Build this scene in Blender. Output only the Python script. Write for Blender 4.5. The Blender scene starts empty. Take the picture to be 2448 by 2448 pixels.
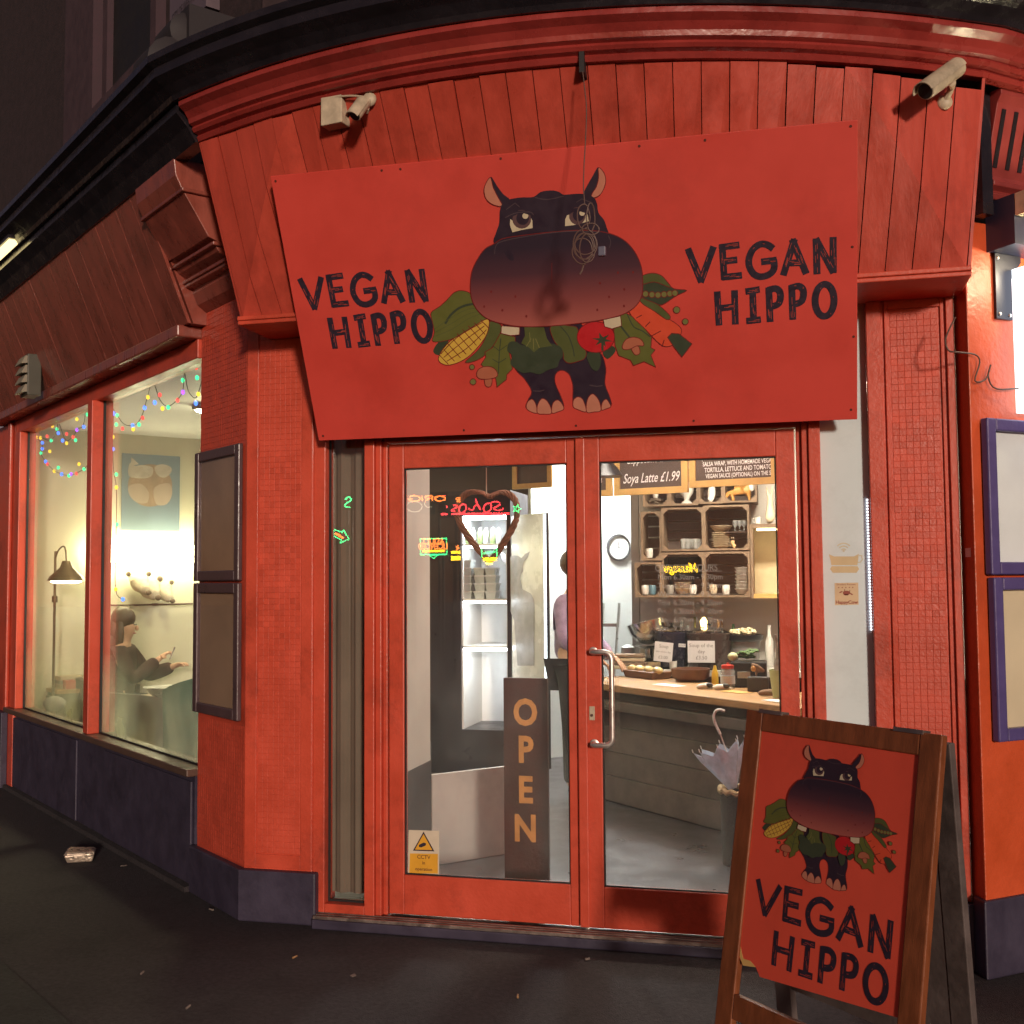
import bpy, math, random
from math import sin, cos, pi, radians
from mathutils import Vector, Matrix
random.seed(11)
S = bpy.context.scene
COL = S.collection
V = Vector

# ------------------------------------------------------------------ camera
FPX = 2687.0; PIT = radians(3.45); ROL = radians(-0.42); YAW = radians(13.95)
CAM = V((0.885, -4.873, 1.55))
_r = V((1, 0, 0)); _f = V((0, cos(PIT), sin(PIT))); _u = V((0, -sin(PIT), cos(PIT)))
_r2 = _r*cos(ROL) + _u*sin(ROL); _u2 = _u*cos(ROL) - _r*sin(ROL)
_M = Matrix.Rotation(YAW, 3, 'Z')
CR, CU, CF = _M @ _r2, _M @ _u2, _M @ _f
cd = bpy.data.cameras.new('camera'); cam = bpy.data.objects.new('camera', cd); COL.objects.link(cam)
cd.sensor_width = 36; cd.lens = 36*FPX/2448; cd.clip_end = 500; cd.clip_start = 0.05
cam.matrix_world = Matrix(((CR.x, CU.x, -CF.x, CAM.x), (CR.y, CU.y, -CF.y, CAM.y), (CR.z, CU.z, -CF.z, CAM.z), (0, 0, 0, 1)))
S.camera = cam
S.render.resolution_x = S.render.resolution_y = 1024

# ------------------------------------------------------------------ light of the night street
SUN_AZ = radians(27); SUN_EL = radians(9)          # street light comes from the front right, low
w = bpy.data.worlds.new('World'); S.world = w; w.use_nodes = True
nt = w.node_tree; nt.nodes.clear()
o_ = nt.nodes.new('ShaderNodeOutputWorld'); bg = nt.nodes.new('ShaderNodeBackground')
sky = nt.nodes.new('ShaderNodeTexSky'); sky.sky_type = 'NISHITA'; sky.sun_disc = False
sky.sun_elevation = radians(9); sky.sun_rotation = radians(153)
hs = nt.nodes.new('ShaderNodeMix'); hs.data_type = 'RGBA'; hs.blend_type = 'MULTIPLY'; hs.inputs[0].default_value = 1
hs.inputs[7].default_value = (0.96, 0.54, 0.60, 1)
nt.links.new(sky.outputs[0], hs.inputs[6]); nt.links.new(hs.outputs[2], bg.inputs[0]); nt.links.new(bg.outputs[0], o_.inputs[0])
bg.inputs[1].default_value = 0.045
sd = bpy.data.lights.new('sun', 'SUN'); sun = bpy.data.objects.new('sun', sd); COL.objects.link(sun)
sd.energy = 2.35; sd.angle = radians(5.0); sd.color = (1.0, 0.84, 0.68)
_d = V((-sin(SUN_AZ)*cos(SUN_EL), cos(SUN_AZ)*cos(SUN_EL), -sin(SUN_EL)))
sun.rotation_euler = _d.to_track_quat('-Z', 'Y').to_euler(); sun.location = (6, -12, 6)
S.view_settings.view_transform = 'Standard'; S.view_settings.look = 'None'
S.view_settings.exposure = 0; S.view_settings.gamma = 1; S.view_settings.use_curve_mapping = False
S.render.engine = 'CYCLES'
S.cycles.use_denoising = True
S.cycles.max_bounces = 7; S.cycles.diffuse_bounces = 3; S.cycles.glossy_bounces = 3
S.cycles.transparent_max_bounces = 16; S.cycles.sample_clamp_indirect = 4
S.cycles.caustics_reflective = False; S.cycles.caustics_refractive = False

# ------------------------------------------------------------------ pixel -> place helpers
def ray(u, v): return CR*(u-1224) - CU*(v-1224) + CF*FPX
def hit(u, v, p, n):
    d = ray(u, v); return CAM + d*((p-CAM).dot(n)/d.dot(n))
def onY(u, v, y): return hit(u, v, V((0, y, 0)), V((0, 1, 0)))
def onZ(u, v, z): return hit(u, v, V((0, 0, z)), V((0, 0, 1)))
AL, AR = radians(-38.6), radians(39.4)
DL, NL, C0 = V((cos(AL), sin(AL), 0)), V((sin(AL), -cos(AL), 0)), V((-1.6, -0.05, 0))
DR, NR, C1 = V((cos(AR), sin(AR), 0)), V((sin(AR), -cos(AR), 0)), V((1.585, -0.13, 0))
ZV = V((0, 0, 1))
def D(s, o, z): return V((s, -o, z))                      # door wall: along, outwards, up
def L(s, o, z): return C0 + DL*s + NL*o + ZV*z           # wall to the left of the corner
def R(s, o, z): return C1 + DR*s + NR*o + ZV*z           # wall to the right of the corner
def onL(u, v, o=0.0):
    P = hit(u, v, C0 + NL*o, NL) - C0; return P.dot(DL), P.z
def frame(org, xa, ya):
    org, xa, ya = V(org), V(xa).normalized(), V(ya).normalized(); za = xa.cross(ya)
    return lambda x, y, z: org + xa*x + ya*y + za*z

# ------------------------------------------------------------------ materials
MATS = {}
def mat(name, col, rough=0.5, metal=0.0, var=0.12, vs=6.0, bump=0.0, bs=60.0, rnd=0.0, coat=0.0, spec=0.5, stretch=None, emit=None, es=0.0, dirt=0.0, chips=0):
    if name in MATS: return MATS[name]
    m = bpy.data.materials.new(name); m.use_nodes = True; n = m.node_tree.nodes; l = m.node_tree.links
    b = n['Principled BSDF']
    b.inputs['Roughness'].default_value = rough; b.inputs['Metallic'].default_value = metal
    b.inputs['Specular IOR Level'].default_value = spec; b.inputs['Coat Weight'].default_value = coat
    b.inputs['Coat Roughness'].default_value = 0.15
    g = n.new('ShaderNodeNewGeometry'); mp = n.new('ShaderNodeMapping'); l.new(g.outputs['Position'], mp.inputs[0])
    if stretch: mp.inputs['Scale'].default_value = stretch
    t = n.new('ShaderNodeTexNoise'); t.inputs['Scale'].default_value = vs; t.inputs['Detail'].default_value = 5; t.inputs['Roughness'].default_value = 0.6
    l.new(mp.outputs[0], t.inputs['Vector'])
    r = n.new('ShaderNodeMapRange'); r.inputs[1].default_value = 0.3; r.inputs[2].default_value = 0.7
    r.inputs[3].default_value = 1-var; r.inputs[4].default_value = 1+var; l.new(t.outputs[0], r.inputs[0])
    last = r.outputs[0]
    if rnd:
        oi = n.new('ShaderNodeObjectInfo'); r2 = n.new('ShaderNodeMapRange'); r2.inputs[3].default_value = 1-rnd; r2.inputs[4].default_value = 1+rnd
        l.new(oi.outputs['Random'], r2.inputs[0]); mu = n.new('ShaderNodeMath'); mu.operation = 'MULTIPLY'
        l.new(last, mu.inputs[0]); l.new(r2.outputs[0], mu.inputs[1]); last = mu.outputs[0]
    if dirt:
        t2 = n.new('ShaderNodeTexNoise'); t2.inputs['Scale'].default_value = 2.3; t2.inputs['Detail'].default_value = 9; t2.inputs['Roughness'].default_value = 0.75
        l.new(g.outputs['Position'], t2.inputs['Vector'])
        r3 = n.new('ShaderNodeMapRange'); r3.inputs[1].default_value = 0.5; r3.inputs[2].default_value = 0.68; r3.inputs[3].default_value = 1; r3.inputs[4].default_value = 1-dirt
        l.new(t2.outputs[0], r3.inputs[0]); mu = n.new('ShaderNodeMath'); mu.operation = 'MULTIPLY'
        l.new(last, mu.inputs[0]); l.new(r3.outputs[0], mu.inputs[1]); last = mu.outputs[0]
    sc = n.new('ShaderNodeVectorMath'); sc.operation = 'SCALE'; sc.inputs[0].default_value = col[:3]; l.new(last, sc.inputs['Scale'])
    l.new(sc.outputs[0], b.inputs['Base Color'])
    if chips:       # small chips and scuffs where an older paler coat shows
        t4 = n.new('ShaderNodeTexNoise'); t4.inputs['Scale'].default_value = 17; t4.inputs['Detail'].default_value = 8; t4.inputs['Roughness'].default_value = 0.8; l.new(g.outputs['Position'], t4.inputs['Vector'])
        r4 = n.new('ShaderNodeMapRange'); r4.inputs[1].default_value = 0.665; r4.inputs[2].default_value = 0.73; r4.inputs[4].default_value = 0.6; l.new(t4.outputs[0], r4.inputs[0])
        mx4 = n.new('ShaderNodeMix'); mx4.data_type = 'RGBA'; l.new(r4.outputs[0], mx4.inputs[0]); l.new(sc.outputs[0], mx4.inputs[6]); mx4.inputs[7].default_value = (0.30, 0.14, 0.10, 1); l.new(mx4.outputs[2], b.inputs['Base Color'])
    if rough < 0.9:
        rr = n.new('ShaderNodeMapRange'); rr.inputs[1].default_value = 0.3; rr.inputs[2].default_value = 0.7
        rr.inputs[3].default_value = max(0.03, rough-0.1); rr.inputs[4].default_value = min(1, rough+0.12); l.new(t.outputs[0], rr.inputs[0]); l.new(rr.outputs[0], b.inputs['Roughness'])
    if bump:
        t3 = n.new('ShaderNodeTexNoise'); t3.inputs['Scale'].default_value = bs; t3.inputs['Detail'].default_value = 4
        l.new(mp.outputs[0], t3.inputs['Vector'])
        bp = n.new('ShaderNodeBump'); bp.inputs['Strength'].default_value = bump; bp.inputs['Distance'].default_value = 0.01
        l.new(t3.outputs[0], bp.inputs['Height']); l.new(bp.outputs[0], b.inputs['Normal'])
    if emit:
        b.inputs['Emission Color'].default_value = (*emit, 1); b.inputs['Emission Strength'].default_value = es
    MATS[name] = m; return m

def glass(name, tint=(1, 1, 1), fog=0.0, base=0.045, fz1=1.12, fz0=0.55, fcol=(0.86, 0.84, 0.58)):
    if name in MATS: return MATS[name]
    m = bpy.data.materials.new(name); m.use_nodes = True; n = m.node_tree.nodes; l = m.node_tree.links; n.clear()
    out = n.new('ShaderNodeOutputMaterial'); tr = n.new('ShaderNodeBsdfTransparent'); tr.inputs[0].default_value = (*tint, 1)
    gl = n.new('ShaderNodeBsdfGlossy'); gl.inputs['Roughness'].default_value = 0.0
    lw = n.new('ShaderNodeLayerWeight'); lw.inputs[0].default_value = 0.5
    pw = n.new('ShaderNodeMath'); pw.operation = 'POWER'; pw.inputs[1].default_value = 5; l.new(lw.outputs['Facing'], pw.inputs[0])
    ma = n.new('ShaderNodeMath'); ma.operation = 'MULTIPLY_ADD'; ma.inputs[1].default_value = 1-base; ma.inputs[2].default_value = base; l.new(pw.outputs[0], ma.inputs[0])
    mx = n.new('ShaderNodeMixShader'); l.new(ma.outputs[0], mx.inputs[0])
    inner = tr.outputs[0]
    if fog:
        g = n.new('ShaderNodeNewGeometry'); sp = n.new('ShaderNodeSeparateXYZ'); l.new(g.outputs['Position'], sp.inputs[0])
        zr = n.new('ShaderNodeMapRange'); zr.inputs[1].default_value = fz1; zr.inputs[2].default_value = fz0; zr.inputs[3].default_value = 0.05; zr.inputs[4].default_value = 0.8
        l.new(sp.outputs[2], zr.inputs[0])
        t = n.new('ShaderNodeTexNoise'); t.inputs['Scale'].default_value = 2.1; t.inputs['Detail'].default_value = 7; t.inputs['Roughness'].default_value = 0.62
        mp = n.new('ShaderNodeMapping'); mp.inputs['Scale'].default_value = (1.4, 1.4, 0.75); l.new(g.outputs['Position'], mp.inputs[0]); l.new(mp.outputs[0], t.inputs['Vector'])
        tr2 = n.new('ShaderNodeMapRange'); tr2.inputs[1].default_value = 0.36; tr2.inputs[2].default_value = 0.66; tr2.inputs[3].default_value = 0.25; tr2.inputs[4].default_value = 1.0; l.new(t.outputs[0], tr2.inputs[0])
        mu = n.new('ShaderNodeMath'); mu.operation = 'MULTIPLY'; l.new(zr.outputs[0], mu.inputs[0]); l.new(tr2.outputs[0], mu.inputs[1])
        mu2 = n.new('ShaderNodeMath'); mu2.operation = 'MULTIPLY'; mu2.inputs[1].default_value = fog; l.new(mu.outputs[0], mu2.inputs[0])
        tl = n.new('ShaderNodeBsdfTranslucent'); tl.inputs[0].default_value = (*fcol, 1)
        df = n.new('ShaderNodeBsdfDiffuse'); df.inputs[0].default_value = (0.16, 0.15, 0.12, 1)
        m1 = n.new('ShaderNodeMixShader'); m1.inputs[0].default_value = 0.3; l.new(tl.outputs[0], m1.inputs[1]); l.new(df.outputs[0], m1.inputs[2])
        m2 = n.new('ShaderNodeMixShader'); l.new(mu2.outputs[0], m2.inputs[0]); l.new(tr.outputs[0], m2.inputs[1]); l.new(m1.outputs[0], m2.inputs[2])
        inner = m2.outputs[0]
    l.new(inner, mx.inputs[1]); l.new(gl.outputs[0], mx.inputs[2]); l.new(mx.outputs[0], out.inputs[0])
    MATS[name] = m; return m

def glow(name, col, s):
    if name in MATS: return MATS[name]
    m = bpy.data.materials.new(name); m.use_nodes = True; n = m.node_tree.nodes; l = m.node_tree.links; n.clear()
    out = n.new('ShaderNodeOutputMaterial'); e = n.new('ShaderNodeEmission'); e.inputs[0].default_value = (*col, 1); e.inputs[1].default_value = s
    l.new(e.outputs[0], out.inputs[0]); MATS[name] = m; return m

RED = (0.56, 0.073, 0.038)
red = mat('red_gloss_paint', RED, rough=0.38, var=0.12, vs=5, bump=0.14, bs=70, dirt=0.40, rnd=0.03, chips=1)
redt = mat('red_painted_mosaic', (0.56, 0.073, 0.038), rough=0.45, var=0.12, vs=9, bump=0.15, bs=90, rnd=0.10)
redb = mat('red_painted_boards', (0.47, 0.064, 0.040), rough=0.34, var=0.14, vs=4, bump=0.10, bs=30, rnd=0.06, stretch=(3, 3, 0.6), dirt=0.28, chips=1)
redm = mat('red_painted_moulding', (0.29, 0.036, 0.030), rough=0.27, var=0.14, vs=6, bump=0.18, bs=30, dirt=0.25)
aboardred = mat('brightened_a_board_red', (0.72, 0.085, 0.048), rough=0.55, var=0.07, vs=3, bump=0.03, bs=200, dirt=0.12)  # the sign's print red, brightened to make up for weak light on it
brownred = mat('brown_red_dimmed_boards', (0.27, 0.066, 0.046), rough=0.30, var=0.22, vs=4, bump=0.12, bs=30, rnd=0.08, stretch=(3, 3, 0.6), dirt=0.3)  # red boards browned and darkened, standing in for the weaker light there
signred = mat('printed_red_board', (0.62, 0.060, 0.043), rough=0.55, var=0.07, vs=3, bump=0.03, bs=200, dirt=0.10)
slate = mat('purple_slate_paint', (0.040, 0.033, 0.060), rough=0.5, var=0.2, vs=7, bump=0.15, bs=40, dirt=0.3)
purple = mat('purple_frame_paint', (0.085, 0.065, 0.20), rough=0.35, var=0.12, vs=9, bump=0.1)
dpurple = mat('brown_purple_frame_paint', (0.085, 0.05, 0.055), rough=0.35, var=0.15, vs=9, bump=0.1)
black = mat('black_gloss_paint', (0.017, 0.014, 0.018), rough=0.22, var=0.3, vs=8, bump=0.3, bs=25)
brick = mat('night_dark_brick', (0.030, 0.017, 0.020), rough=0.9, var=0.3, vs=14, bump=0.4, bs=50)  # brick colour darkened so the upper storey stays in night shade
stone = mat('night_dark_stone', (0.055, 0.030, 0.040), rough=0.85, var=0.2, vs=10)  # stone darkened in colour too, for the night shade up there
rubber = mat('black_rubber', (0.012, 0.011, 0.012), rough=0.6)
steel = mat('brushed_steel', (0.74, 0.70, 0.66), rough=0.34, metal=0.85, var=0.06, vs=40)
alu = mat('worn_aluminium', (0.42, 0.36, 0.33), rough=0.42, metal=1, var=0.2, vs=20, bump=0.1)
cctvm = mat('cream_plastic', (0.52, 0.44, 0.32), rough=0.5, var=0.2, vs=22, dirt=0.3)
white = mat('white_paint', (0.74, 0.73, 0.70), rough=0.6, var=0.05)
cream = mat('cream_wall_paint', (0.62, 0.60, 0.44), rough=0.75, var=0.06, vs=2)
greyp = mat('grey_wall_paint', (0.42, 0.39, 0.36), rough=0.7, var=0.08, vs=3)
darkwall = mat('charcoal_wall_paint', (0.035, 0.028, 0.030), rough=0.6)
wood = mat('oak_wood', (0.36, 0.20, 0.085), rough=0.5, var=0.25, vs=9, stretch=(1, 1, 6), bump=0.1)
pine = mat('pine_wood', (0.66, 0.42, 0.14), rough=0.5, var=0.15, vs=9)
aframe = mat('varnished_brown_wood', (0.20, 0.060, 0.022), rough=0.4, var=0.28, vs=7, stretch=(6, 6, 1), bump=0.12, bs=60)
darkwood = mat('dark_aged_wood', (0.105, 0.082, 0.078), rough=0.6, var=0.35, vs=9, bump=0.2, bs=40, rnd=0.2)
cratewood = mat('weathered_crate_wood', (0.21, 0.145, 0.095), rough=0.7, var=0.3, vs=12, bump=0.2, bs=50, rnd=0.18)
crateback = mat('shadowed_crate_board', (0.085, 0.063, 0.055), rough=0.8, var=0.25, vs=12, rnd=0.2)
chalk = mat('chalkboard_slate', (0.10, 0.075, 0.06), rough=0.8, var=0.25, vs=4)  # slate lightened to brown, the reflection of the door glass put into it
chalkw = mat('chalk_white', (0.85, 0.83, 0.78), rough=0.9, var=0.1, vs=90)
ceram = mat('white_ceramic', (0.75, 0.74, 0.70), rough=0.25)
beige = mat('beige_ceramic', (0.60, 0.50, 0.36), rough=0.4)
ink = mat('navy_print_ink', (0.022, 0.013, 0.028), rough=0.55, var=0.25, vs=60)
clear = glass('clear_glass')
tray = mat('steel_tray', (0.7, 0.68, 0.64), rough=0.18, metal=1)
blackpl = mat('black_plastic', (0.015, 0.014, 0.016), rough=0.35)
paper = mat('white_paper', (0.78, 0.78, 0.80), rough=0.8, var=0.04)
wirem = mat('brown_cable', (0.10, 0.055, 0.045), rough=0.6)

# ------------------------------------------------------------------ mesh builder
BASE = {}
class MB:
    def __init__(s): s.v = []; s.f = []; s.m = []; s.cur = 0
    def add(s, vs, fs):
        k = len(s.v); s.v += [V(p) for p in vs]
        for f in fs: s.f.append([i+k for i in f]); s.m.append(s.cur)
        return s
    def hexa(s, c):
        return s.add(c, [(0, 3, 2, 1), (4, 5, 6, 7), (0, 1, 5, 4), (1, 2, 6, 5), (2, 3, 7, 6), (3, 0, 4, 7)])
    def fb(s, fr, a0, a1, b0, b1, z0, z1):
        return s.hexa([fr(a0, b0, z0), fr(a1, b0, z0), fr(a1, b1, z0), fr(a0, b1, z0), fr(a0, b0, z1), fr(a1, b0, z1), fr(a1, b1, z1), fr(a0, b1, z1)])
    def box(s, p0, p1): return s.fb(lambda x, y, z: V((x, y, z)), p0[0], p1[0], p0[1], p1[1], p0[2], p1[2])
    def prism(s, pts, vec):
        n = len(pts); vec = V(vec); vs = [V(p) for p in pts] + [V(p)+vec for p in pts]
        return s.add(vs, [list(range(n))[::-1], list(range(n, 2*n))] + [(i, (i+1) % n, n+(i+1) % n, n+i) for i in range(n)])
    def flat(s, pts): return s.add(pts, [list(range(len(pts)))])
    def tube(s, pts, r, n=8, closed=False):
        pts = [V(p) for p in pts]; m = len(pts); k = len(s.v); up = None; vs = []
        for i, p in enumerate(pts):
            a = pts[(i-1) % m] if (closed or i > 0) else p; b = pts[(i+1) % m] if (closed or i < m-1) else p
            t = (b-a).normalized() if (b-a).length > 1e-9 else V((0, 0, 1))
            if up is None: up = V((0, 0, 1)) if abs(t.z) < 0.9 else V((1, 0, 0))
            x = up.cross(t)
            if x.length < 1e-5: x = V((1, 0.3, 0.2)).cross(t)
            x.normalize(); y = t.cross(x); up = y
            rr = r[i] if isinstance(r, (list, tuple)) else r
            vs += [p + x*rr*cos(2*pi*j/n) + y*rr*sin(2*pi*j/n) for j in range(n)]
        fs = []
        for i in range(m if closed else m-1):
            a, b = i*n, ((i+1) % m)*n
            fs += [(a+j, a+(j+1) % n, b+(j+1) % n, b+j) for j in range(n)]
        if not closed: fs += [list(range(n))[::-1], list(range((m-1)*n, m*n))]
        return s.add(vs, fs)
    def lathe(s, prof, c, n=20, fr=None):
        fr = fr or (lambda x, y, z: V(c)+V((x, y, z))); vs = []
        for r, z in prof: vs += [fr(max(r, 1e-4)*cos(2*pi*j/n), max(r, 1e-4)*sin(2*pi*j/n), z) for j in range(n)]
        fs = []
        for i in range(len(prof)-1): fs += [(i*n+j, i*n+(j+1) % n, (i+1)*n+(j+1) % n, (i+1)*n+j) for j in range(n)]
        fs += [list(range(n))[::-1], list(range((len(prof)-1)*n, len(prof)*n))]
        return s.add(vs, fs)
    def ball(s, c, r, n=12, rot=None):
        r = (r, r, r) if not isinstance(r, (tuple, list)) else r; c = V(c); vs = []; rot = rot or Matrix.Identity(3)
        for i in range(1, n//2+1):
            th = pi*(i-0.5)/(n//2)
            vs += [c + rot @ V((r[0]*sin(th)*cos(2*pi*j/n), r[1]*sin(th)*sin(2*pi*j/n), r[2]*cos(th))) for j in range(n)]
        k = n//2; fs = []
        for i in range(k-1): fs += [(i*n+j, (i+1)*n+j, (i+1)*n+(j+1) % n, i*n+(j+1) % n) for j in range(n)]
        fs += [list(range(n)), list(range((k-1)*n, k*n))[::-1]]
        return s.add(vs, fs)
    def sweep(s, path, prof, closed_prof=True):
        path = [V((p[0], p[1], 0)) for p in path]; m = len(path); n = len(prof); vs = []
        for i, p in enumerate(path):
            ns = []
            if i > 0: d = (p-path[i-1]).normalized(); ns.append(V((d.y, -d.x, 0)))
            if i < m-1: d = (path[i+1]-p).normalized(); ns.append(V((d.y, -d.x, 0)))
            nn = sum(ns, V()).normalized(); k = 1/max(0.3, nn.dot(ns[0]))
            vs += [p + nn*o*k + ZV*z for o, z in prof]
        fs = []
        for i in range(m-1): fs += [(i*n+j, i*n+(j+1) % n, (i+1)*n+(j+1) % n, (i+1)*n+j) for j in range(n if closed_prof else n-1)]
        fs += [list(range(n))[::-1], list(range((m-1)*n, m*n))]
        return s.add(vs, fs)
    def build(s, name, mats, parent=None, label=None, cat=None, group=None, kind=None, smooth=False, bevel=0.0, loc=None, seg=2):
        me = bpy.data.meshes.new(name)
        if parent is not None: base = BASE[parent.name]
        elif loc is not None: base = V(loc)
        else:
            xs = [p.x for p in s.v]; ys = [p.y for p in s.v]; zs = [p.z for p in s.v]
            base = V(((min(xs)+max(xs))/2, (min(ys)+max(ys))/2, min(zs)))
        me.from_pydata([p-base for p in s.v], [], s.f)
        mats = mats if isinstance(mats, (list, tuple)) else [mats]
        for q in mats: me.materials.append(q)
        if len(mats) > 1: me.polygons.foreach_set('material_index', s.m)
        import bmesh
        bm = bmesh.new(); bm.from_mesh(me)
        if not s.__dict__.get('nonorm'): bmesh.ops.recalc_face_normals(bm, faces=bm.faces)
        bm.to_mesh(me); bm.free()
        if smooth:
            me.polygons.foreach_set('use_smooth', [True]*len(me.polygons))
            try: me.set_sharp_from_angle(angle=radians(50))
            except Exception: pass
        me.update()
        o = bpy.data.objects.new(name, me); COL.objects.link(o)
        if parent is not None: o.parent = parent
        else: o.location = base
        BASE[o.name] = base
        if bevel:
            b = o.modifiers.new('bevel', 'BEVEL'); b.width = bevel; b.segments = seg; b.limit_method = 'ANGLE'; b.angle_limit = radians(40)
        tag(o, label, cat, group, kind); return o
def tag(o, label=None, cat=None, group=None, kind=None):
    if label: o['label'] = label
    if cat: o['category'] = cat
    if group: o['group'] = group
    if kind: o['kind'] = kind
def thing(name, loc, label, cat, group=None):
    o = bpy.data.objects.new(name, None); COL.objects.link(o); o.location = loc; BASE[o.name] = V(loc); tag(o, label, cat, group); o.empty_display_size = 0.1; return o
def piece(src, name, parent, loc=(0, 0, 0), rot=None):     # copy of a piece that shares its mesh
    o = bpy.data.objects.new(name, src); COL.objects.link(o); o.parent = parent; o.location = V(loc)-BASE[parent.name]
    if rot is not None: o.rotation_euler = rot
    return o
def text_mesh(txt, size, fr, thick=0.0006, align='CENTER', shear=0.0, sx=1.0, bold=0.0):
    cu = bpy.data.curves.new('t', 'FONT'); cu.body = txt; cu.size = size; cu.align_x = align; cu.align_y = 'CENTER'; cu.shear = shear; cu.resolution_u = 3; cu.offset = bold
    o = bpy.data.objects.new('t', cu); COL.objects.link(o)
    dg = bpy.context.evaluated_depsgraph_get(); me = bpy.data.meshes.new_from_object(o.evaluated_get(dg))
    vs = [fr(v.co.x*sx, v.co.y, thick) for v in me.vertices]; fs = [list(p.vertices) for p in me.polygons]
    bpy.data.objects.remove(o); bpy.data.curves.remove(cu); bpy.data.meshes.remove(me)
    return vs, fs
def smoothpts(p, k=4, closed=True):
    n = len(p); out = []
    for i in range(n if closed else n-1):
        if closed: a, b, c, d = p[i-1], p[i], p[(i+1) % n], p[(i+2) % n]
        else: a, b, c, d = p[max(i-1, 0)], p[i], p[i+1], p[min(i+2, n-1)]
        for j in range(k):
            t = j/k
            out.append(tuple(0.5*(2*b[q]+(c[q]-a[q])*t+(2*a[q]-5*b[q]+4*c[q]-d[q])*t*t+(3*b[q]-a[q]-3*c[q]+d[q])*t**3) for q in range(len(b))))
    if not closed: out.append(tuple(p[-1]))
    return out
def ribbon(p, wd):          # 2-D stroke outline as a strip of quads
    p = [tuple(q[:2]) for q in p]; p = [q for i, q in enumerate(p) if i == 0 or math.hypot(q[0]-p[i-1][0], q[1]-p[i-1][1]) > 1e-9]
    n = len(p); closed = n > 3 and math.hypot(p[0][0]-p[-1][0], p[0][1]-p[-1][1]) < 1e-6
    d = []
    for a, b in zip(p, p[1:]):
        q = math.hypot(b[0]-a[0], b[1]-a[1]) or 1; d.append(((b[0]-a[0])/q, (b[1]-a[1])/q))
    lf, rt = [], []
    for i in range(n):
        if 0 < i < n-1: d0, d1 = d[i-1], d[i]
        elif closed: d0, d1 = d[-1], d[0]
        else: d0 = d1 = d[0] if i == 0 else d[-1]
        nx, ny = -(d0[1]+d1[1]), d0[0]+d1[0]; q = math.hypot(nx, ny) or 1; nx /= q; ny /= q
        k = min(2.0, 1/max(0.25, nx*-d0[1]+ny*d0[0]))*wd/2
        e = 0 if closed or 0 < i < n-1 else (-0.22*wd if i == 0 else 0.22*wd)
        x, y = p[i][0]+d0[0]*e, p[i][1]+d0[1]*e
        lf.append((x+nx*k, y+ny*k)); rt.append((x-nx*k, y-ny*k))
    return [[lf[i], lf[i+1], rt[i+1], rt[i]] for i in range(n-1)]
def skin(name, nodes, edges, mt, parent=None, sub=2, **kw):
    me = bpy.data.meshes.new(name); base = BASE[parent.name] if parent is not None else V(kw.pop('loc'))
    me.from_pydata([V(n[:3])-base for n in nodes], edges, [])
    o = bpy.data.objects.new(name, me); COL.objects.link(o)
    if parent is not None: o.parent = parent
    else: o.location = base
    BASE[o.name] = base
    md = o.modifiers.new('skin', 'SKIN'); md.use_smooth_shade = True
    lay = me.skin_vertices[0].data if me.skin_vertices else None
    if lay is None:
        bpy.context.view_layer.objects.active = o
        lay = me.skin_vertices[0].data
    for i, n in enumerate(nodes):
        r = n[3]; lay[i].radius = (r, r) if not isinstance(r, (tuple, list)) else r; lay[i].use_root = (i == 0)
    sb = o.modifiers.new('sub', 'SUBSURF'); sb.levels = sb.render_levels = sub
    me.materials.append(mt); tag(o, **kw); return o

# ================================================================== SETTING: ground
def ground_mat(name, col, var):
    m = mat(name, col, rough=0.9, var=var*1.5, vs=46.0, bump=0.9, bs=160, dirt=0.55); return m
asphalt = ground_mat('worn_pavement_asphalt', (0.029, 0.023, 0.027), 0.3)
MB().add([(-70, -70, 0), (70, -70, 0), (70, 70, 0), (-70, 70, 0)], [(0, 1, 2, 3)]).build('pavement', asphalt, kind='structure', label='dark worn asphalt pavement in front of the shop', loc=(0, 0, 0))
roadm = ground_mat('road_asphalt', (0.024, 0.024, 0.025), 0.25)
_a, _b = onZ(0, 2285, 0), onZ(185, 2448, 0); _t = (_b-_a).normalized(); _n = V((_t.y, -_t.x, 0))
if _n.y > 0: _n = -_n
MB().add([_a-_t*30+_n*0.02+ZV*0.004, _a+_t*34+_n*0.02+ZV*0.004, _a+_t*34+_n*7+ZV*0.004, _a-_t*30+_n*7+ZV*0.004], [(0, 1, 2, 3)]).build('road', roadm, kind='structure', loc=(0, 0, 0))

# ================================================================== THE SHOP
shop = thing('corner_shop', (0, 0, 0), 'red painted corner shop with boarded fascia, glazed double doors and steamed side window', 'shop')

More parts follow.
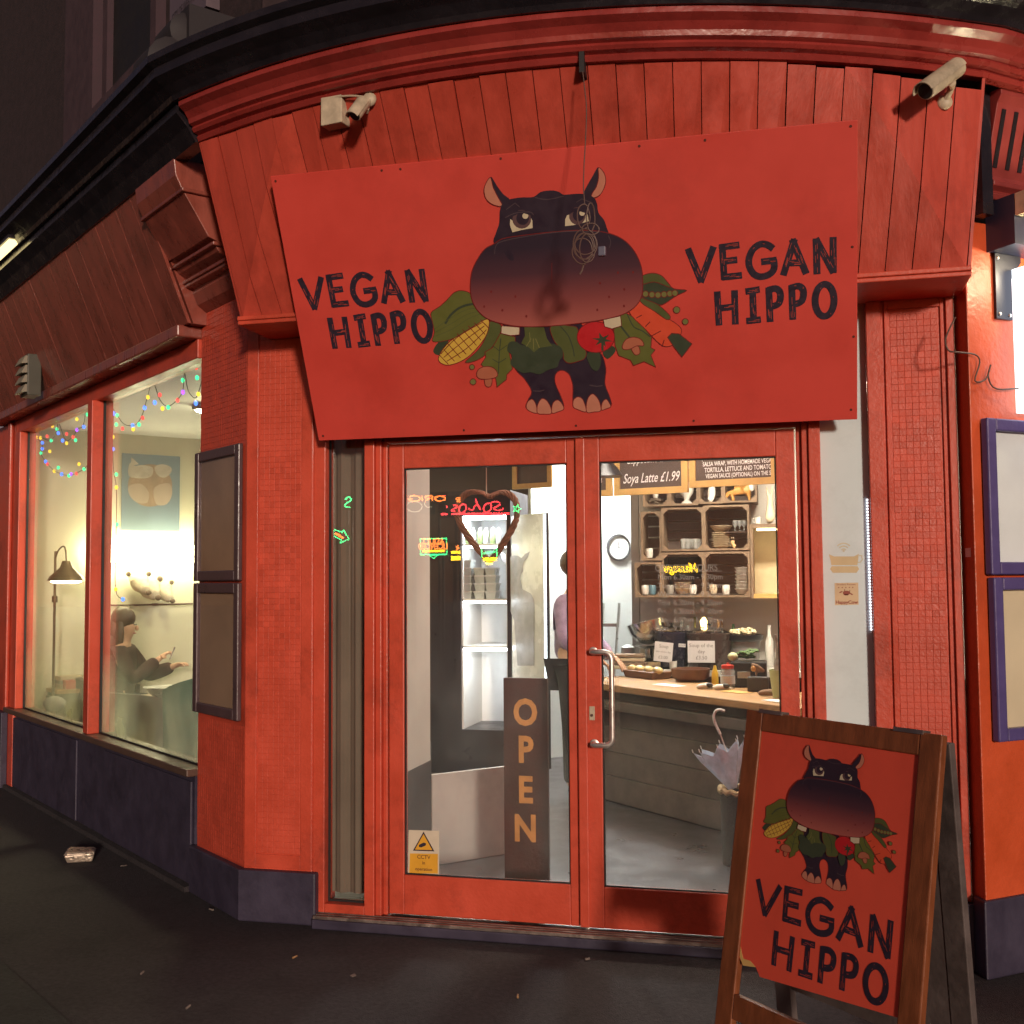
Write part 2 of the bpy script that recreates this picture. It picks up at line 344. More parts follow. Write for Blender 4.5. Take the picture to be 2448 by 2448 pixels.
# mosaic tiles: one shared frustum, 24 mm
def frustum(mb, fr, a, z, s=0.0129, h=0.0008):
    k = s-0.0011
    mb.add([fr(a-s, 0, z-s), fr(a+s, 0, z-s), fr(a+s, 0, z+s), fr(a-s, 0, z+s), fr(a-k, h, z-k), fr(a+k, h, z-k), fr(a+k, h, z+k), fr(a-k, h, z+k)],
           [(4, 5, 6, 7), (0, 1, 5, 4), (1, 2, 6, 5), (2, 3, 7, 6), (3, 0, 4, 7)])
def tile_me():
    mb = MB(); frustum(mb, lambda a, o, z: V((a, -o, z)), 0, 0)
    me = bpy.data.meshes.new('tile'); me.from_pydata(mb.v, [], mb.f); me.materials.append(redt); return me
TILE = tile_me(); TP = 0.0265
def mosaic(parent, fields, keep):
    n = 0; rest = MB(); rest.nonorm = True
    for (fr, ang, a0, a1, z0, z1, cond) in fields:
        na = int((a1-a0)/TP); nz = int((z1-z0)/TP); st = a0 + ((a1-a0)-na*TP)/2
        for j in range(nz):
            for i in range(na):
                a = st+(i+0.5)*TP; z = z0+(j+0.5)*TP
                if cond and not cond(a, z): continue
                jit = random.uniform(-0.0008, 0.0006)
                if n < 300 and keep(fr, a, z):
                    piece(TILE, 'tile', parent, fr(a, jit, z), (random.uniform(-.02, .02), 0, ang+random.uniform(-.02, .02))); n += 1
                else: frustum(rest, lambda q, o, zz: fr(q, o+jit, zz), a, z)
    if rest.f: rest.build('mosaic_tiles', redt, parent, kind='stuff')

# left pilaster
mb = MB(); mb.prism([L(-0.57, 0, 0), C0, V((-1.262, -0.05, 0)), V((-1.262, 0.22, 0)), L(-0.57, -0.22, 0)], ZV*2.98)
pil = mb.build('pilaster', red, shop, bevel=0.006)
mb = MB()
mb.fb(D, -1.598, -1.540, 0.0505, 0.0565, 0.24, 2.74); mb.fb(D, -1.318, -1.264, 0.0505, 0.0565, 0.24, 2.74); mb.fb(D, -1.54, -1.318, 0.0505, 0.056, 0.24, 0.30)
mb.build('edge_moulding', red, pil, bevel=0.002)
mosaic(pil, [(lambda a, o, z: D(a, 0.051+o, z), 0, -1.538, -1.320, 0.305, 2.72, None),
             (lambda a, o, z: L(a, 0.001+o, z), AL, -0.565, -0.004, 2.22, 2.97, None), (lambda a, o, z: L(a, 0.001+o, z), AL, -0.565, -0.004, 0.24, 0.88, None)],
       lambda fr, a, z: 1.15 < z < 2.2)
mb = MB(); mb.prism([L(-0.60, 0.03, 0), L(0.012, 0.03, 0)+V((0.0, -0.006, 0)), V((-1.232, -0.084, 0)), V((-1.232, -0.01, 0)), L(-0.60, -0.05, 0)], ZV*0.232)
mb.build('base_plinth', slate, shop, bevel=0.008)
# right pilaster
mb = MB(); mb.fb(D, 1.204, 1.548, -0.2, 0.03, 0.0, 2.76); pir = mb.build('pilaster', red, shop, bevel=0.004)
mb = MB(); mb.fb(D, 1.204, 1.262, 0.0305, 0.05, 0.27, 2.72); mb.fb(D, 1.276, 1.290, 0.0305, 0.042, 0.27, 2.70); mb.fb(D, 1.494, 1.503, 0.0305, 0.040, 0.27, 2.70); mb.fb(D, 1.516, 1.546, 0.0305, 0.046, 0.27, 2.70); mb.fb(D, 1.290, 1.494, 0.0305, 0.040, 2.655, 2.70)
mb.build('edge_moulding', red, pir, bevel=0.003)
mosaic(pir, [(lambda a, o, z: D(a, 0.031+o, z), 0, 1.290, 1.494, 0.275, 2.652, None)], lambda fr, a, z: 1.35 < z < 2.6)
mb = MB(); mb.fb(D, 1.206, 1.56, 0.0, 0.062, 0.0, 0.262); mb.build('base_plinth', slate, shop, bevel=0.006)
# right pier and wall
orange = mat('lamplit_red_wall_paint', (0.54, 0.080, 0.024), rough=0.4, var=0.12, vs=4, bump=0.25, bs=45, dirt=0.2)  # the red paint shifted to orange, warm lamplight put into its colour
mb = MB(); mb.prism([V((1.552, -0.028, 0)), C1, R(3.2, 0, 0), R(3.2, -0.25, 0), V((1.56, 0.05, 0))], ZV*2.98); mb.build('side_pier', orange, shop, bevel=0.006)
mb = MB(); mb.prism([V((1.548, -0.066, 0)), C1+V((-0.008, -0.026, 0)), R(3.2, 0.026, 0), R(3.2, -0.05, 0), V((1.60, -0.02, 0))], ZV*0.298); mb.build('base_plinth', slate, shop, bevel=0.008)

# sill step and track
mb = MB(); mb.fb(D, -1.232, 1.206, -0.1, 0.125, 0.0, 0.042); mb.build('door_step', slate, shop, bevel=0.006)
mb = MB(); mb.fb(D, -1.23, 1.2, -0.03, 0.115, 0.0425, 0.048)
for o in (0.108, 0.078, 0.05): mb.fb(D, -1.23, 1.2, o-0.005, o+0.003, 0.048, 0.055)
mb.build('sill_track', alu, shop)

# door frame, transom, side lights
mb = MB()
for sg in (-1, 1):
    for a0, a1, o in ((0.912, 0.934, 0.012), (0.934, 0.962, 0.034), (0.962, 1.010, 0.052)):
        lo, hi = sorted((sg*a0, sg*a1)); mb.fb(D, lo, hi, -0.05, o, 0.05, 2.70)
mb.fb(D, -0.912, 0.912, -0.05, 0.03, 2.182, 2.215)
mb.fb(D, -1.262, -1.204, -0.05, 0.046, 0.05, 2.70); mb.fb(D, -1.204, -1.010, -0.05, 0.046, 0.05, 0.092)
mb.fb(D, 1.010, 1.204, -0.05, 0.046, 0.05, 0.50)
mb.fb(D, -1.262, 1.204, -0.05, 0.02, 2.70, 2.76)
fr_o = mb.build('door_frame', red, shop, bevel=0.004)
mb = MB(); mb.fb(D, -0.912, 0.912, -0.04, 0.015, 2.2155, 2.70); mb.build('transom_panel', red, shop)
sidepale = mat('pale_grey_obscured_panel', (0.60, 0.70, 0.72), rough=0.55, var=0.05, vs=2, dirt=0.12)
gp = MB(); gp.fb(D, -1.2035, -1.0105, -0.012, -0.006, 0.0925, 2.699); gp.build('side_light', clear, shop)
gp = MB(); gp.fb(D, 1.0105, 1.2035, -0.012, -0.004, 0.5005, 2.699); sl = gp.build('side_light', sidepale, shop, label='pale grey obscured side light panel')
mb = MB()
for z0, z1, a0, a1 in ((0.0925, 2.699, -1.2035, -1.195), (0.0925, 2.699, -1.019, -1.0105)): mb.fb(D, a0, a1, -0.006, 0.003, z0, z1)
mb.fb(D, -1.195, -1.019, -0.006, 0.003, 0.0925, 0.101); mb.build('gasket', rubber, fr_o)

mistg = glass('misted_door_glass', fog=0.17, fz1=1.5, fz0=0.3, fcol=(0.80, 0.78, 0.74))
smearg = glass('smeared_door_glass', fog=0.05, fz1=3.2, fz0=0.2, fcol=(0.80, 0.80, 0.80))
def leaf(sg, gx0, gx1, x0, x1, oo):
    mb = MB(); z0, z1, gz0, gz1 = 0.058, 2.176, 0.232, 2.063
    mb.fb(D, x0, gx0, oo-0.05, oo, z0, z1); mb.fb(D, gx1, x1, oo-0.05, oo, z0, z1)
    mb.fb(D, gx0, gx1, oo-0.05, oo-0.0006, z0, gz0); mb.fb(D, gx0, gx1, oo-0.05, oo-0.0006, gz1, z1)
    d = mb.build('door', red, shop, bevel=0.004)
    g = MB(); g.fb(D, gx0+0.0005, gx1-0.0005, oo-0.026, oo-0.020, gz0+0.0005, gz1-0.0005); g.build('pane', mistg if sg < 0 else smearg, d)
    k = MB(); k.fb(D, gx0+0.0005, gx0+0.006, oo-0.020, oo-0.010, gz0+0.0005, gz1-0.0005); k.fb(D, gx1-0.006, gx1-0.0005, oo-0.020, oo-0.010, gz0+0.0005, gz1-0.0005)
    k.fb(D, gx0+0.006, gx1-0.006, oo-0.020, oo-0.010, gz0+0.0005, gz0+0.006); k.fb(D, gx0+0.006, gx1-0.006, oo-0.020, oo-0.010, gz1-0.006, gz1-0.0005); k.build('gasket', rubber, d)
    return d
doorL = leaf(-1, -0.833, -0.074, -0.905, -0.006, 0.012)
doorR = leaf(1, 0.074, 0.828, 0.002, 0.905, 0.022)
mb = MB(); mb.fb(D, -0.03, 0.012, 0.0225, 0.034, 0.06, 2.17); mb.build('meeting_bead', red, doorL, bevel=0.005)
# pull handle
zt, zb = onY(1412, 1557, -0.03).z, onY(1418, 1778, -0.03).z; hx = 0.040
pp = [V((hx, -0.022, zt))]
for a in range(0, 91, 15): pp.append(V((hx+0.055+0.032*sin(radians(a)), -0.075, zt-0.032+0.032*cos(radians(a)))))
for a in range(90, 181, 15): pp.append(V((hx+0.055+0.032*sin(radians(a)), -0.075, zb+0.032+0.032*cos(radians(a)))))
pp.insert(1, V((hx, -0.068, zt))); pp.insert(2, V((hx+0.012, -0.075, zt))); pp.append(V((hx+0.012, -0.075, zb))); pp.append(V((hx, -0.068, zb))); pp.append(V((hx, -0.022, zb)))
h = MB().tube(pp, 0.0115, 12)
for z in (zt, zb): h.lathe([(0.019, 0), (0.019, 0.006), (0.014, 0.008)], None, 14, frame((hx, -0.022, z), (1, 0, 0), (0, 0, 1)))
h.build('pull_handle', steel, doorR, smooth=True)
q = onY(1415, 1705, -0.022); e = MB().fb(D, q.x-0.011, q.x+0.013, 0.0222, 0.026, q.z-0.03, q.z+0.03); es_ = e.build('lock_plate', cctvm, doorR, bevel=0.003)
MB().lathe([(0.006, 0.0), (0.006, 0.006), (0.004, 0.008)], None, 12, frame((q.x+0.001, -0.026, q.z-0.008), (1, 0, 0), (0, 0, 1))).build('keyhole', wirem, es_)

# ------------------------------------------------------------------ boarded fascia over the doors
FB, FZ0, FZ1 = -0.35, 2.712, 3.50
def topY(x):
    if x > 1.146: return -0.545+(x-1.146)/(1.645-1.146)*(0.545-0.28)
    if x < -1.12: return -0.672+(-1.12-x)/0.49*(0.672-0.49)
    return -0.799+0.059*x+0.155*x*x
def botX(x): return x*(1.47/1.61) if x < 0 else x*(1.557/1.645)
fas = MB().prism([V((-1.47, FB+0.06, FZ0+0.01)), V((-1.60, -0.40, FZ1-0.1)), V((-0.5, -0.62, FZ1-0.1)), V((0.5, -0.58, FZ1-0.1)), V((1.61, -0.20, FZ1-0.1)), V((1.55, FB+0.06, FZ0+0.01))], V((0, 0.1, 0.02))).build('fascia', redb, shop)
NB = 31; xs = [-1.61+3.255*i/NB for i in range(NB+1)]
for i in range(NB):
    a, b = xs[i]+0.0019, xs[i+1]-0.0019; j = random.uniform(-0.003, 0.003); j2 = random.uniform(-0.002, 0.002)
    zt_ = FZ1+random.uniform(-0.014, 0.002)-max(0.0, 0.5*(xs[i]+xs[i+1])-0.9)*0.085
    mb = MB()
    def T(x): return V((x, topY(x)+j, zt_))
    def B(x): return V((botX(x), FB+j2, FZ0+0.012))
    tk = V((0, 0.016, 0.008))
    mid = 0.5*(a+b)
    if mid > 1.146 or mid < -1.12:
        def F(x):
            if x > 0: t = max(0.0, min(1.0, (x-1.146)/0.499)); yt = -0.545
            else: t = max(0.0, min(1.0, (-1.12-x)/0.49)); yt = -0.672
            k = 1-t; p = B(x).lerp(V((x, 0, zt_)), k); p.y = FB+j2+(yt-FB)*k+j*0.5; return p
        Fa, Fb_ = F(a), F(b)
        mb.hexa([B(a), B(b), B(b)+tk, B(a)+tk, Fa, Fb_, Fb_+tk, Fa+tk]); mb.hexa([Fa, Fb_, Fb_+tk, Fa+tk, T(a), T(b), T(b)+tk, T(a)+tk])
    else: mb.hexa([B(a), B(b), B(b)+tk, B(a)+tk, T(a), T(b), T(b)+tk, T(a)+tk])
    mb.build('board', redb, fas)
mb = MB().fb(D, -1.485, 1.572, 0.02, 0.372, 2.690, 2.708); mb.fb(D, -1.485, 1.572, 0.352, 0.378, 2.7085, 2.728); mb.build('bottom_ledge', red, fas, bevel=0.004)
# end cheek of the fascia on the left
mb = MB().prism([V((-1.472, -0.34, FZ0)), V((-1.612, -0.485, FZ1)), V((-1.602, -0.1, FZ1)), V((-1.472, -0.06, FZ0))], V((-0.012, 0.004, 0))); mb.build('end_cheek', redb, fas)
mb = MB().prism([V((1.56, -0.34, FZ0)), V((1.648, -0.275, FZ1)), V((1.648, 0.1, FZ1)), V((1.56, 0.1, FZ0))], V((0.012, 0.004, 0))); mb.build('end_cheek', redb, fas)

# ------------------------------------------------------------------ boarded fascia on the left wall
LB, LT, LZ0, LZ1 = 0.10, 0.36, 2.86, 3.50
fal = MB().prism([L(-9.6, 0.0, LZ0), L(-9.6, LB-0.03, LZ0), L(-9.6, LT-0.03, LZ1), L(-9.6, 0.0, LZ1)], DL*9.10).build('fascia', brownred, shop)
k = 0; a = -9.6
while a < -0.52:
    b = min(a+0.112, -0.50); j = random.uniform(-0.0012, 0.0012); mb = MB(); a_, b_ = a+0.0007, b-0.0007
    mb.hexa([L(a_, LB-0.018+j, LZ0), L(b_, LB-0.018+j, LZ0), L(b_, LB+j, LZ0), L(a_, LB+j, LZ0), L(a_, LT-0.018+j, LZ1), L(b_, LT-0.018+j, LZ1), L(b_, LT+j, LZ1), L(a_, LT+j, LZ1)])
    mb.build('board', brownred, fal); a += 0.112
# console bracket on the pilaster
prof = [(0.0, 2.92), (0.05, 2.955), (0.075, 3.01), (0.075, 3.03), (0.115, 3.035), (0.12, 3.06), (0.105, 3.075), (0.15, 3.10), (0.17, 3.13), (0.155, 3.145), (0.20, 3.16), (0.29, 3.30), (0.33, 3.36), (0.36, 3.42), (0.37, 3.50), (0.0, 3.50)]
mb = MB().prism([L(-0.52, o, z) for o, z in prof], DL*0.52); mb.build('console_bracket', brownred, shop, bevel=0.004)
mb = MB()
for z, o in ((3.345, 0.335), (3.12, 0.185), (3.05, 0.13)): mb.fb(L, -0.54, 0.02, 0.02, o, z, z+0.018)
mb.build('bracket_moulding', brownred, shop, bevel=0.004)

# ------------------------------------------------------------------ cornice along all three fronts
arc = [(x, topY(x)) for x in [-1.61+3.255*i/36 for i in range(37)]]
arc = [(x, -0.80+0.059*x+0.163*x*x) for x, y in arc]
pl = L(-12.0, 0.35, 0); pr_ = R(2.6, 0.10, 0)
path = [(pl.x, pl.y)] + arc + [(pr_.x, pr_.y)]
mb = MB().sweep(arc + [(pr_.x, pr_.y)], [(-0.02, 3.492), (0.02, 3.492), (0.03, 3.508), (0.022, 3.518), (0.045, 3.524), (0.056, 3.536), (0.05, 3.548), (0.07, 3.556), (0.075, 3.575), (0.095, 3.60), (0.125, 3.618), (0.125, 3.64), (-0.02, 3.64)])
mb.build('red_cornice', redm, shop)
mb = MB().sweep(path, [(-0.1, 3.641), (0.14, 3.641), (0.15, 3.66), (0.185, 3.69), (0.23, 3.715), (0.23, 3.755), (0.26, 3.77), (0.26, 3.80), (0.22, 3.81), (-0.1, 3.85)])
mb.build('black_cornice', black, shop)
mb = MB().sweep([(pl.x, pl.y), arc[0]], [(-0.03, 3.49), (0.03, 3.49), (0.07, 3.55), (0.12, 3.60), (0.12, 3.64), (-0.03, 3.64)]); mb.build('black_moulding', black, shop)
mb = MB().sweep(arc[26:], [(-0.14, 3.40), (-0.10, 3.40), (-0.06, 3.491), (-0.14, 3.491)]); mb.build('gap_shade_strip', black, shop)  # black strip paints the shade in the gap above the lowered boards
# dark scroll corbels where the straight walls meet the curve
mb = MB()
for o, z, r in ((0.42, 3.86, 0.13), (0.36, 4.03, 0.09)): mb.lathe([(r*0.6, -0.12), (r, -0.10), (r, 0.10), (r*0.6, 0.12)], None, 16, frame(L(0.05, o, z), NL, (0, 0, 1)))
mb.fb(L, -0.10, 0.2, 0.0, 0.38, 3.86, 4.14); mb.build('black_corbel', mat('matt_black_corbel', (0.022, 0.018, 0.022), rough=0.7), shop, smooth=True)

# ------------------------------------------------------------------ upper storey, dark
up = MB().prism([L(-12, -0.06, 3.8), L(0.0, -0.06, 3.8), V((-1.5, -0.12, 3.8)), V((1.55, -0.12, 3.8)), R(6, -0.06, 3.8), R(6, -6, 3.8), L(-12, -6, 3.8)], ZV*3.6).build('upper_wall', brick, shop)
mb = MB()
for u0, u1 in ((165, 208), (212, 240)):
    s0, s1 = onL(u0, 150, 0.0)[0], onL(u1, 150, 0.0)[0]; mb.fb(L, s0, s1, -0.07, 0.03+0.02*(u0 > 200), 3.95, 7.5)
mb.build('stone_strip', stone, up)
s0, s1 = onL(245, 120, 0)[0], onL(372, 60, 0)[0]
wf = MB(); wf.fb(L, s0, s0+0.09, -0.06, 0.0, 4.55, 6.6); wf.fb(L, s1-0.09, s1, -0.06, 0.0, 4.55, 6.6); wf.fb(L, s0+0.09, s1-0.09, -0.06, 0.0, 5.5, 5.57); wf.fb(L, s0-0.08, s1+0.08, -0.06, 0.09, 4.45, 4.549)
wfo = wf.build('sash_window', stone, up)
g = MB(); g.fb(L, s0+0.09, s1-0.09, -0.058, -0.04, 4.55, 5.499); g.build('pane', rubber, wfo); g = MB(); g.fb(L, s0+0.09, s1-0.09, -0.058, -0.03, 5.571, 6.6); g.build('pane', rubber, wfo)

# ------------------------------------------------------------------ left shop window
WL, WR_, WM, WZ0, WZ1 = -4.03, -0.57, -2.27, 0.615, 2.70
mb = MB()
mb.fb(L, WL-0.10, WL, -0.09, 0.03, WZ0, WZ1); mb.fb(L, WR_, WR_+0.02, -0.09, 0.0, WZ0, WZ1)
mb.fb(L, WM-0.045, WM+0.045, -0.09, 0.045, WZ0, WZ1)
mb.fb(L, WL-0.1, WR_, -0.09, 0.02, WZ1, 2.80)
win = mb.build('window_frame', red, shop, bevel=0.005)
mb = MB().fb(L, -4.6, -0.565, -0.02, 0.13, 2.80, 2.862); mb.build('head_ledge', brownred, shop, bevel=0.008)
mb = MB().fb(L, -4.25, -0.56, -0.12, 0.06, 0.575, 0.614); mb.build('window_sill', mat('brown_sill_paint', (0.10, 0.06, 0.045), rough=0.4), shop, bevel=0.006)
fogg = glass('steamed_glass', fog=0.8)
for a0, a1 in ((WL, WM-0.045), (WM+0.045, WR_)):
    g = MB().fb(L, a0+0.0005, a1-0.0005, -0.046, -0.040, WZ0+0.0005, WZ1-0.0005); p = g.build('pane', fogg, win)
    gk = MB().fb(L, a0+0.0005, a0+0.012, -0.040, -0.026, WZ0+0.0005, WZ1-0.0005); gk.fb(L, a0+0.012, a1-0.0005, -0.040, -0.03, WZ0+0.0005, WZ0+0.01); gk.build('gasket', rubber, win)
mb = MB().prism([L(-12.0, -0.1, 0), L(-12.0, 0.02, 0), L(WL-0.101, 0.02, 0), L(WL-0.101, -0.1, 0)], ZV*2.80); lp = mb.build('side_pier', red, shop, bevel=0.01)
mb = MB().fb(L, -4.32, -4.24, 0.021, 0.05, 0.58, 2.79); mb.build('edge_moulding', red, lp, bevel=0.01)
mb = MB().fb(L, -12.0, -4.26, 0.0205, 0.07, 0.0, 0.57); mb.build('base_plinth', slate, shop, bevel=0.006)
mb = MB().fb(L, -4.26, -0.60, -0.1, 0.0, 0.0, 0.574); ri = mb.build('stall_riser', slate, shop)
for a0, a1 in ((-4.22, -2.55), (-2.0, -0.62)):
    mb = MB().fb(L, a0, a1, 0.0005, 0.014, 0.03, 0.54); mb.build('panel', slate, ri, bevel=0.004)
mb = MB().fb(L, -4.26, -0.6, 0.0005, 0.05, 0.0, 0.028); mb.build('kick_ledge', asphalt, ri)
# ================================================================== PRINTED SIGNS
INKS = {}
def inkm(key, col):
    m = mat('print_'+key, col, rough=0.55, var=0.06, vs=20); return m
I_dark = inkm('aubergine', (0.024, 0.012, 0.026)); I_pink = inkm('pink', (0.52, 0.20, 0.13)); I_line = inkm('maroon_line', (0.16, 0.010, 0.010))
I_lg = inkm('leaf_green', (0.115, 0.125, 0.025)); I_mg = inkm('mid_green', (0.085, 0.10, 0.028)); I_dg = inkm('dark_green', (0.040, 0.055, 0.030)); I_cy = inkm('corn_yellow', (0.62, 0.40, 0.06))
I_wh = inkm('ivory', (0.60, 0.52, 0.36)); I_tom = inkm('tomato', (0.50, 0.012, 0.018)); I_mush = inkm('mushroom', (0.42, 0.13, 0.07)); I_car = inkm('carrot', (0.66, 0.075, 0.03)); I_iris = inkm('iris_brown', (0.10, 0.05, 0.055))
I_grey = inkm('grey_line', (0.075, 0.05, 0.06)); I_scr = inkm('scratch', (0.42, 0.055, 0.04)); I_stain = inkm('stain', (0.22, 0.05, 0.055)); I_pgr = inkm('pea_green', (0.17, 0.17, 0.05))
# snout: print that fades from aubergine to dusty pink down its height (UV-like local attribute)
def grad_mat():
    m = bpy.data.materials.new('print_snout_fade'); m.use_nodes = True; n = m.node_tree.nodes; l = m.node_tree.links; b = n['Principled BSDF']; b.inputs['Roughness'].default_value = 0.55
    at = n.new('ShaderNodeAttribute'); at.attribute_name = 'fade'; r = n.new('ShaderNodeValToRGB'); l.new(at.outputs['Fac'], r.inputs[0])
    e = r.color_ramp.elements; e[0].position = 0.0; e[0].color = (0.40, 0.105, 0.085, 1); e[1].position = 0.86; e[1].color = (0.024, 0.012, 0.026, 1)
    k = e.new(0.30); k.color = (0.22, 0.050, 0.050, 1); k = e.new(0.58); k.color = (0.070, 0.022, 0.034, 1)
    l.new(r.outputs[0], b.inputs['Base Color']); return m
I_fade = grad_mat()
INKLIST = [I_dark, I_pink, I_line, I_lg, I_mg, I_dg, I_cy, I_wh, I_tom, I_mush, I_car, I_iris, I_grey, I_stain, I_pgr, I_fade]
IX = {m.name: i for i, m in enumerate(INKLIST)}
def ell(cx, cy, rx, ry, n=20, rot=0): return [(cx+rx*cos(2*pi*i/n)*cos(rot)-ry*sin(2*pi*i/n)*sin(rot), cy+rx*cos(2*pi*i/n)*sin(rot)+ry*sin(2*pi*i/n)*cos(rot)) for i in range(n)]
ART = []    # (ink, polygon, layer) in drawing units, y downwards
LAYN = [0]
def shape(ink, pts, sm=True, line=None):
    p = smoothpts(pts, 4) if sm else pts
    LAYN[0] += 1; ART.append((ink, p, LAYN[0]))
    if line: stroke(line, p+[p[0]], 5)
def stroke(ink, pts, wd=6, sm=False):
    p = smoothpts(pts, 4, False) if sm else pts
    LAYN[0] += 1
    for qd in ribbon(p, wd): ART.append((ink, qd, LAYN[0]))
# --- body, legs
shape(I_dark, [(560, 1150), (820, 1140), (1060, 1130), (1150, 1300), (1210, 1345), (1238, 1440), (1232, 1540), (1268, 1640), (1262, 1690), (1130, 1716), (1028, 1690), (1020, 1550), (992, 1472), (940, 1450), (905, 1480), (905, 1540), (942, 1625), (955, 1700), (850, 1732), (718, 1705), (722, 1650), (748, 1590), (700, 1505), (640, 1440), (600, 1300)], line=I_line)
for t in ([(714, 1700), (720, 1660), (750, 1640), (775, 1670), (785, 1730), (745, 1724)], [(786, 1731), (790, 1672), (820, 1635), (860, 1665), (880, 1731), (830, 1739)], [(882, 1731), (886, 1672), (915, 1645), (945, 1665), (960, 1705), (920, 1724)],
          [(1022, 1690), (1027, 1642), (1060, 1625), (1090, 1650), (1108, 1722), (1060, 1711)], [(1111, 1724), (1116, 1642), (1150, 1605), (1190, 1645), (1205, 1714), (1160, 1724)], [(1209, 1711), (1215, 1662), (1240, 1640), (1260, 1665), (1270, 1690), (1240, 1704)]): shape(I_pink, t, line=I_line)
stroke(I_grey, [(760, 1585), (800, 1588), (830, 1580)]); stroke(I_grey, [(1130, 1548), (1180, 1556), (1215, 1550)])
# --- vegetables left
shape(I_dg, [(98, 1325), (140, 1258), (205, 1240), (150, 1345)])
shape(I_mg, [(465, 1130), (545, 1150), (540, 1210), (500, 1280), (440, 1350), (370, 1390), (310, 1395), (390, 1320), (440, 1240)], line=I_line)
shape(I_lg, [(85, 1070), (140, 1030), (190, 985), (240, 935), (300, 925), (370, 965), (470, 1110), (400, 1150), (300, 1205), (210, 1248), (98, 1260), (106, 1200), (94, 1130)], line=I_line)
stroke(I_dg, [(180, 1140), (210, 1090), (260, 1045), (310, 1022), (362, 1012)], 15, True)
for yy in (0, 40, 80): stroke(I_mg, [(110, 1225-yy*0.6), (220, 1180-yy), (330, 1110-yy*0.8), (420, 1075-yy*0.4)], 4, True)
shape(I_cy, [(460, 1110), (465, 1170), (440, 1235), (390, 1300), (330, 1360), (260, 1400), (190, 1415), (142, 1395), (136, 1360), (170, 1300), (220, 1250), (300, 1200), (380, 1150)], line=I_line)
for i in range(9):      # kernels
    t = i/8.0; cx, cy = 170+t*270, 1385-t*235; stroke(I_line, [(cx-28-20*sin(pi*t), cy-34-26*sin(pi*t)), (cx+28+18*sin(pi*t), cy+24+24*sin(pi*t))], 5)
for o in (-34, -8, 20): stroke(I_line, [(175+o*0.75, 1385+o*0.9-14), (300+o*1.1, 1275+o*1.4), (440+o*0.5, 1150+o*0.9+14)], 5, True)
shape(I_lg, [(545, 1200), (640, 1230), (640, 1290), (600, 1330), (622, 1440), (584, 1478), (582, 1510), (520, 1560), (512, 1502), (470, 1470), (415, 1410), (446, 1362), (440, 1330), (490, 1300)], sm=False, line=I_line)
stroke(I_dg, [(545, 1240), (535, 1340), (530, 1470)], 6, True)
for a, b in (((535, 1320), (585, 1285)), ((535, 1320), (495, 1290)), ((532, 1400), (580, 1370)), ((532, 1400), (490, 1375))): stroke(I_dg, [a, b], 5)
shape(I_mush, [(440, 1503), (485, 1503), (482, 1548), (462, 1560), (442, 1546)], line=I_line); shape(I_mush, [(385, 1472), (402, 1440), (440, 1425), (490, 1430), (520, 1460), (520, 1490), (480, 1505), (430, 1508), (396, 1500)], line=I_line)
shape(I_pgr, ell(355, 1428, 17, 17), False, I_line); shape(I_pgr, ell(362, 1525, 20, 20), False, I_line)
# --- vegetables right
shape(I_lg, [(1290, 1180), (1350, 1060), (1440, 1110), (1540, 1230), (1535, 1300), (1562, 1315), (1535, 1350), (1566, 1428), (1490, 1392), (1420, 1418), (1400, 1382), (1322, 1352), (1300, 1290)], sm=False, line=I_line)
stroke(I_dg, [(1330, 1150), (1400, 1240)], 12); stroke(I_dg, [(1380, 1080), (1420, 1160), (1480, 1190), (1530, 1228)], 7, True)
shape(I_car, [(1390, 1060), (1470, 992), (1600, 1080), (1700, 1140), (1738, 1190), (1700, 1260), (1660, 1290), (1600, 1280), (1500, 1180)], line=I_line)
for a, b in (((1440, 1104), (1474, 1086)), ((1500, 1160), (1528, 1130)), ((1540, 1222), (1600, 1190)), ((1610, 1290), (1622, 1250))): stroke(I_line, [a, b], 6)
shape(I_dg, [(1645, 1232), (1672, 1205), (1720, 1208), (1806, 1275), (1740, 1362), (1690, 1300)], sm=False, line=I_line)
shape(I_mg, [(1460, 970), (1540, 990), (1600, 1030), (1662, 1092), (1640, 1115), (1560, 1060), (1480, 1010)], line=I_line)
shape(I_dg, [(1470, 850), (1540, 830), (1600, 840), (1650, 880), (1690, 912), (1770, 922), (1700, 958), (1610, 1016), (1550, 1000), (1475, 960)], line=I_line)
shape(I_mg, [(1470, 832), (1540, 808), (1600, 822), (1640, 862), (1662, 902), (1560, 866), (1480, 880)], line=I_line)
for x, y in ((1500, 945), (1542, 950), (1582, 952), (1622, 948), (1660, 943), (1693, 940)): shape(I_pgr, ell(x, y, 20, 20, 14), False, I_line)
shape(I_pgr, ell(1705, 1050, 22, 22), False, I_line); shape(I_pgr, ell(1762, 1128, 20, 20), False, I_line)
shape(I_mush, [(1405, 1300), (1452, 1290), (1462, 1336), (1430, 1346)], line=I_line); shape(I_mush, [(1346, 1292), (1370, 1246), (1420, 1230), (1470, 1245), (1488, 1285), (1440, 1288), (1400, 1308), (1360, 1312)], line=I_line)
shape(I_dg, [(1218, 1330), (1280, 1288), (1302, 1322), (1252, 1372)]); shape(I_dg, [(1112, 1340), (1190, 1330), (1206, 1400), (1180, 1452), (1140, 1428)])
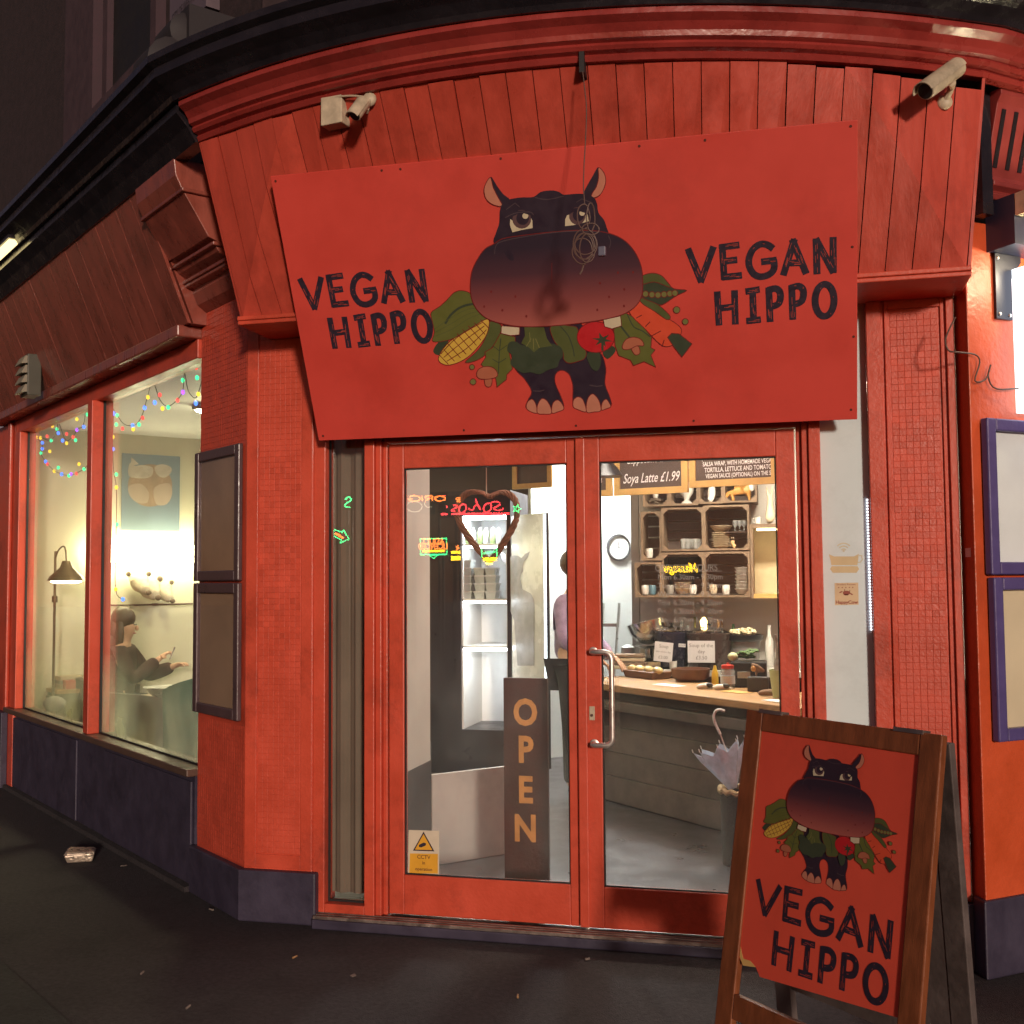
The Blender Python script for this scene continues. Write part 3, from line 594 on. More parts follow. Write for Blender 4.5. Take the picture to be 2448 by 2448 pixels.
# --- vegetables below the chin
shape(I_mg, [(870, 1170), (920, 1150), (1000, 1155), (1050, 1170), (1060, 1240), (1085, 1290), (1110, 1332), (1096, 1372), (1060, 1388), (1000, 1402), (962, 1380), (952, 1320), (900, 1260)], line=I_line)
stroke(I_dg, [(930, 1150), (990, 1220), (1020, 1300), (1030, 1355)], 7, True)
shape(I_tom, ell(1172, 1230, 124, 102, 28), False, I_line)
st = []
for i in range(12): a = pi*2*i/12+0.2; r_ = 70 if i % 2 == 0 else 24; st.append((1215+r_*cos(a), 1248+r_*0.72*sin(a)))
shape(I_dg, st, False); stroke(I_dg, [(1215, 1250), (1216, 1316)], 15)
shape(I_dg, [(598, 1268), (640, 1258), (690, 1284), (740, 1276), (800, 1292), (850, 1272), (900, 1276), (944, 1300), (956, 1350), (932, 1386), (916, 1428), (858, 1446), (800, 1475), (744, 1462), (690, 1466), (640, 1436), (610, 1404), (618, 1350), (590, 1318)])
shape(I_mg, [(700, 1165), (830, 1165), (850, 1240), (884, 1288), (800, 1300), (764, 1330), (730, 1296), (680, 1270), (705, 1220)], sm=False)
for a, b in (((745, 1240), (715, 1290)), ((760, 1240), (762, 1310)), ((775, 1240), (800, 1300)), ((735, 1200), (740, 1260))): stroke(I_pgr, [a, b], 6)
shape(I_wh, [(550, 1155), (670, 1165), (668, 1214), (610, 1220), (548, 1205)], False, I_line); shape(I_wh, [(1222, 1115), (1335, 1090), (1342, 1155), (1280, 1175), (1230, 1160)], False, I_line)
# --- ears, head
shape(I_dark, [(480, 170), (520, 230), (560, 285), (605, 325), (560, 368), (520, 330), (490, 250)]); shape(I_pink, [(478, 178), (450, 210), (435, 260), (446, 312), (476, 345), (520, 364), (556, 362), (530, 312), (496, 244)], line=I_line)
shape(I_dark, [(1188, 108), (1150, 170), (1110, 240), (1090, 292), (1140, 298), (1164, 270), (1192, 190)]); shape(I_pink, [(1190, 112), (1225, 145), (1238, 195), (1225, 250), (1195, 295), (1150, 312), (1146, 285), (1175, 240), (1190, 180)], line=I_line)
shape(I_dark, [(760, 305), (810, 272), (880, 262), (930, 272), (962, 290), (1040, 284), (1110, 288), (1160, 310), (1180, 350), (1190, 410), (1225, 455), (1245, 510), (1258, 570), (1200, 640), (900, 680), (600, 650), (502, 610), (515, 540), (535, 480), (540, 400), (556, 350), (600, 322), (680, 308)])
stroke(I_grey, [(770, 308), (850, 322), (960, 300)], 5, True)
SN = smoothpts([(500, 615), (560, 580), (680, 560), (850, 540), (1050, 525), (1180, 530), (1290, 555), (1370, 600), (1430, 670), (1470, 760), (1482, 860), (1474, 960), (1430, 1030), (1350, 1080), (1230, 1112), (1050, 1140), (850, 1158), (680, 1160), (560, 1142), (460, 1110), (390, 1050), (355, 980), (345, 900), (355, 800), (390, 720), (440, 650)], 4)
SNOUT_AT = len(ART); LAYN[0] += 1; ART.append((I_fade, SN, LAYN[0])); stroke(I_line, SN+[SN[0]], 6)
stroke(I_grey, [(520, 610), (620, 582), (850, 545), (1050, 530), (1200, 536)], 5, True); stroke(I_line, [(882, 740), (882, 880)], 4)
shape(I_dark, ell(600, 685, 22, 48, 16, -0.6), False); stroke(I_grey, [(505, 680), (512, 630), (540, 600)], 4, True); stroke(I_grey, [(1255, 560), (1270, 600), (1262, 640)], 4, True)
for x, y in ((482, 930), (436, 1028), (556, 1052), (642, 962), (714, 1092), (1318, 804), (1418, 802), (1200, 874), (1360, 914), (1260, 964), (1358, 1024), (1182, 1050)): shape(I_line, ell(x, y, 7, 9, 8), False)
# --- eyes
shape(I_wh, [(608, 450), (606, 490), (622, 538), (680, 524), (756, 510), (754, 462), (738, 430), (700, 470), (650, 480)], False); shape(I_iris, ell(684, 452, 62, 62), False); shape(I_dark, ell(690, 446, 42, 44), False); shape(I_wh, ell(708, 430, 20, 20), False)
shape(I_wh, [(988, 412), (970, 455), (970, 498), (1030, 490), (1126, 466), (1118, 420), (1080, 440), (1020, 450)], False); shape(I_iris, ell(1050, 430, 54, 58), False); shape(I_dark, ell(1058, 424, 38, 42), False); shape(I_wh, ell(1082, 410, 18, 20), False)
shape(I_dark, [(575, 420), (640, 400), (720, 396), (770, 420), (740, 424), (680, 412), (610, 440), (580, 455)]); shape(I_dark, [(960, 400), (1040, 378), (1110, 385), (1150, 420), (1110, 412), (1040, 398), (985, 425)])
stroke(I_grey, [(575, 442), (640, 412), (735, 404), (762, 424)], 5, True); stroke(I_grey, [(582, 388), (640, 345), (670, 372)], 5); stroke(I_grey, [(1045, 340), (1080, 318), (1150, 345)], 5)

# sign-board frame: x along the board, y up its face, z out
SO = V((0, -0.15, 2.18)); ST = V((0, -0.51, 1.06)).normalized(); SNm = V((1, 0, 0)).cross(ST)
def sl_(u, v):
    q = hit(u, v, SO, SNm)-SO; return q.x, q.dot(ST)
def art_local():
    out = []
    for inkq, pts, ly in ART: out.append((inkq, ly, [sl_(1000+x/2.76, 360+y/2.7606) for x, y in pts]))
    return out
ARTL = art_local()
SEQ = ST
def emblem(parent, fr, lift=0.0008, step=0.00007):
    mb = MB(); fade = []
    sy = [p[1] for p in ARTL[SNOUT_AT][2]]; y0, y1 = min(sy), max(sy)
    for inkq, ly, pts in ARTL:
        mb.cur = IX[inkq.name]; z = lift+ly*step*0.35
        mb.flat([fr(x, y, z) for x, y in pts])
        fade += [((p[1]-y0)/(y1-y0)) for p in pts]
    mb.nonorm = True
    o = mb.build('painted_emblem', INKLIST, parent)
    at = o.data.attributes.new('fade', 'FLOAT', 'POINT'); at.data.foreach_set('value', fade)
    return o
LET = {'V': [[(0.0, 1), (0.44, 0)], [(0.44, 0), (0.98, 1)]], 'E': [[(0.08, 1), (0.12, 0)], [(0.0, 0.97), (0.92, 1.0)], [(0.1, 0.53), (0.78, 0.55)], [(0.08, 0.04), (1, 0.06)]],
       'G': [[(0.90, 0.86), (0.72, 0.97), (0.48, 1.0), (0.22, 0.86), (0.07, 0.6), (0.07, 0.35), (0.22, 0.1), (0.48, 0.0), (0.78, 0.06), (0.95, 0.22), (0.95, 0.45)], [(0.55, 0.46), (1.0, 0.48)]],
       'A': [[(0.0, 0), (0.5, 1)], [(0.44, 1), (1, 0)], [(0.2, 0.33), (0.8, 0.31)]], 'N': [[(0.08, 0), (0.06, 1)], [(0.06, 1), (0.92, 0)], [(0.92, 0), (0.93, 1)]],
       'H': [[(0.05, 0), (0.03, 1)], [(0.95, 0), (0.97, 1)], [(0.05, 0.5), (0.95, 0.53)]], 'I': [[(0.5, 0), (0.5, 1)], [(0.02, 0.97), (0.98, 1.0)], [(0.0, 0.03), (1, 0.05)]],
       'P': [[(0.1, 0), (0.07, 1)], [(0.07, 0.97), (0.6, 1.0), (0.92, 0.9), (0.98, 0.72), (0.85, 0.54), (0.5, 0.46), (0.1, 0.44)]], 'O': [[(0.5+0.46*cos(t), 0.5+0.5*sin(t)) for t in [2*pi*i/18 for i in range(19)]]]}
LAY = [('V', 0, .205, 1), ('E', .215, .375, 1), ('G', .385, .605, 1), ('A', .62, .80, 1), ('N', .825, .985, 1), ('H', .175, .335, 0), ('I', .375, .49, 0), ('P', .515, .635, 0), ('P', .665, .785, 0), ('O', .815, .985, 0)]
def lettering(parent, fr, x0, y0, wd, hh, gap, lift=0.0012):
    mb = MB(); mb.nonorm = True; rs = random.Random(5); wst = hh*0.175; k = 0
    for ch, a, b, row in LAY:
        bx, by = x0+a*wd, y0+row*(hh+gap)+rs.uniform(-0.004, 0.004)+(0.03*hh if row else -0.02*hh)*(a-0.5); cw = (b-a)*wd
        m_ = wst*0.42
        for line in LET[ch]:
            pts = [(bx+m_+(cw-2*m_)*px, by+m_+(hh-2*m_)*py) for px, py in line]
            if len(pts) > 2: pts = smoothpts(pts, 3, False)
            mb.cur = 0; k += 1
            for qd in ribbon(pts, wst):
                mb.flat([fr(x, y, lift+k*0.00002) for x, y in qd])
            mb.cur = 1
            for _ in range(5):       # dry-brush scratches inside the stroke
                i = rs.randrange(len(pts)-1); p, q2 = V(pts[i]), V(pts[i+1]); dd = (q2-p); ln = dd.length or 1e-6; dd = dd/ln; t0 = rs.uniform(0.0, 0.75); off = rs.uniform(-0.28, 0.28)*wst; nn = V((-dd.y, dd.x))
                seg = min(ln*0.9, hh*rs.uniform(0.10, 0.22)); a_ = p+dd*ln*t0+nn*off
                for qd in ribbon([tuple(a_), tuple(a_+dd*min(seg, ln*(1-t0)))], wst*0.075): mb.flat([fr(x, y, lift+0.0009) for x, y in qd])
    return mb.build('painted_lettering', [ink, I_scr], parent)

sfr = frame(SO, (1, 0, 0), ST)
sb = thing('hanging_sign', (0, -0.15, 2.18), 'wide tilted red sign board over the doors, lettered VEGAN HIPPO beside a hippo', 'sign')
mb = MB(); mb.hexa([sfr(-1.19, 0.008, -0.018), sfr(1.154, 0.008, -0.018), sfr(1.154, 0.008, 0), sfr(-1.19, 0.008, 0), sfr(-1.19, 1.172, -0.018), sfr(1.154, 1.160, -0.018), sfr(1.154, 1.160, 0), sfr(-1.19, 1.172, 0)])
mb.build('board', signred, sb, bevel=0.002)
emblem(sb, sfr); lettering(sb, sfr, -1.15, 0.425, 0.585, 0.148, 0.028); lettering(sb, sfr, 0.505, 0.425, 0.585, 0.148, 0.028)
mb = MB()
for x, y in ((-1.17, 1.15), (-0.70, 1.15), (-0.62, 1.148), (-0.2, 1.15), (0.35, 1.145), (0.6, 1.142), (1.13, 1.14), (-1.165, 0.03), (1.13, 0.05), (0.0, 0.03), (-0.5, 0.03), (0.5, 0.03), (1.135, 0.7), (1.14, 0.35)): mb.lathe([(0.0055, 0), (0.0045, 0.002)], None, 8, frame(sfr(x, y, 0), (1, 0, 0), ST))
mb.build('screw', mat('rusty_screw', (0.10, 0.02, 0.012), rough=0.6), sb)
# battens that carry the board off the fascia
mb = MB()
for x in (-0.75, 0.75):
    for y0, y1, dpt in ((0.62, 0.68, 0.07), (1.05, 1.11, 0.07)): mb.fb(lambda a, b, z: sfr(a, z, b), x-0.2, x+0.2, -dpt, -0.0185, y0, y1)
mb.build('batten', darkwood, sb)

# ------------------------------------------------------------------ A-board on the pavement
ZT = 1.12; ATL, ATR = onZ(1785, 1695, ZT), onZ(2252, 1757, ZT); AW = (ATR-ATL).length; AX = (ATR-ATL).normalized(); AN = V((AX.y, -AX.x, 0))
foot = ATL + AN*0.19; foot.z = 0.0
AY = (ATL-foot).normalized(); AH = (ATL-foot).length
afr = frame(foot, AX, AY); AZ = AX.cross(AY)
def al_(u, v):
    q = hit(u, v, foot, AZ)-foot; return q.dot(AX), q.dot(AY)
ab = thing('pavement_a_board', (foot+AX*AW/2), 'brown wooden A-board with red hippo panel lettered VEGAN HIPPO, standing before the doors', 'sign')
def abox(mb, x0, x1, y0, y1, z0, z1): return mb.fb(lambda a, b, c: afr(a, c, b), x0, x1, z0, z1, y0, y1)
fwL = (al_(1812, 1745)[0]); ptop = 0.5*(al_(1812, 1745)[1]+al_(2187, 1806)[1]); fwR = AW-al_(2187, 1806)[0]
pbot = al_(2135, 2430)[1]; fw = 0.5*(fwL+fwR)
zc = -0.0
for x0, x1 in ((0.0, fw), (AW-fw, AW)):
    abox(MB(), x0, x1, 0.004, AH, -0.026, 0.0).build('leg', aframe, ab, bevel=0.004)
abox(MB(), fw, AW-fw, ptop, AH-0.001, -0.025, -0.0008).build('top_rail', aframe, ab, bevel=0.004)
rb1 = al_(1790, 2392)[1]; abox(MB(), fw, AW-fw, rb1-0.075, rb1, -0.025, -0.0008).build('bottom_rail', aframe, ab, bevel=0.004)
# panel with a broken lower left corner
pA = [(fw-0.004, al_(1772, 2290)[1]), (fw+0.02, al_(1796, 2318)[1]), (fw+0.075, al_(1826, 2322)[1]), (fw+0.095, al_(1835, 2345)[1]), (AW-fw+0.004, pbot), (AW-fw+0.004, ptop+0.005), (fw-0.004, ptop+0.005)]
MB().prism([afr(x, y, -0.008) for x, y in pA], -AZ*0.006).build('printed_panel', aboardred, ab)
mb = MB(); mb.prism([afr(fw+0.002, pA[0][1]+0.03, -0.0078), afr(fw+0.002, pA[0][1], -0.0078), afr(fw+0.02, pA[1][1], -0.0078), afr(fw+0.075, pA[2][1], -0.0078), afr(fw+0.05, pA[2][1]+0.012, -0.0078), afr(fw+0.018, pA[1][1]+0.02, -0.0078)], AZ*0.0006); mb.build('chipped_edge', pine, ab)
# place the emblem and lettering from where they sit on the panel
ex0, ex1 = al_(1817, 1975)[0], al_(2139, 2060)[0]; kx = (ex1-ex0)/(0.506+0.60)
ey0, ey1 = al_(1915, 2098)[1], al_(1926, 1780)[1]; ky = (ey1-ey0)/(1.087-0.11)
emblem(ab, lambda x, y, z: afr(ex0+(x+0.60)*kx, ey0+(y-0.105)*ky, z-0.008), lift=0.0009)
tx0, tx1 = al_(1800, 2150)[0], al_(2139, 2230)[0]; tyt = 0.5*(al_(1800, 2105)[1]+al_(2139, 2188)[1]); tyb = 0.5*(al_(1812, 2312)[1]+al_(2090, 2388)[1]); th = (tyt-tyb)
lettering(ab, lambda x, y, z: afr(x, y, z-0.008), tx0, tyb, tx1-tx0, th*0.455, th*0.09, lift=0.0009)
# rear frame
ft2 = V((-AN.x, -AN.y, 0))*0.28; bfr = frame(foot+ft2+AN*(-0.19)*0.0, AX, (ATL-(foot+ft2)).normalized()); BH = (ATL-(foot+ft2)).length
for x0, x1 in ((0.0, 0.07), (AW-0.07, AW)):
    MB().fb(lambda a, b, c: bfr(a, c, b), x0, x1, -0.052, -0.027, 0.0, BH-0.03).build('leg', darkwood, ab, bevel=0.003)
MB().fb(lambda a, b, c: bfr(a, c, b), 0.07, AW-0.07, -0.05, -0.029, 0.22, BH-0.06).build('rear_panel', darkwood, ab)
MB().fb(lambda a, b, c: afr(a, c, b), 0.06, 0.16, -0.03, 0.004, AH-0.006, AH+0.006).build('hinge', alu, ab); MB().fb(lambda a, b, c: afr(a, c, b), AW-0.16, AW-0.06, -0.03, 0.004, AH-0.006, AH+0.006).build('hinge', alu, ab)

# ================================================================== THINGS ON THE FRONT
# hook and the cable coil that hangs before the sign
p0 = onY(1392, 150, -0.80); MB().box((p0.x-0.007, -0.83, p0.z-0.05), (p0.x+0.012, -0.76, p0.z+0.03)).build('hook_plate', rubber, shop)
def wirepts(px, y): return [onY(u, v, y) for u, v in px]
cz = thing('hanging_cable', onY(1400, 600, -0.86), 'thin brown cable ending in a tangled coil, hanging before the sign', 'cable')
tp = smoothpts([tuple(p) for p in wirepts([(1393, 172), (1398, 215), (1402, 260), (1400, 330), (1396, 400), (1395, 450), (1398, 490)], -0.86)], 5, False)
MB().tube(tp, 0.0022, 6).build('cable', wirem, cz, smooth=True)
mb = MB()
def loop(cx, cy, rx, ry, n=26, ph=0, wob=0.05, y=-0.86, turns=1.0):
    return [onY(cx+rx*(1+random.uniform(-wob, wob))*cos(2*pi*turns*i/n+ph), cy+ry*(1+random.uniform(-wob, wob))*sin(2*pi*turns*i/n+ph), y-0.012*sin(3.1*i/n)) for i in range(n)]
for a in ((1395, 518, 15, 30), (1412, 520, 10, 34), (1398, 585, 29, 36), (1396, 590, 22, 30), (1400, 583, 26, 26), (1404, 594, 18, 34), (1392, 600, 24, 30), (1412, 548, 20, 14)):
    mb.tube(smoothpts([tuple(p) for p in loop(*a, n=14)], 2), 0.0026, 6, True)
mb.tube([tuple(p) for p in wirepts([(1396, 628), (1392, 645), (1386, 656)], -0.86)], 0.004, 6); mb.build('coil', wirem, cz, smooth=True)
q = onY(1438, 600, -0.86); MB().box((q.x-0.012, q.y-0.01, q.z-0.02), (q.x+0.016, q.y+0.01, q.z+0.016)).build('connector', mat('grey_blue_plastic', (0.11, 0.11, 0.16)), cz, bevel=0.004)

def bullet_cam(name, base, tip, tail, rad, label, box=None, arm=True):
    t = thing(name, base, label, 'camera', 'security cameras under the cornice')
    tip, tail, base = V(tip), V(tail), V(base); ax = (tip-tail).normalized(); sd_ = ax.cross(ZV).normalized(); upv = sd_.cross(ax)
    fr = frame(tail, sd_, upv); ln = (tip-tail).length       # local z = sd x up = -ax
    mb = MB().tube([tail, tail+ax*0.01, tip-ax*0.006, tip], [rad*0.8, rad, rad, rad*0.92], 18); mb.build('body', cctvm, t, smooth=True)
    MB().tube([tip+ax*0.0005, tip+ax*0.002], [rad*0.82, rad*0.8], 16).build('lens', rubber, t)
    hood = MB(); n = 10
    for k_ in range(n):
        a0, a1 = pi*(0.02+0.96*k_/n), pi*(0.02+0.96*(k_+1)/n); r0, r1 = rad+0.003, rad+0.006
        P = lambda a, r, z: tail+sd_*cos(a)*r+upv*sin(a)*r+ax*z
        hood.hexa([P(a0, r0, 0.01), P(a1, r0, 0.01), P(a1, r1, 0.01), P(a0, r1, 0.01), P(a0, r0, ln+0.02), P(a1, r0, ln+0.02), P(a1, r1, ln+0.02), P(a0, r1, ln+0.02)])
    hood.build('sun_hood', cctvm, t)
    MB().tube([base, (base+tail)/2+V((0, 0, -0.01)), tail+ax*ln*0.3-upv*rad], [0.014, 0.012, 0.014], 10).build('bracket_arm', cctvm, t, smooth=True)
    MB().ball(base, (0.03, 0.018, 0.03), 14).build('mount', cctvm, t, smooth=True)
    return t
def on_fascia(u, v, off):     # a point a given distance out from the boards
    y = -0.55
    for _ in range(8):
        p = onY(u, v, y); k_ = (p.z-FZ0)/(FZ1-FZ0); y = FB+(topY(p.x)-FB)*k_-off
    return onY(u, v, y)
b1 = on_fascia(883, 238, 0.012); bullet_cam('security_camera', b1, on_fascia(848, 276, 0.16), on_fascia(872, 243, 0.07), 0.026, 'small cream bullet camera beside its white junction box, above the hippo sign')
b2 = on_fascia(2258, 245, 0.012); bullet_cam('security_camera', b2, on_fascia(2212, 218, 0.20), on_fascia(2292, 160, 0.10), 0.034, 'larger beige hooded camera on the folded boards near the orange wall')
c_ = on_fascia(806, 270, 0.0); mb = MB().fb(frame(c_, (cos(-0.18), sin(-0.18), 0), (0, 0, 1)), -0.05, 0.05, -0.062, 0.055, -0.02, 0.045)
mb.build('junction_box', cctvm, label='square cream junction box on the boards next to the small camera', cat='junction box', bevel=0.004)
pa, pb = on_fascia(786, 240, 0.02), on_fascia(870, 232, 0.02)
MB().tube(smoothpts([tuple(on_fascia(784, 244, 0.02)), tuple(on_fascia(800, 233, 0.02)), tuple(on_fascia(840, 229, 0.03)), tuple(on_fascia(874, 232, 0.03))], 4, False), 0.004, 6).build('camera_cable', cctvm, label='short cream cable from junction box to the small camera', cat='cable')

# alarm box on the left fascia
s_, z_ = onL(50, 895, 0.28); al = thing('louvred_speaker', L(s_, 0.24, z_-0.12), 'grey louvred box on the brown-red boards over the side window', 'alarm')
MB().fb(L, s_-0.13, s_+0.05, 0.16, 0.25, z_-0.14, z_+0.14).build('case', mat('grey_green_plastic', (0.07, 0.07, 0.055), rough=0.5), al, bevel=0.006)
for k_ in range(4): MB().hexa([L(s_-0.125, 0.2505, z_-0.12+k_*0.065), L(s_+0.045, 0.2505, z_-0.12+k_*0.065), L(s_+0.045, 0.29, z_-0.125+k_*0.065), L(s_-0.125, 0.29, z_-0.125+k_*0.065), L(s_-0.125, 0.2505, z_-0.07+k_*0.065), L(s_+0.045, 0.2505, z_-0.07+k_*0.065), L(s_+0.045, 0.262, z_-0.07+k_*0.065), L(s_-0.125, 0.262, z_-0.07+k_*0.065)]).build('louvre', mat('pale_grey_plastic', (0.24, 0.22, 0.17), rough=0.5), al)

# glowing strip standing in for a reflection on the gloss cornice, far left
s0, s1 = -4.6, -2.3
sla = thing('cornice_glint', L((s0+s1)/2, 0.52, 3.62), 'long warm glowing strip in place of a reflection on the black cornice', 'lamp')
MB().fb(L, s0, s1, 0.47, 0.54, 3.668, 3.69).build('glint_back', black, sla); MB().fb(L, s0+0.02, s1-0.02, 0.48, 0.53, 3.642, 3.667).build('diffuser', glow('cornice_glint_glow', (1.0, 0.78, 0.36), 2.2), sla)

# menu frames
def menu_frame(fr, a0, a1, z0, z1, fm, content, label, out=0.03, wd=0.05):
    t = thing('menu_frame', fr((a0+a1)/2, out, z0), label, 'menu frame', 'framed menu cases on the shop walls')
    mb = MB(); e = out
    mb.fb(fr, a0, a0+wd, 0.005, e, z0, z1); mb.fb(fr, a1-wd, a1, 0.005, e, z0, z1); mb.fb(fr, a0+wd, a1-wd, 0.005, e-0.0006, z0, z0+wd); mb.fb(fr, a0+wd, a1-wd, 0.005, e-0.0006, z1-wd, z1)
    mb.build('frame', fm, t, bevel=0.006)
    MB().fb(fr, a0+wd, a1-wd, 0.005, 0.010, z0+wd, z1-wd).build('menu_sheet', content, t)
    MB().fb(fr, a0+wd+0.0005, a1-wd-0.0005, 0.016, 0.019, z0+wd+0.0005, z1-wd-0.0005).build('pane', clear, t)
    return t
oldpaper = mat('brown_stained_paper', (0.34, 0.22, 0.14), rough=0.8, var=0.2, vs=3); oldpaper2 = mat('faded_tan_paper', (0.42, 0.28, 0.18), rough=0.8, var=0.15, vs=3)
menu_frame(L, -0.575, -0.03, 1.555, 2.206, dpurple, oldpaper, 'upper dark brown menu case on the tiled pilaster by the steamed window')
menu_frame(L, -0.575, -0.03, 0.90, 1.545, dpurple, oldpaper2, 'lower dark brown menu case on the tiled pilaster by the steamed window')
palep = mat('pale_blue_menu_sheet', (0.78, 0.86, 0.90), rough=0.6, var=0.08, vs=3); creamp = mat('cream_menu_sheet', (0.72, 0.63, 0.44), rough=0.6, var=0.08, vs=3)
menu_frame(R, 0.048, 0.80, 1.556, 2.178, purple, palep, 'upper purple menu case with pale sheet on the orange wall', out=0.04)
menu_frame(R, 0.058, 0.80, 0.903, 1.545, purple, creamp, 'lower purple menu case with cream sheet on the orange wall', out=0.04)

# neighbour's hardware on the right
mb = MB().prism([R(0.12, 0.0, 2.86), R(2.5, 0.0, 2.86), R(2.5, 0.14, 2.86), R(0.12, 0.14, 2.86)], ZV*0.2); mb.build('dark_beam', mat('blue_black_paint', (0.03, 0.03, 0.06), rough=0.4), shop)
con = MB(); con.prism([R(0.095, o, z) for o, z in ((-0.02, 3.062), (0.05, 3.064), (0.06, 3.085), (0.045, 3.10), (0.07, 3.115), (0.07, 3.135), (0.03, 3.15), (0.03, 3.17), (0.10, 3.44), (0.12, 3.47), (0.12, 3.495), (-0.02, 3.495))], DR*1.2); cono = con.build('console_bracket', mat('maroon_paint', (0.26, 0.040, 0.036), rough=0.4, var=0.2, vs=6), shop, bevel=0.003)
for k_ in range(6):
    a = 0.125+k_*0.07; MB().hexa([R(a, 0.02, 3.20), R(a+0.022, 0.02, 3.20), R(a+0.022, 0.042, 3.20), R(a, 0.042, 3.20), R(a, 0.07, 3.42), R(a+0.022, 0.07, 3.42), R(a+0.022, 0.098, 3.42), R(a, 0.098, 3.42)]).build('flute', black, cono)
MB().fb(R, 0.03, 0.088, -0.05, 0.07, 2.99, 3.495).build('dark_gap_post', black, shop)
bp_ = thing('steel_bracket', R(0.2, 0.02, 2.58), 'dark steel bracket plate bolted to the orange wall under a cable box', 'bracket')
pts = [(0.150, 2.59), (0.243, 2.59), (0.243, 2.76), (0.30, 2.835), (0.30, 2.86), (0.150, 2.86)]; MB().prism([R(a, 0.002, z) for a, z in pts], NR*0.012).build('plate', mat('dark_steel', (0.035, 0.035, 0.05), rough=0.35, metal=0.6), bp_, bevel=0.002)
for a, z in ((0.168, 2.61), (0.225, 2.608), (0.165, 2.84)): MB().lathe([(0.008, 0), (0.007, 0.004), (0.003, 0.006)], None, 10, frame(R(a, 0.0141, z), DR, (0, 0, 1))).build('bolt', steel, bp_, smooth=True)
cb = thing('cable_box', R(0.19, 0.145, 2.95), 'small beige cable box on the dark beam with grey wires', 'cable box')
MB().fb(R, 0.12, 0.215, 0.142, 0.20, 2.97, 3.06).build('box', cctvm, cb, bevel=0.004)
mb = MB()
for pts in ([(0.2, 0.17, 3.0), (0.27, 0.2, 2.985), (0.4, 0.2, 2.965)], [(0.19, 0.17, 2.97), (0.26, 0.19, 2.93), (0.4, 0.2, 2.90)], [(0.2, 0.19, 3.0), (0.26, 0.2, 2.94), (0.24, 0.2, 2.86), (0.25, 0.2, 2.75), (0.32, 0.22, 2.66), (0.34, 0.24, 2.4)]): mb.tube(smoothpts([tuple(R(*p)) for p in pts], 4, False), 0.004, 6)
mb.build('wire', mat('grey_cable', (0.22, 0.20, 0.22), rough=0.5), cb, smooth=True)
cw = [onY(u, v, -0.22) for u, v in ((2284, 758), (2268, 790), (2260, 815), (2268, 838), (2288, 842))] + [R(*p) for p in ((0.015, 0.02, 2.43), (0.04, 0.02, 2.40), (0.01, 0.02, 2.325), (0.07, 0.02, 2.335), (0.10, 0.02, 2.395), (0.085, 0.02, 2.345), (0.13, 0.02, 2.30), (0.30, 0.03, 2.31), (0.55, 0.05, 2.28))]
MB().tube(smoothpts([tuple(p) for p in cw], 4, False), 0.0035, 6).build('loose_wire', wirem, label='thin dark wire curling across the orange wall above the purple case', cat='wire', smooth=True)
lb = thing('light_box', R(0.6, 0.06, 2.2), 'glowing white light box sign with red lettering on the orange wall', 'light box')
MB().fb(R, 0.245, 1.0, 0.012, 0.10, 2.21, 2.80).build('diffuser', glow('light_box_glow', (0.92, 0.97, 1.0), 3.2), lb)
mb = MB(); lf = frame(R(0.62, 0.1005, 2.5), DR, (0, 0, 1))
for txt, sz, x, z in (('NEWS', 0.22, -0.02, 0.05), ('0', 0.12, -0.28, -0.17)): pass
for a0, a1, z0, z1 in ((0.318, 0.332, 2.47, 2.66),): mb.fb(R, a0, a1, 0.1005, 0.103, z0, z1)
mb.prism([R(0.332, 0.1006, 2.66), R(0.346, 0.1006, 2.66), R(0.45, 0.1006, 2.47), R(0.436, 0.1006, 2.47)], NR*0.0022); mb.fb(R, 0.45, 0.464, 0.1005, 0.103, 2.47, 2.66)
mb.tube([R(0.355+0.030*cos(2*pi*i/20), 0.103, 2.315+0.055*sin(2*pi*i/20)) for i in range(20)], 0.006, 6, True)
mb.build('red_lettering', mat('red_vinyl', (0.45, 0.02, 0.03)), lb)
# small spot lamp on the beam that washes the orange wall
spl = thing('wall_lamp', R(0.36, 0.24, 2.86), 'small white lamp under the dark beam above the light box', 'lamp')
MB().tube([R(0.36, 0.14, 2.88), R(0.36, 0.26, 2.88), R(0.36, 0.28, 2.86)], 0.008, 8).build('arm', blackpl, spl); MB().ball(R(0.36, 0.28, 2.82), (0.045, 0.045, 0.035), 14).build('bulb', glow('wall_lamp_glow', (1.0, 0.84, 0.52), 210.0), spl, smooth=True)

# little label on the pier, stickers
q0 = V((1.5635, -0.115, 1.63)); pn = V((-(C1.y+0.028), C1.x-1.552, 0)); tdir = (C1-V((1.552, -0.028, 0))).normalized()
MB().fb(frame(V((1.569, -0.08, 1.645)), tdir, (0, 0, 1)), -0.022, 0.022, -0.018, 0.018, 0.0005, 0.0015).build('paper_label', paper, label='small torn white label on the dark edge of the orange pier', cat='label')

def sticker(name, corner_px, face_y, build, label):
    pass
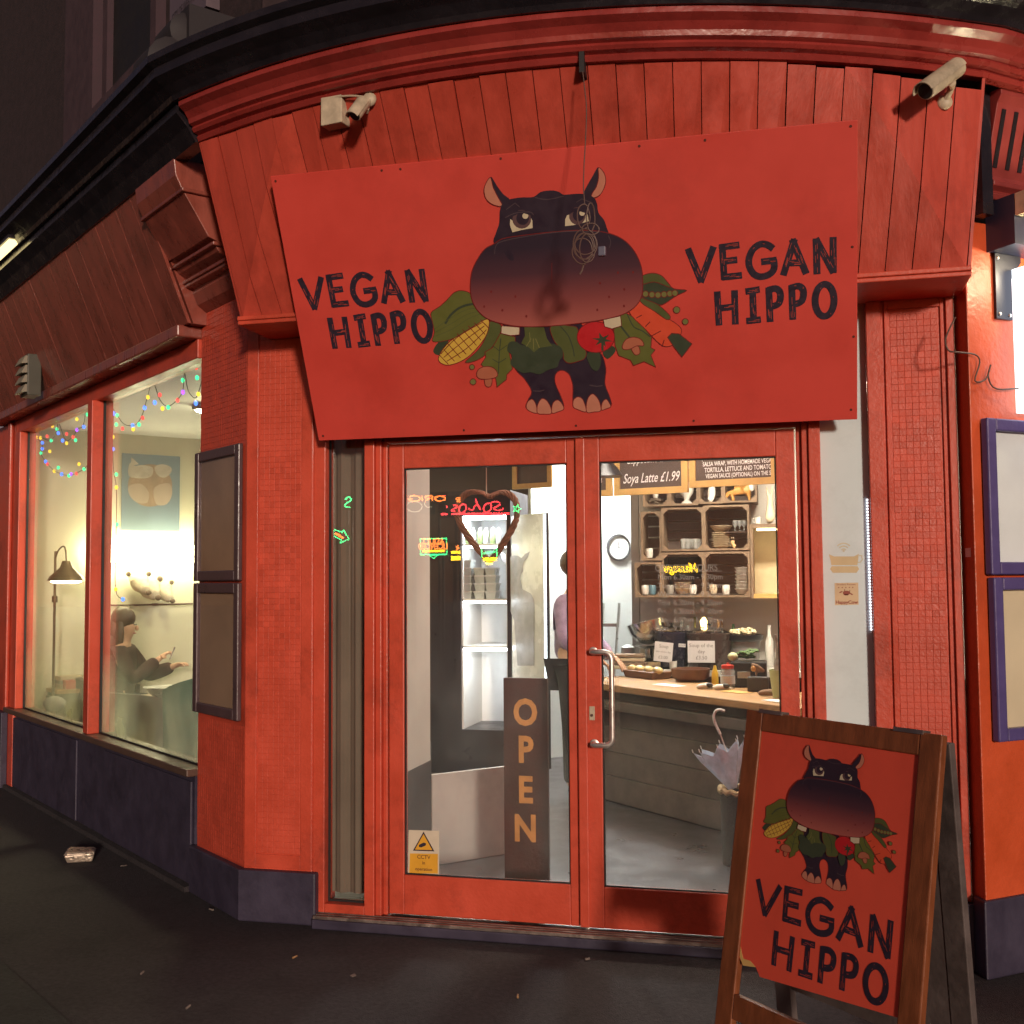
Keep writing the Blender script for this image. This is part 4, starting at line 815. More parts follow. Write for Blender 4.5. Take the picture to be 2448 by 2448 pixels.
# wifi cup sticker and restaurant review sticker on the pale side light
yf = 0.004+0.0
def flatD(mb, px, o):
    mb.flat([V((onY(u, v, -yf).x, -yf-0.0+(-o), onY(u, v, -yf).z)) for u, v in px])
yel = mat('faded_yellow_vinyl', (0.58, 0.46, 0.26), rough=0.5); yel2 = mat('pale_yellow_vinyl', (0.56, 0.52, 0.38), rough=0.5); tanv = mat('tan_vinyl', (0.60, 0.45, 0.27), rough=0.5); brownv = mat('red_brown_print', (0.26, 0.05, 0.03), rough=0.5)
def zs(pts, ox, oy, k): return [(ox+x/k, oy+y/k) for x, y in pts]
yf = 0.0; 
cup = thing('cup_sticker', onY(2018, 1372, 0.004), 'faded yellow cup shaped wifi sticker on the pale side light', 'sticker')
def vin(name, polys, m, parent, o):
    mb = MB(); mb.nonorm = True
    for pts in polys: mb.flat([onY(u, v, 0.004-o) for u, v in pts][::-1])
    return mb.build(name, m, parent)
K = 8.78
vin('cup', [zs([(190, 570), (300, 615), (720, 615), (820, 560), (800, 720), (790, 800), (240, 800), (225, 700)], 1960, 1260, K), zs([(215, 880), (250, 820), (790, 820), (825, 880), (770, 960), (270, 960)], 1960, 1260, K)], yel, cup, 0.0006)
vin('cup_handle', [zs(q, 1960, 1260, K) for q in ribbon([(800, 600), (880, 600), (895, 680), (850, 740), (800, 740)], 22)], yel2, cup, 0.0007)
wv = []
for r_ in (60, 120, 180): wv += [zs(q, 1960, 1260, K) for q in ribbon([(500+r_*cos(a), 520-r_*sin(a)) for a in [pi*(0.25+0.5*i/8) for i in range(9)]], 26)]
wv += [zs(ell(500, 500, 24, 24, 10), 1960, 1260, K)]; vin('wifi_waves', wv, yel2, cup, 0.0007)
hc = thing('review_sticker', onY(2024, 1448, 0.004), 'square tan sticker reading HappyCow with a small cow, on the pale side light', 'sticker')
vin('sheet', [zs([(308, 1175), (805, 1165), (815, 1630), (318, 1640)], 1960, 1260, K)], tanv, hc, 0.0006)
hp = onY(1960+562/K, 1260+1580/K, 0.004); hf = frame(hp, (1, 0, 0), (0, 0, 1))
mb = MB(); mb.nonorm = True; mb.add(*text_mesh('HappyCow', 0.019, hf, 0.0009, bold=0.0006, sx=1.02)); hp2 = onY(1960+550/K, 1260+1205/K, 0.004); mb.add(*text_mesh('Excellent Reviews', 0.0105, frame(hp2, (1, 0, 0), (0, 0, 1)), 0.0009))
mb.build('lettering', brownv, hc)
vin('cow', [zs(p, 1960, 1260, K) for p in (ell(560, 1380, 80, 45, 14), ell(440, 1365, 40, 14, 8, -0.4), ell(660, 1405, 40, 14, 8, 0.5), ell(520, 1325, 9, 24, 8), ell(625, 1340, 9, 24, 8, 0.4), ell(550, 1420, 55, 16, 10), ell(395, 1270, 14, 12, 8), ell(470, 1270, 14, 12, 8), ell(545, 1270, 14, 12, 8), ell(620, 1268, 14, 12, 8), ell(690, 1268, 14, 12, 8))], brownv, hc, 0.0008)
# cctv notice at the bottom of the left door pane
GY = 0.008-0.0
cc = thing('cctv_notice', onY(1008, 2090, 0.006), 'white and yellow CCTV notice in the bottom corner of the left door pane', 'notice')
gy = 0.0075
def vin2(name, polys, m, parent, o):
    mb = MB(); mb.nonorm = True
    for pts in polys: mb.flat([onY(u, v, gy-o) for u, v in pts][::-1])
    return mb.build(name, m, parent)
K2 = 3.22
Q = lambda pts: zs(pts, 920, 1550, K2)
yelc = mat('safety_yellow', (0.72, 0.36, 0.03), rough=0.5)
vin2('sheet', [Q([(183, 1398), (418, 1405), (418, 1742), (178, 1736)])], mat('notice_white', (0.62, 0.54, 0.42), rough=0.5), cc, 0.001)
vin2('yellow_field', [Q([(193, 1578), (408, 1582), (408, 1734), (188, 1730)])], yelc, cc, 0.0013)
vin2('triangle', [Q([(298, 1425), (370, 1555), (228, 1552)])], yelc, cc, 0.0013)
vin2('triangle_border', [Q(q) for q in ribbon([(298, 1420), (374, 1558), (224, 1553), (298, 1420)], 9)] + [Q([(262, 1512), (300, 1494), (318, 1502), (314, 1518), (280, 1532), (262, 1528)])], ink, cc, 0.0016)
mb = MB(); mb.nonorm = True
for txt, x, y, sz in (('CCTV', 300, 1607, 0.024), ('in', 300, 1652, 0.020), ('operation', 300, 1700, 0.0205)):
    u, v = Q([(x, y)])[0]; mb.add(*text_mesh(txt, sz, frame(onY(u, v, gy), (1, 0, 0), (0, 0, 1)), 0.0018, bold=0.0004))
mb.build('lettering', mat('brown_print', (0.16, 0.06, 0.02)), cc)
# opening hours lettering on the right pane
oh = thing('opening_hours', onY(1660, 1480, -0.003), 'small pale opening hours lettering on the right door pane', 'lettering')
mb = MB(); mb.nonorm = True; gyR = -0.0023
mb.add(*text_mesh('OPENING HOURS', 0.040, frame(onY(1640, 1358, gyR), (1, 0, 0), (0, 0, 1)), 0.0006, sx=0.84)); a, b = onY(1571, 1366, gyR), onY(1726, 1366, gyR); mb.flat([V((a.x, gyR-0.0006, a.z-0.002)), V((b.x, gyR-0.0006, a.z-0.002)), V((b.x, gyR-0.0006, a.z)), V((a.x, gyR-0.0006, a.z))])
for i, dname in enumerate(('Mon', 'Tue', 'Wed', 'Thu', 'Fri', 'Sat', 'Sun')):
    yv = 1380+i*20.4; hrs = '6.30am - 9 30pm' if i < 6 else '9.30am - 9 30pm'
    mb.add(*text_mesh(dname, 0.033, frame(onY(1572, yv, gyR), (1, 0, 0), (0, 0, 1)), 0.0006, 'LEFT')); mb.add(*text_mesh(hrs, 0.033, frame(onY(1610, yv, gyR), (1, 0, 0), (0, 0, 1)), 0.0006, 'LEFT', sx=0.93))
etch = glass('etched_vinyl')
em = mat('etched_vinyl_white', (0.46, 0.43, 0.40), rough=0.8, var=0.02); em.node_tree.nodes['Principled BSDF'].inputs['Alpha'].default_value = 0.7
mb.build('letters', em, oh)

# street name plate high on the left wall
sp = thing('street_name_plate', L(onL(450, 60, 0.0)[0], 0.0, 4.0), 'white street name plate with black letters on the dark upper wall', 'sign')
s0, zb0 = onL(405, 105, 0.02); s1 = onL(492, 45, 0.02)[0]
zb_ = zb0
MB().fb(L, s0, s1, -0.055, 0.02, zb_, zb_+0.46).build('plate', mat('greyed_white_enamel', (0.13, 0.10, 0.12), rough=0.4), sp)  # plate white toned down to a dark grey
pf = frame(L((s0+s1)/2, 0.0205, zb_+0.33), DL, (0, 0, 1)); mb = MB(); mb.nonorm = True; mb.add(*text_mesh('COURT', 0.20, pf, 0.0008, sx=(s1-s0)/0.80)); mb.add(*text_mesh('CITY OF WESTMINSTER', 0.075, frame(L((s0+s1)/2, 0.0205, zb_+0.12), DL, (0, 0, 1)), 0.0008, sx=(s1-s0)/0.92)); mb.build('lettering', rubber, sp)

# litter on the pavement
q = onZ(192, 2058, 0.0); t = thing('foil_carton', q, 'crumpled foil takeaway carton lying on the dark pavement', 'litter'); foil = mat('crumpled_foil', (0.62, 0.52, 0.42), rough=0.3, metal=0.7, var=0.3, vs=40, bump=0.8, bs=60)
rf = frame(q, (cos(0.5), sin(0.5), 0), (-sin(0.5), cos(0.5), 0))
mb = MB().hexa([rf(-0.065, -0.045, 0.002), rf(0.068, -0.05, 0.002), rf(0.062, 0.05, 0.002), rf(-0.06, 0.044, 0.002), rf(-0.08, -0.055, 0.042), rf(0.08, -0.06, 0.05), rf(0.075, 0.06, 0.046), rf(-0.072, 0.055, 0.056)]); mb.build('tray', foil, t, bevel=0.006)
mb = MB().hexa([rf(-0.086, -0.06, 0.0445), rf(0.085, -0.065, 0.052), rf(0.08, 0.066, 0.049), rf(-0.077, 0.06, 0.058), rf(-0.070, -0.05, 0.058), rf(0.07, -0.05, 0.064), rf(0.066, 0.05, 0.062), rf(-0.06, 0.05, 0.072)]); mb.build('lid', foil, t, bevel=0.006)
spots = [(295, 2072), (505, 2178), (705, 2292), (1405, 2296), (1238, 2386), (450, 2412), (845, 2336), (340, 2330)]
grimp = mat('trodden_paper', (0.20, 0.16, 0.14), rough=0.9)
for i, (u, v) in enumerate(spots):
    q = onZ(u, v, 0.0); a = random.uniform(0, pi); d_ = V((cos(a), sin(a), 0))
    if i % 3: MB().tube([q+ZV*0.0075-d_*0.014, q+ZV*0.0075+d_*0.014], [0.0042, 0.0038], 7).build('cigarette_butt', grimp if i % 2 else wood, label='stubbed cigarette end lying on the dark pavement', cat='litter', group='litter on the pavement')
    else: MB().prism([q+ZV*0.005+d_*0.02, q+ZV*0.005+V((-d_.y, d_.x, 0))*0.014, q+ZV*0.005-d_*0.017, q+ZV*0.005-V((-d_.y, d_.x, 0))*0.011], ZV*0.0025).build('paper_scrap', grimp, label='tiny torn paper scrap trodden on the dark pavement', cat='litter', group='litter on the pavement')
# ================================================================== INTERIOR
ZF, ZC = 0.05, 2.80
floorm = mat('grey_vinyl_floor', (0.075, 0.065, 0.072), rough=0.35, var=0.12, vs=5, bump=0.05)
PLAN = [L(-4.5, -0.11, 0), L(-0.57, -0.11, 0), V((-1.262, 0.07, 0)), V((1.25, 0.07, 0)), R(0.15, -0.28, 0), R(2.2, -0.28, 0), V((3.5, 5.3, 0)), V((-3.1, 5.3, 0))]
MB().prism([p+ZV*0.012 for p in PLAN], ZV*(ZF-0.012)).build('interior_floor', floorm, kind='structure')
MB().prism([p+ZV*ZC for p in PLAN], ZV*0.1).build('interior_ceiling', white, kind='structure')
def wall(name, a, b, m, z0=ZF, z1=ZC, th=0.06):
    a, b = V((a[0], a[1], 0)), V((b[0], b[1], 0)); d = (b-a).normalized(); n = V((-d.y, d.x, 0))*th
    return MB().prism([a+ZV*z0, b+ZV*z0, b+n+ZV*z0, a+n+ZV*z0], ZV*(z1-z0)).build(name, m, kind='structure')
e0, e1 = L(-4.5, -0.1, 0), L(-4.5, -3.2, 0)
wall('end_wall', e0, e1, cream)
wall('back_wall', (-3.1, 5.2), (-0.6, 5.2), mat('dark_brown_wall', (0.075, 0.055, 0.05), rough=0.7))
wall('kitchen_wall', (-1.25, 3.95+0.45), (-0.27, 5.15), white)
wall('shelf_wall', (-0.27, 3.90), (3.3, 3.90), mat('pale_grey_wall', (0.66, 0.64, 0.60), rough=0.7, var=0.06, vs=3))
wall('shelf_wall_end', (-0.335, 5.15), (-0.335, 3.90), greyp, th=0.06)
wall('side_wall', R(2.15, -0.28, 0), (3.4, 3.9), greyp)
# partition beside the doors: grey above a dark dado
MB().box((-1.06, 0.10, 0.62), (-0.955, 0.74, ZC)).build('partition_wall', greyp, kind='structure')
MB().box((-1.064, 0.10, ZF), (-0.951, 0.744, 0.619)).build('partition_dado', darkwall, kind='structure')
vs_ = []; nf = 48
for k_ in range(nf+1):
    x = -1.235+0.20*k_/nf; y = 0.085+0.010*sin(k_*0.33)+0.002*sin(k_*1.1+1)
    vs_ += [V((x, y, 0.11)), V((x, y, 2.62)), V((x, y+0.004, 2.62)), V((x, y+0.004, 0.11))]
mbc = MB().add(vs_, [(4*k_+j, 4*k_+(j+1) % 4, 4*k_+4+(j+1) % 4, 4*k_+4+j) for k_ in range(nf) for j in range(4)]+[(3, 2, 1, 0), (4*nf, 4*nf+1, 4*nf+2, 4*nf+3)])
mbc.build('curtain', mat('taupe_curtain', (0.17, 0.135, 0.10), rough=0.9, var=0.12, vs=3), label='narrow taupe curtain hanging behind the left side light', cat='curtain', smooth=True)

def bx(mb, u0, v0, u1, v1, y0, y1, grow=0.0):
    a, b = onY(u0, v1, y0), onY(u1, v0, y0); return mb.box((a.x-grow, y0, a.z), (b.x+grow, y1, b.z))
# ---------------- ceiling lights
def ceil_light(c, w_, d_, g, label):
    t = thing('ceiling_light', V(c), label, 'light', 'ceiling lights inside the shop')
    MB().box((c[0]-w_/2-.02, c[1]-d_/2-.02, c[2]), (c[0]+w_/2+.02, c[1]+d_/2+.02, c[2]+0.039)).build('frame', white, t); MB().box((c[0]-w_/2, c[1]-d_/2, c[2]-0.012), (c[0]+w_/2, c[1]+d_/2, c[2]-0.0005)).build('diffuser', g, t)
ceil_light((0.75, 2.5, ZC-0.04), 1.0, 0.25, glow('warm_white_panel', (1.0, 0.87, 0.66), 120.0), 'warm ceiling light panel above the shop counter')
ceil_light((0.15, 0.55, ZC-0.04), 0.8, 0.2, glow('warm_white_panel2', (1.0, 0.90, 0.76), 48.0), 'ceiling light panel just inside the doors')
ceil_light((-0.72, 4.2, ZC-0.04), 0.35, 0.5, glow('cool_white_panel', (0.92, 1.0, 0.97), 190.0), 'bright cool ceiling light over the kitchen doorway')
ceil_light(tuple(L(-2.6, -1.0, ZC-0.04)), 0.3, 0.3, glow('warm_panel3', (1.0, 0.92, 0.52), 190.0), 'warm ceiling light over the window table')

# ---------------- counter of dark planks with an oak top
ca, cb_ = V((-0.62, 2.80, 0)), V((1.30, 0.95, 0)); cx_ = (cb_-ca).normalized(); cn = V((cx_.y, -cx_.x, 0))      # cn faces the doors
if cn.y > 0: cn = -cn
cfr = lambda a, o, z: ca+cx_*a+cn*o+ZV*z; CL = (cb_-ca).length
ct = thing('shop_counter', cfr(CL/2, -0.3, ZF), 'dark planked shop counter with a pale oak top', 'counter')
MB().fb(cfr, -0.02, CL, -0.62, 0.0, 0.815, 0.86).build('counter_top', wood, ct, bevel=0.006)
MB().fb(cfr, 0.0, CL, -0.55, -0.16, ZF, 0.814).build('carcass', darkwood, ct)
zz = ZF+0.015
for i, h_ in enumerate((0.17, 0.16, 0.17, 0.15)):
    MB().fb(cfr, 0.0, CL, -0.16+0.0005, -0.135-0.003*(i % 2), zz, zz+h_-0.004).build('plank', darkwood, ct, bevel=0.002); zz += h_
MB().fb(cfr, -0.01, CL, -0.134, -0.03, 0.685, 0.75).build('front_rail', darkwood, ct, bevel=0.004)
MB().fb(cfr, 0.0, CL, -0.159, -0.10, 0.7505, 0.814).build('plank', darkwood, ct)
def on_counter(u, v, z=0.8605): return onZ(u, v, z)
# ---------------- back counter
bc = thing('back_counter', (0.7, 3.6, ZF), 'low back counter under the crate shelves', 'counter')
MB().box((-0.26, 3.22, ZF), (2.6, 3.88, 0.86)).build('cabinet', darkwood, bc); MB().box((-0.28, 3.18, 0.861), (2.62, 3.895, 0.90)).build('worktop', mat('white_worktop', (0.6, 0.6, 0.57), rough=0.3), bc)
# ---------------- crate shelves
YS = 3.52
def crate(u0, v0, u1, v1, label, closed_back=True, slat_dir='h', th=9, shelf=None):
    a, b = onY(u0, v1, YS), onY(u1, v0, YS); t = thing('wooden_crate', V(((a.x+b.x)/2, YS+0.17, a.z)), label, 'crate', 'wooden crates stacked as shelves')
    k = 0.014; d_ = 0.34
    MB().box((a.x, YS, a.z), (a.x+k, YS+d_, b.z)).build('side', cratewood, t); MB().box((b.x-k, YS, a.z), (b.x, YS+d_, b.z)).build('side', cratewood, t)
    MB().box((a.x+k, YS, a.z), (b.x-k, YS+d_, a.z+k)).build('base', cratewood, t); MB().box((a.x+k, YS, b.z-k), (b.x-k, YS+d_, b.z)).build('top', cratewood, t)
    n = 4; hh = (b.z-a.z-2*k)/n
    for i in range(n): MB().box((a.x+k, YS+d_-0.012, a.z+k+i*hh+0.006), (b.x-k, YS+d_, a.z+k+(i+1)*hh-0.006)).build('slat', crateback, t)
    for (sx, sz) in ((1, 1), (-1, 1), (1, -1), (-1, -1)):   # corner fillets at the mouth
        x = a.x+k if sx > 0 else b.x-k; z = a.z+k if sz > 0 else b.z-k
        MB().prism([V((x, YS+0.001, z)), V((x+sx*0.035, YS+0.001, z)), V((x, YS+0.001, z+sz*0.035))], V((0, 0.015, 0))).build('corner_block', cratewood, t)
    return t
crate(1582, 1212, 1681, 1318, 'wooden crate shelf with rows of glasses, beside a plate crate')
crate(1683, 1206, 1790, 1316, 'wooden crate shelf with a stack of plates and a cat figure')
crate(1583, 1320, 1682, 1428, 'wooden crate shelf behind the yellow reflection, with bowls')
crate(1684, 1318, 1792, 1428, 'wooden crate shelf with a tall pile of white bowls')
crate(1533, 1222, 1580, 1340, 'tall narrow dark crate by the clock wall')
crate(1518, 1344, 1581, 1428, 'dark crate above the steel mixing bowls')
crate(1537, 1120, 1598, 1211, 'top crate shelf holding a woven nest of grey twigs')
crate(1600, 1120, 1668, 1209, 'top crate shelf holding the white owl vase')
crate(1670, 1115, 1727, 1205, 'top crate shelf holding the white penguin')
crate(1729, 1112, 1808, 1202, 'top crate shelf holding the fox figure')
# cupboard with warm light to the right of the crates
a, b = onY(1796, 1430, 3.6), onY(1880, 1252, 3.6)
cp = thing('lit_cupboard', V(((a.x+b.x)/2, 3.7, a.z)), 'open pine cupboard lit warm inside, right of the crates', 'cupboard')
MB().box((a.x, 3.56, a.z), (a.x+0.02, 3.895, b.z)).build('side', cratewood, cp); MB().box((a.x+0.02, 3.56, a.z), (b.x, 3.895, a.z+0.03)).build('base', pine, cp); MB().box((a.x+0.02, 3.54, b.z-0.03), (b.x, 3.895, b.z)).build('top', cratewood, cp); MB().box((a.x+0.02, 3.87, a.z+0.03), (b.x, 3.893, b.z-0.03)).build('back', mat('cream_board', (0.70, 0.60, 0.38), rough=0.6), cp)
MB().box((a.x+0.05, 3.62, b.z-0.045), (b.x-0.05, 3.66, b.z-0.0305)).build('strip_light', glow('cupboard_strip', (1.0, 0.80, 0.42), 20.0), cp)
# ---------------- crockery and figures on the shelves
def plates(u, v, n, r, label, cat='plates', m=ceram, y=YS+0.15, prof=None, name='plate_stack'):
    b_ = onY(u, v, YS); t = thing(name, V((b_.x, y, b_.z+0.0145)), label, cat); h_ = 0.014
    for i in range(n): MB().lathe(prof or [(r*0.55, 0), (r*0.6, 0.003), (r, 0.016), (r*0.98, 0.018), (r*0.6, 0.006), (0, 0.005)], (b_.x, y, b_.z+0.0145+i*h_), 20).build('plate', m, t, smooth=True)
plates(1722, 1314, 8, 0.075, 'stack of grey plates in the right hand crate', m=beige); plates(1770, 1425, 3, 0.04, 'dark saucers low in the bowl crate')
bowlp = [(0.025, 0), (0.03, 0.004), (0.052, 0.04), (0.05, 0.041), (0.028, 0.01), (0, 0.008)]
b_ = onY(1775, 1425, YS); t = thing('bowl_stack', V((b_.x, YS+0.1, b_.z)), 'tall pile of white bowls in the lower right crate', 'bowls')
for i in range(7): MB().lathe([(r_*1.15, z_) for r_, z_ in bowlp], (b_.x, YS+0.08, b_.z+0.0145+i*0.026), 18).build('bowl', ceram, t, smooth=True)
b_ = onY(1625, 1425, YS); t = thing('bowl_stack', V((b_.x, YS+0.1, b_.z)), 'low pile of cream bowls in the lower left crate', 'bowls')
for i in range(4): MB().lathe([(r_*1.3, z_) for r_, z_ in bowlp], (b_.x+0.02, YS+0.08, b_.z+0.0145+i*0.016), 18).build('bowl', beige, t, smooth=True)
b_ = onY(1735, 1292, YS); t = thing('wide_bowl', V((b_.x, YS+0.12, b_.z)), 'wide beige bowl on top of the plate stack', 'bowl'); MB().lathe([(0.04, 0), (0.085, 0.05), (0.082, 0.052), (0.036, 0.008), (0, 0.008)], (onY(1722, 1314, YS).x, YS+0.15, onY(1722, 1314, YS).z+0.0145+0.116), 20).build('bowl', beige, t, smooth=True)
gi = 0
tumbler = mat('tumbler_glass', (0.55, 0.58, 0.58), rough=0.08, spec=0.8); tumbler.node_tree.nodes['Principled BSDF'].inputs['Alpha'].default_value = 0.35
for u in (1632, 1642, 1652, 1662, 1670, 1676):
    b_ = onY(u, 1316, YS); MB().lathe([(0.016, 0), (0.02, 0.075), (0.0185, 0.075), (0.0145, 0.004), (0, 0.004)], (b_.x, YS+0.05+0.03*(gi % 3), b_.z+0.0145), 14).build('tumbler', tumbler, label='clear tumbler in the row of glasses inside the crate', cat='glass', group='glasses in the crate', smooth=True); gi += 1
sh = thing('glass_rack', onY(1765, 1274, YS+0.2), 'small shelf of wine glasses inside the plate crate', 'rack'); a, b = onY(1735, 1274, YS+0.1), onY(1786, 1271, YS+0.1); MB().box((a.x, YS+0.06, a.z), (b.x+0.005, YS+0.3, b.z)).build('shelf', crateback, sh)
for u in (1757, 1768, 1779):
    b_ = onY(u, 1270, YS+0.1); MB().lathe([(0.016, 0), (0.003, 0.004), (0.003, 0.03), (0.018, 0.045), (0.016, 0.08), (0.0145, 0.08), (0, 0.05)], (b_.x, YS+0.12, b_.z+0.002), 12).build('wine_glass', tumbler, sh, smooth=True)
def figure(name, u, v, y, nodes, edges, m, label, cat, k=1.0, extra=None, z=None, face=0.0):
    b_ = onY(u, v, y); b_ = V((b_.x, y, b_.z if z is None else z)); t = thing(name, b_, label, cat)
    rot = Matrix.Rotation(face, 3, 'Z')
    skin('body', [(*(b_+rot @ V(n[:3])*k), n[3]*k) for n in nodes], edges, m, t, sub=1)
    for nm, m2, balls in (extra or []):
        mb = MB()
        for c, r_ in balls: mb.ball(b_+rot @ V(c)*k, tuple(x*k for x in r_) if isinstance(r_, tuple) else r_*k, 10)
        mb.build(nm, m2, t, smooth=True)
    return t
chain = lambda n: [(i, i+1) for i in range(n-1)]
# white owl vase
b_ = onY(1642, 1207, YS+0.08); MB().lathe([(0.045, 0), (0.045, 0.012), (0.022, 0.03), (0.022, 0.05), (0.05, 0.085), (0.056, 0.13), (0.045, 0.165), (0.04, 0.165), (0.05, 0.13), (0, 0.06)], (b_.x, YS+0.08, b_.z), 20).build('pedestal_vase', ceram, label='white pedestal vase in the top crate', cat='vase', smooth=True)
figure('penguin_figure', 1702, 1203, YS+0.08, [(0, 0, 0.02, 0.03), (0, 0, 0.07, 0.036), (0, 0, 0.12, 0.028), (0.004, -0.006, 0.15, 0.022), (0, -0.03, 0.01, 0.012), (-0.022, -0.03, 0.008, 0.012)], [(0, 1), (1, 2), (2, 3), (0, 4), (0, 5)], ceram, 'white ceramic penguin standing in the top crate', 'figurine')
fox = mat('fox_orange_glaze', (0.52, 0.26, 0.07), rough=0.4)
figure('fox_figure', 1768, 1199, YS+0.08, [(0, 0, 0.085, 0.034), (0.05, 0, 0.09, 0.036), (0.085, 0, 0.115, 0.026), (0.10, -0.01, 0.14, 0.024), (0.115, -0.035, 0.135, 0.010), (-0.055, 0, 0.08, 0.030), (-0.085, 0, 0.06, 0.018), (-0.105, -0.005, 0.02, 0.014), (0.07, -0.015, 0.03, 0.010), (0.072, -0.015, 0.004, 0.009), (-0.05, -0.012, 0.03, 0.011), (-0.05, -0.012, 0.004, 0.009), (0.075, 0.02, 0.03, 0.010), (0.075, 0.02, 0.004, 0.009), (-0.045, 0.02, 0.03, 0.010), (-0.045, 0.02, 0.004, 0.009)],
       [(0, 1), (1, 2), (2, 3), (3, 4), (0, 5), (5, 6), (6, 7), (1, 8), (8, 9), (5, 10), (10, 11), (1, 12), (12, 13), (5, 14), (14, 15)], fox, 'orange fox figure with white chest standing in the top crate', 'figurine', 1.0, [('chest', ceram, [((0.092, -0.022, 0.105), (0.024, 0.014, 0.034)), ((-0.103, -0.008, 0.022), (0.014, 0.013, 0.018))]), ('ear', fox, [((0.09, -0.004, 0.172), (0.009, 0.006, 0.018)), ((0.112, 0.0, 0.172), (0.009, 0.006, 0.018))])])
rab = [(0, 0, 0.03, 0.034), (0, 0, 0.075, 0.030), (0, -0.006, 0.115, 0.017), (0, -0.012, 0.140, 0.022), (-0.012, -0.008, 0.175, 0.0075), (-0.018, -0.006, 0.215, 0.0065), (0.010, -0.008, 0.175, 0.0075), (0.014, -0.006, 0.213, 0.0065), (0.02, -0.03, 0.012, 0.012), (-0.02, -0.03, 0.012, 0.012)]
re_ = [(0, 1), (1, 2), (2, 3), (3, 4), (4, 5), (3, 6), (6, 7), (0, 8), (0, 9)]
figure('rabbit_figure', 1842, 1250, YS+0.05, rab, re_, beige, 'tall cream hare figure on top of the lit cupboard', 'figurine', 1.25, z=onY(1840, 1252, 3.6).z+0.001)
figure('cat_figure', 1752, 1313, YS+0.06, [(0, 0, 0.018, 0.02), (0, 0, 0.045, 0.016), (0, -0.004, 0.07, 0.014), (0.018, 0.0, 0.012, 0.008)], [(0, 1), (1, 2), (0, 3)], mat('ginger_glaze', (0.5, 0.32, 0.15), rough=0.4), 'little ginger cat figure beside the plates', 'figurine', 1.0, [('ear', beige, [((-0.008, -0.004, 0.084), (0.004, 0.003, 0.008)), ((0.008, -0.004, 0.084), (0.004, 0.003, 0.008))])])
mg = onY(1812, 1248, 3.58); mgz = onY(1840, 1252, 3.6).z+0.001; t = thing('mug', V((mg.x, 3.60, mgz)), 'white mug lying on the lit cupboard', 'mug'); MB().lathe([(0.02, 0), (0.024, 0.05), (0.022, 0.05), (0.018, 0.004), (0, 0.004)], (mg.x, 3.60, mgz), 16).build('cup', ceram, t, smooth=True); MB().tube([V((mg.x-0.024-0.016*sin(i*pi/6), 3.60, mgz+0.025+0.016*cos(i*pi/6))) for i in range(7)], 0.004, 7).build('handle', ceram, t, smooth=True)
figure('cat_figure', 1832, 1250, 3.64, [(0, 0, 0.016, 0.02), (0.03, 0, 0.018, 0.018), (0.05, -0.004, 0.035, 0.014)], [(0, 1), (1, 2)], beige, 'small tan cat figure crouching next to the mug', 'figurine', z=mgz)
tw = onY(1568, 1208, YS+0.1); mb = MB()
for i in range(26): a_ = random.uniform(0, 2*pi); r_ = random.uniform(0.02, 0.06); z_ = random.uniform(0.012, 0.04); mb.tube([V((tw.x+r_*cos(a_), YS+0.10+r_*sin(a_)*0.7, tw.z+z_)), V((tw.x+r_*cos(a_+1), YS+0.10+r_*sin(a_+1)*0.7, tw.z+z_+0.012)), V((tw.x+r_*cos(a_+2), YS+0.10+r_*sin(a_+2)*0.7, tw.z+z_))], 0.004, 5)
mb.build('twig_nest', mat('grey_twigs', (0.22, 0.18, 0.14), rough=0.8, var=0.3), label='grey twig nest lying in the top crate', cat='nest')
MB().ball((tw.x+0.0, YS+0.09, tw.z+0.075), (0.022, 0.022, 0.03), 12).build('egg', ceram, label='white egg standing in the twig nest', cat='egg', smooth=True)
# clock on the white kitchen wall
kd = (V((-0.27, 5.15, 0))-V((-1.25, 4.40, 0))).normalized(); kn = V((kd.y, -kd.x, 0))
q = hit(1477, 1309, V((-0.27, 5.15, 0)), kn); cf = frame(q+kn*0.002, kd, (0, 0, 1)); ck = thing('wall_clock', q, 'round white wall clock with dark rim on the kitchen wall', 'clock')
MB().lathe([(0.115, 0.0), (0.118, 0.02), (0.112, 0.03), (0.104, 0.03), (0.102, 0.012)], None, 32, cf).build('rim', mat('clock_rim', (0.08, 0.08, 0.09), rough=0.3, metal=0.5), ck, smooth=True); MB().lathe([(0.1015, 0.0), (0.1015, 0.014)], None, 32, cf).build('face', white, ck)
MB().fb(lambda x, y, z: cf(x, z, y), -0.003, 0.003, 0.0145, 0.017, -0.01, 0.05).build('hand', blackpl, ck); MB().fb(lambda x, y, z: cf(x*cos(-1.9)-z*sin(-1.9), x*sin(-1.9)+z*cos(-1.9), y), -0.002, 0.002, 0.0172, 0.019, -0.01, 0.08).build('hand', blackpl, ck)
# white cupboard block and ladder in the bright doorway
a = onY(1444, 1680, 4.3); ld = thing('step_ladder', V((a.x, 4.28, ZF)), 'grey metal step ladder in the bright kitchen doorway', 'ladder')
for dx in (-0.03, 0.10): MB().tube([V((a.x+dx-0.05, 4.15, ZF)), V((a.x+dx+0.03, 4.35, 1.35))], 0.012, 6).build('rail', steel, ld)
for i in range(4): MB().box((a.x-0.06+0.01*i, 4.17+0.045*i, 0.35+0.27*i), (a.x+0.08+0.01*i, 4.23+0.045*i, 0.375+0.27*i)).build('step', alu, ld)

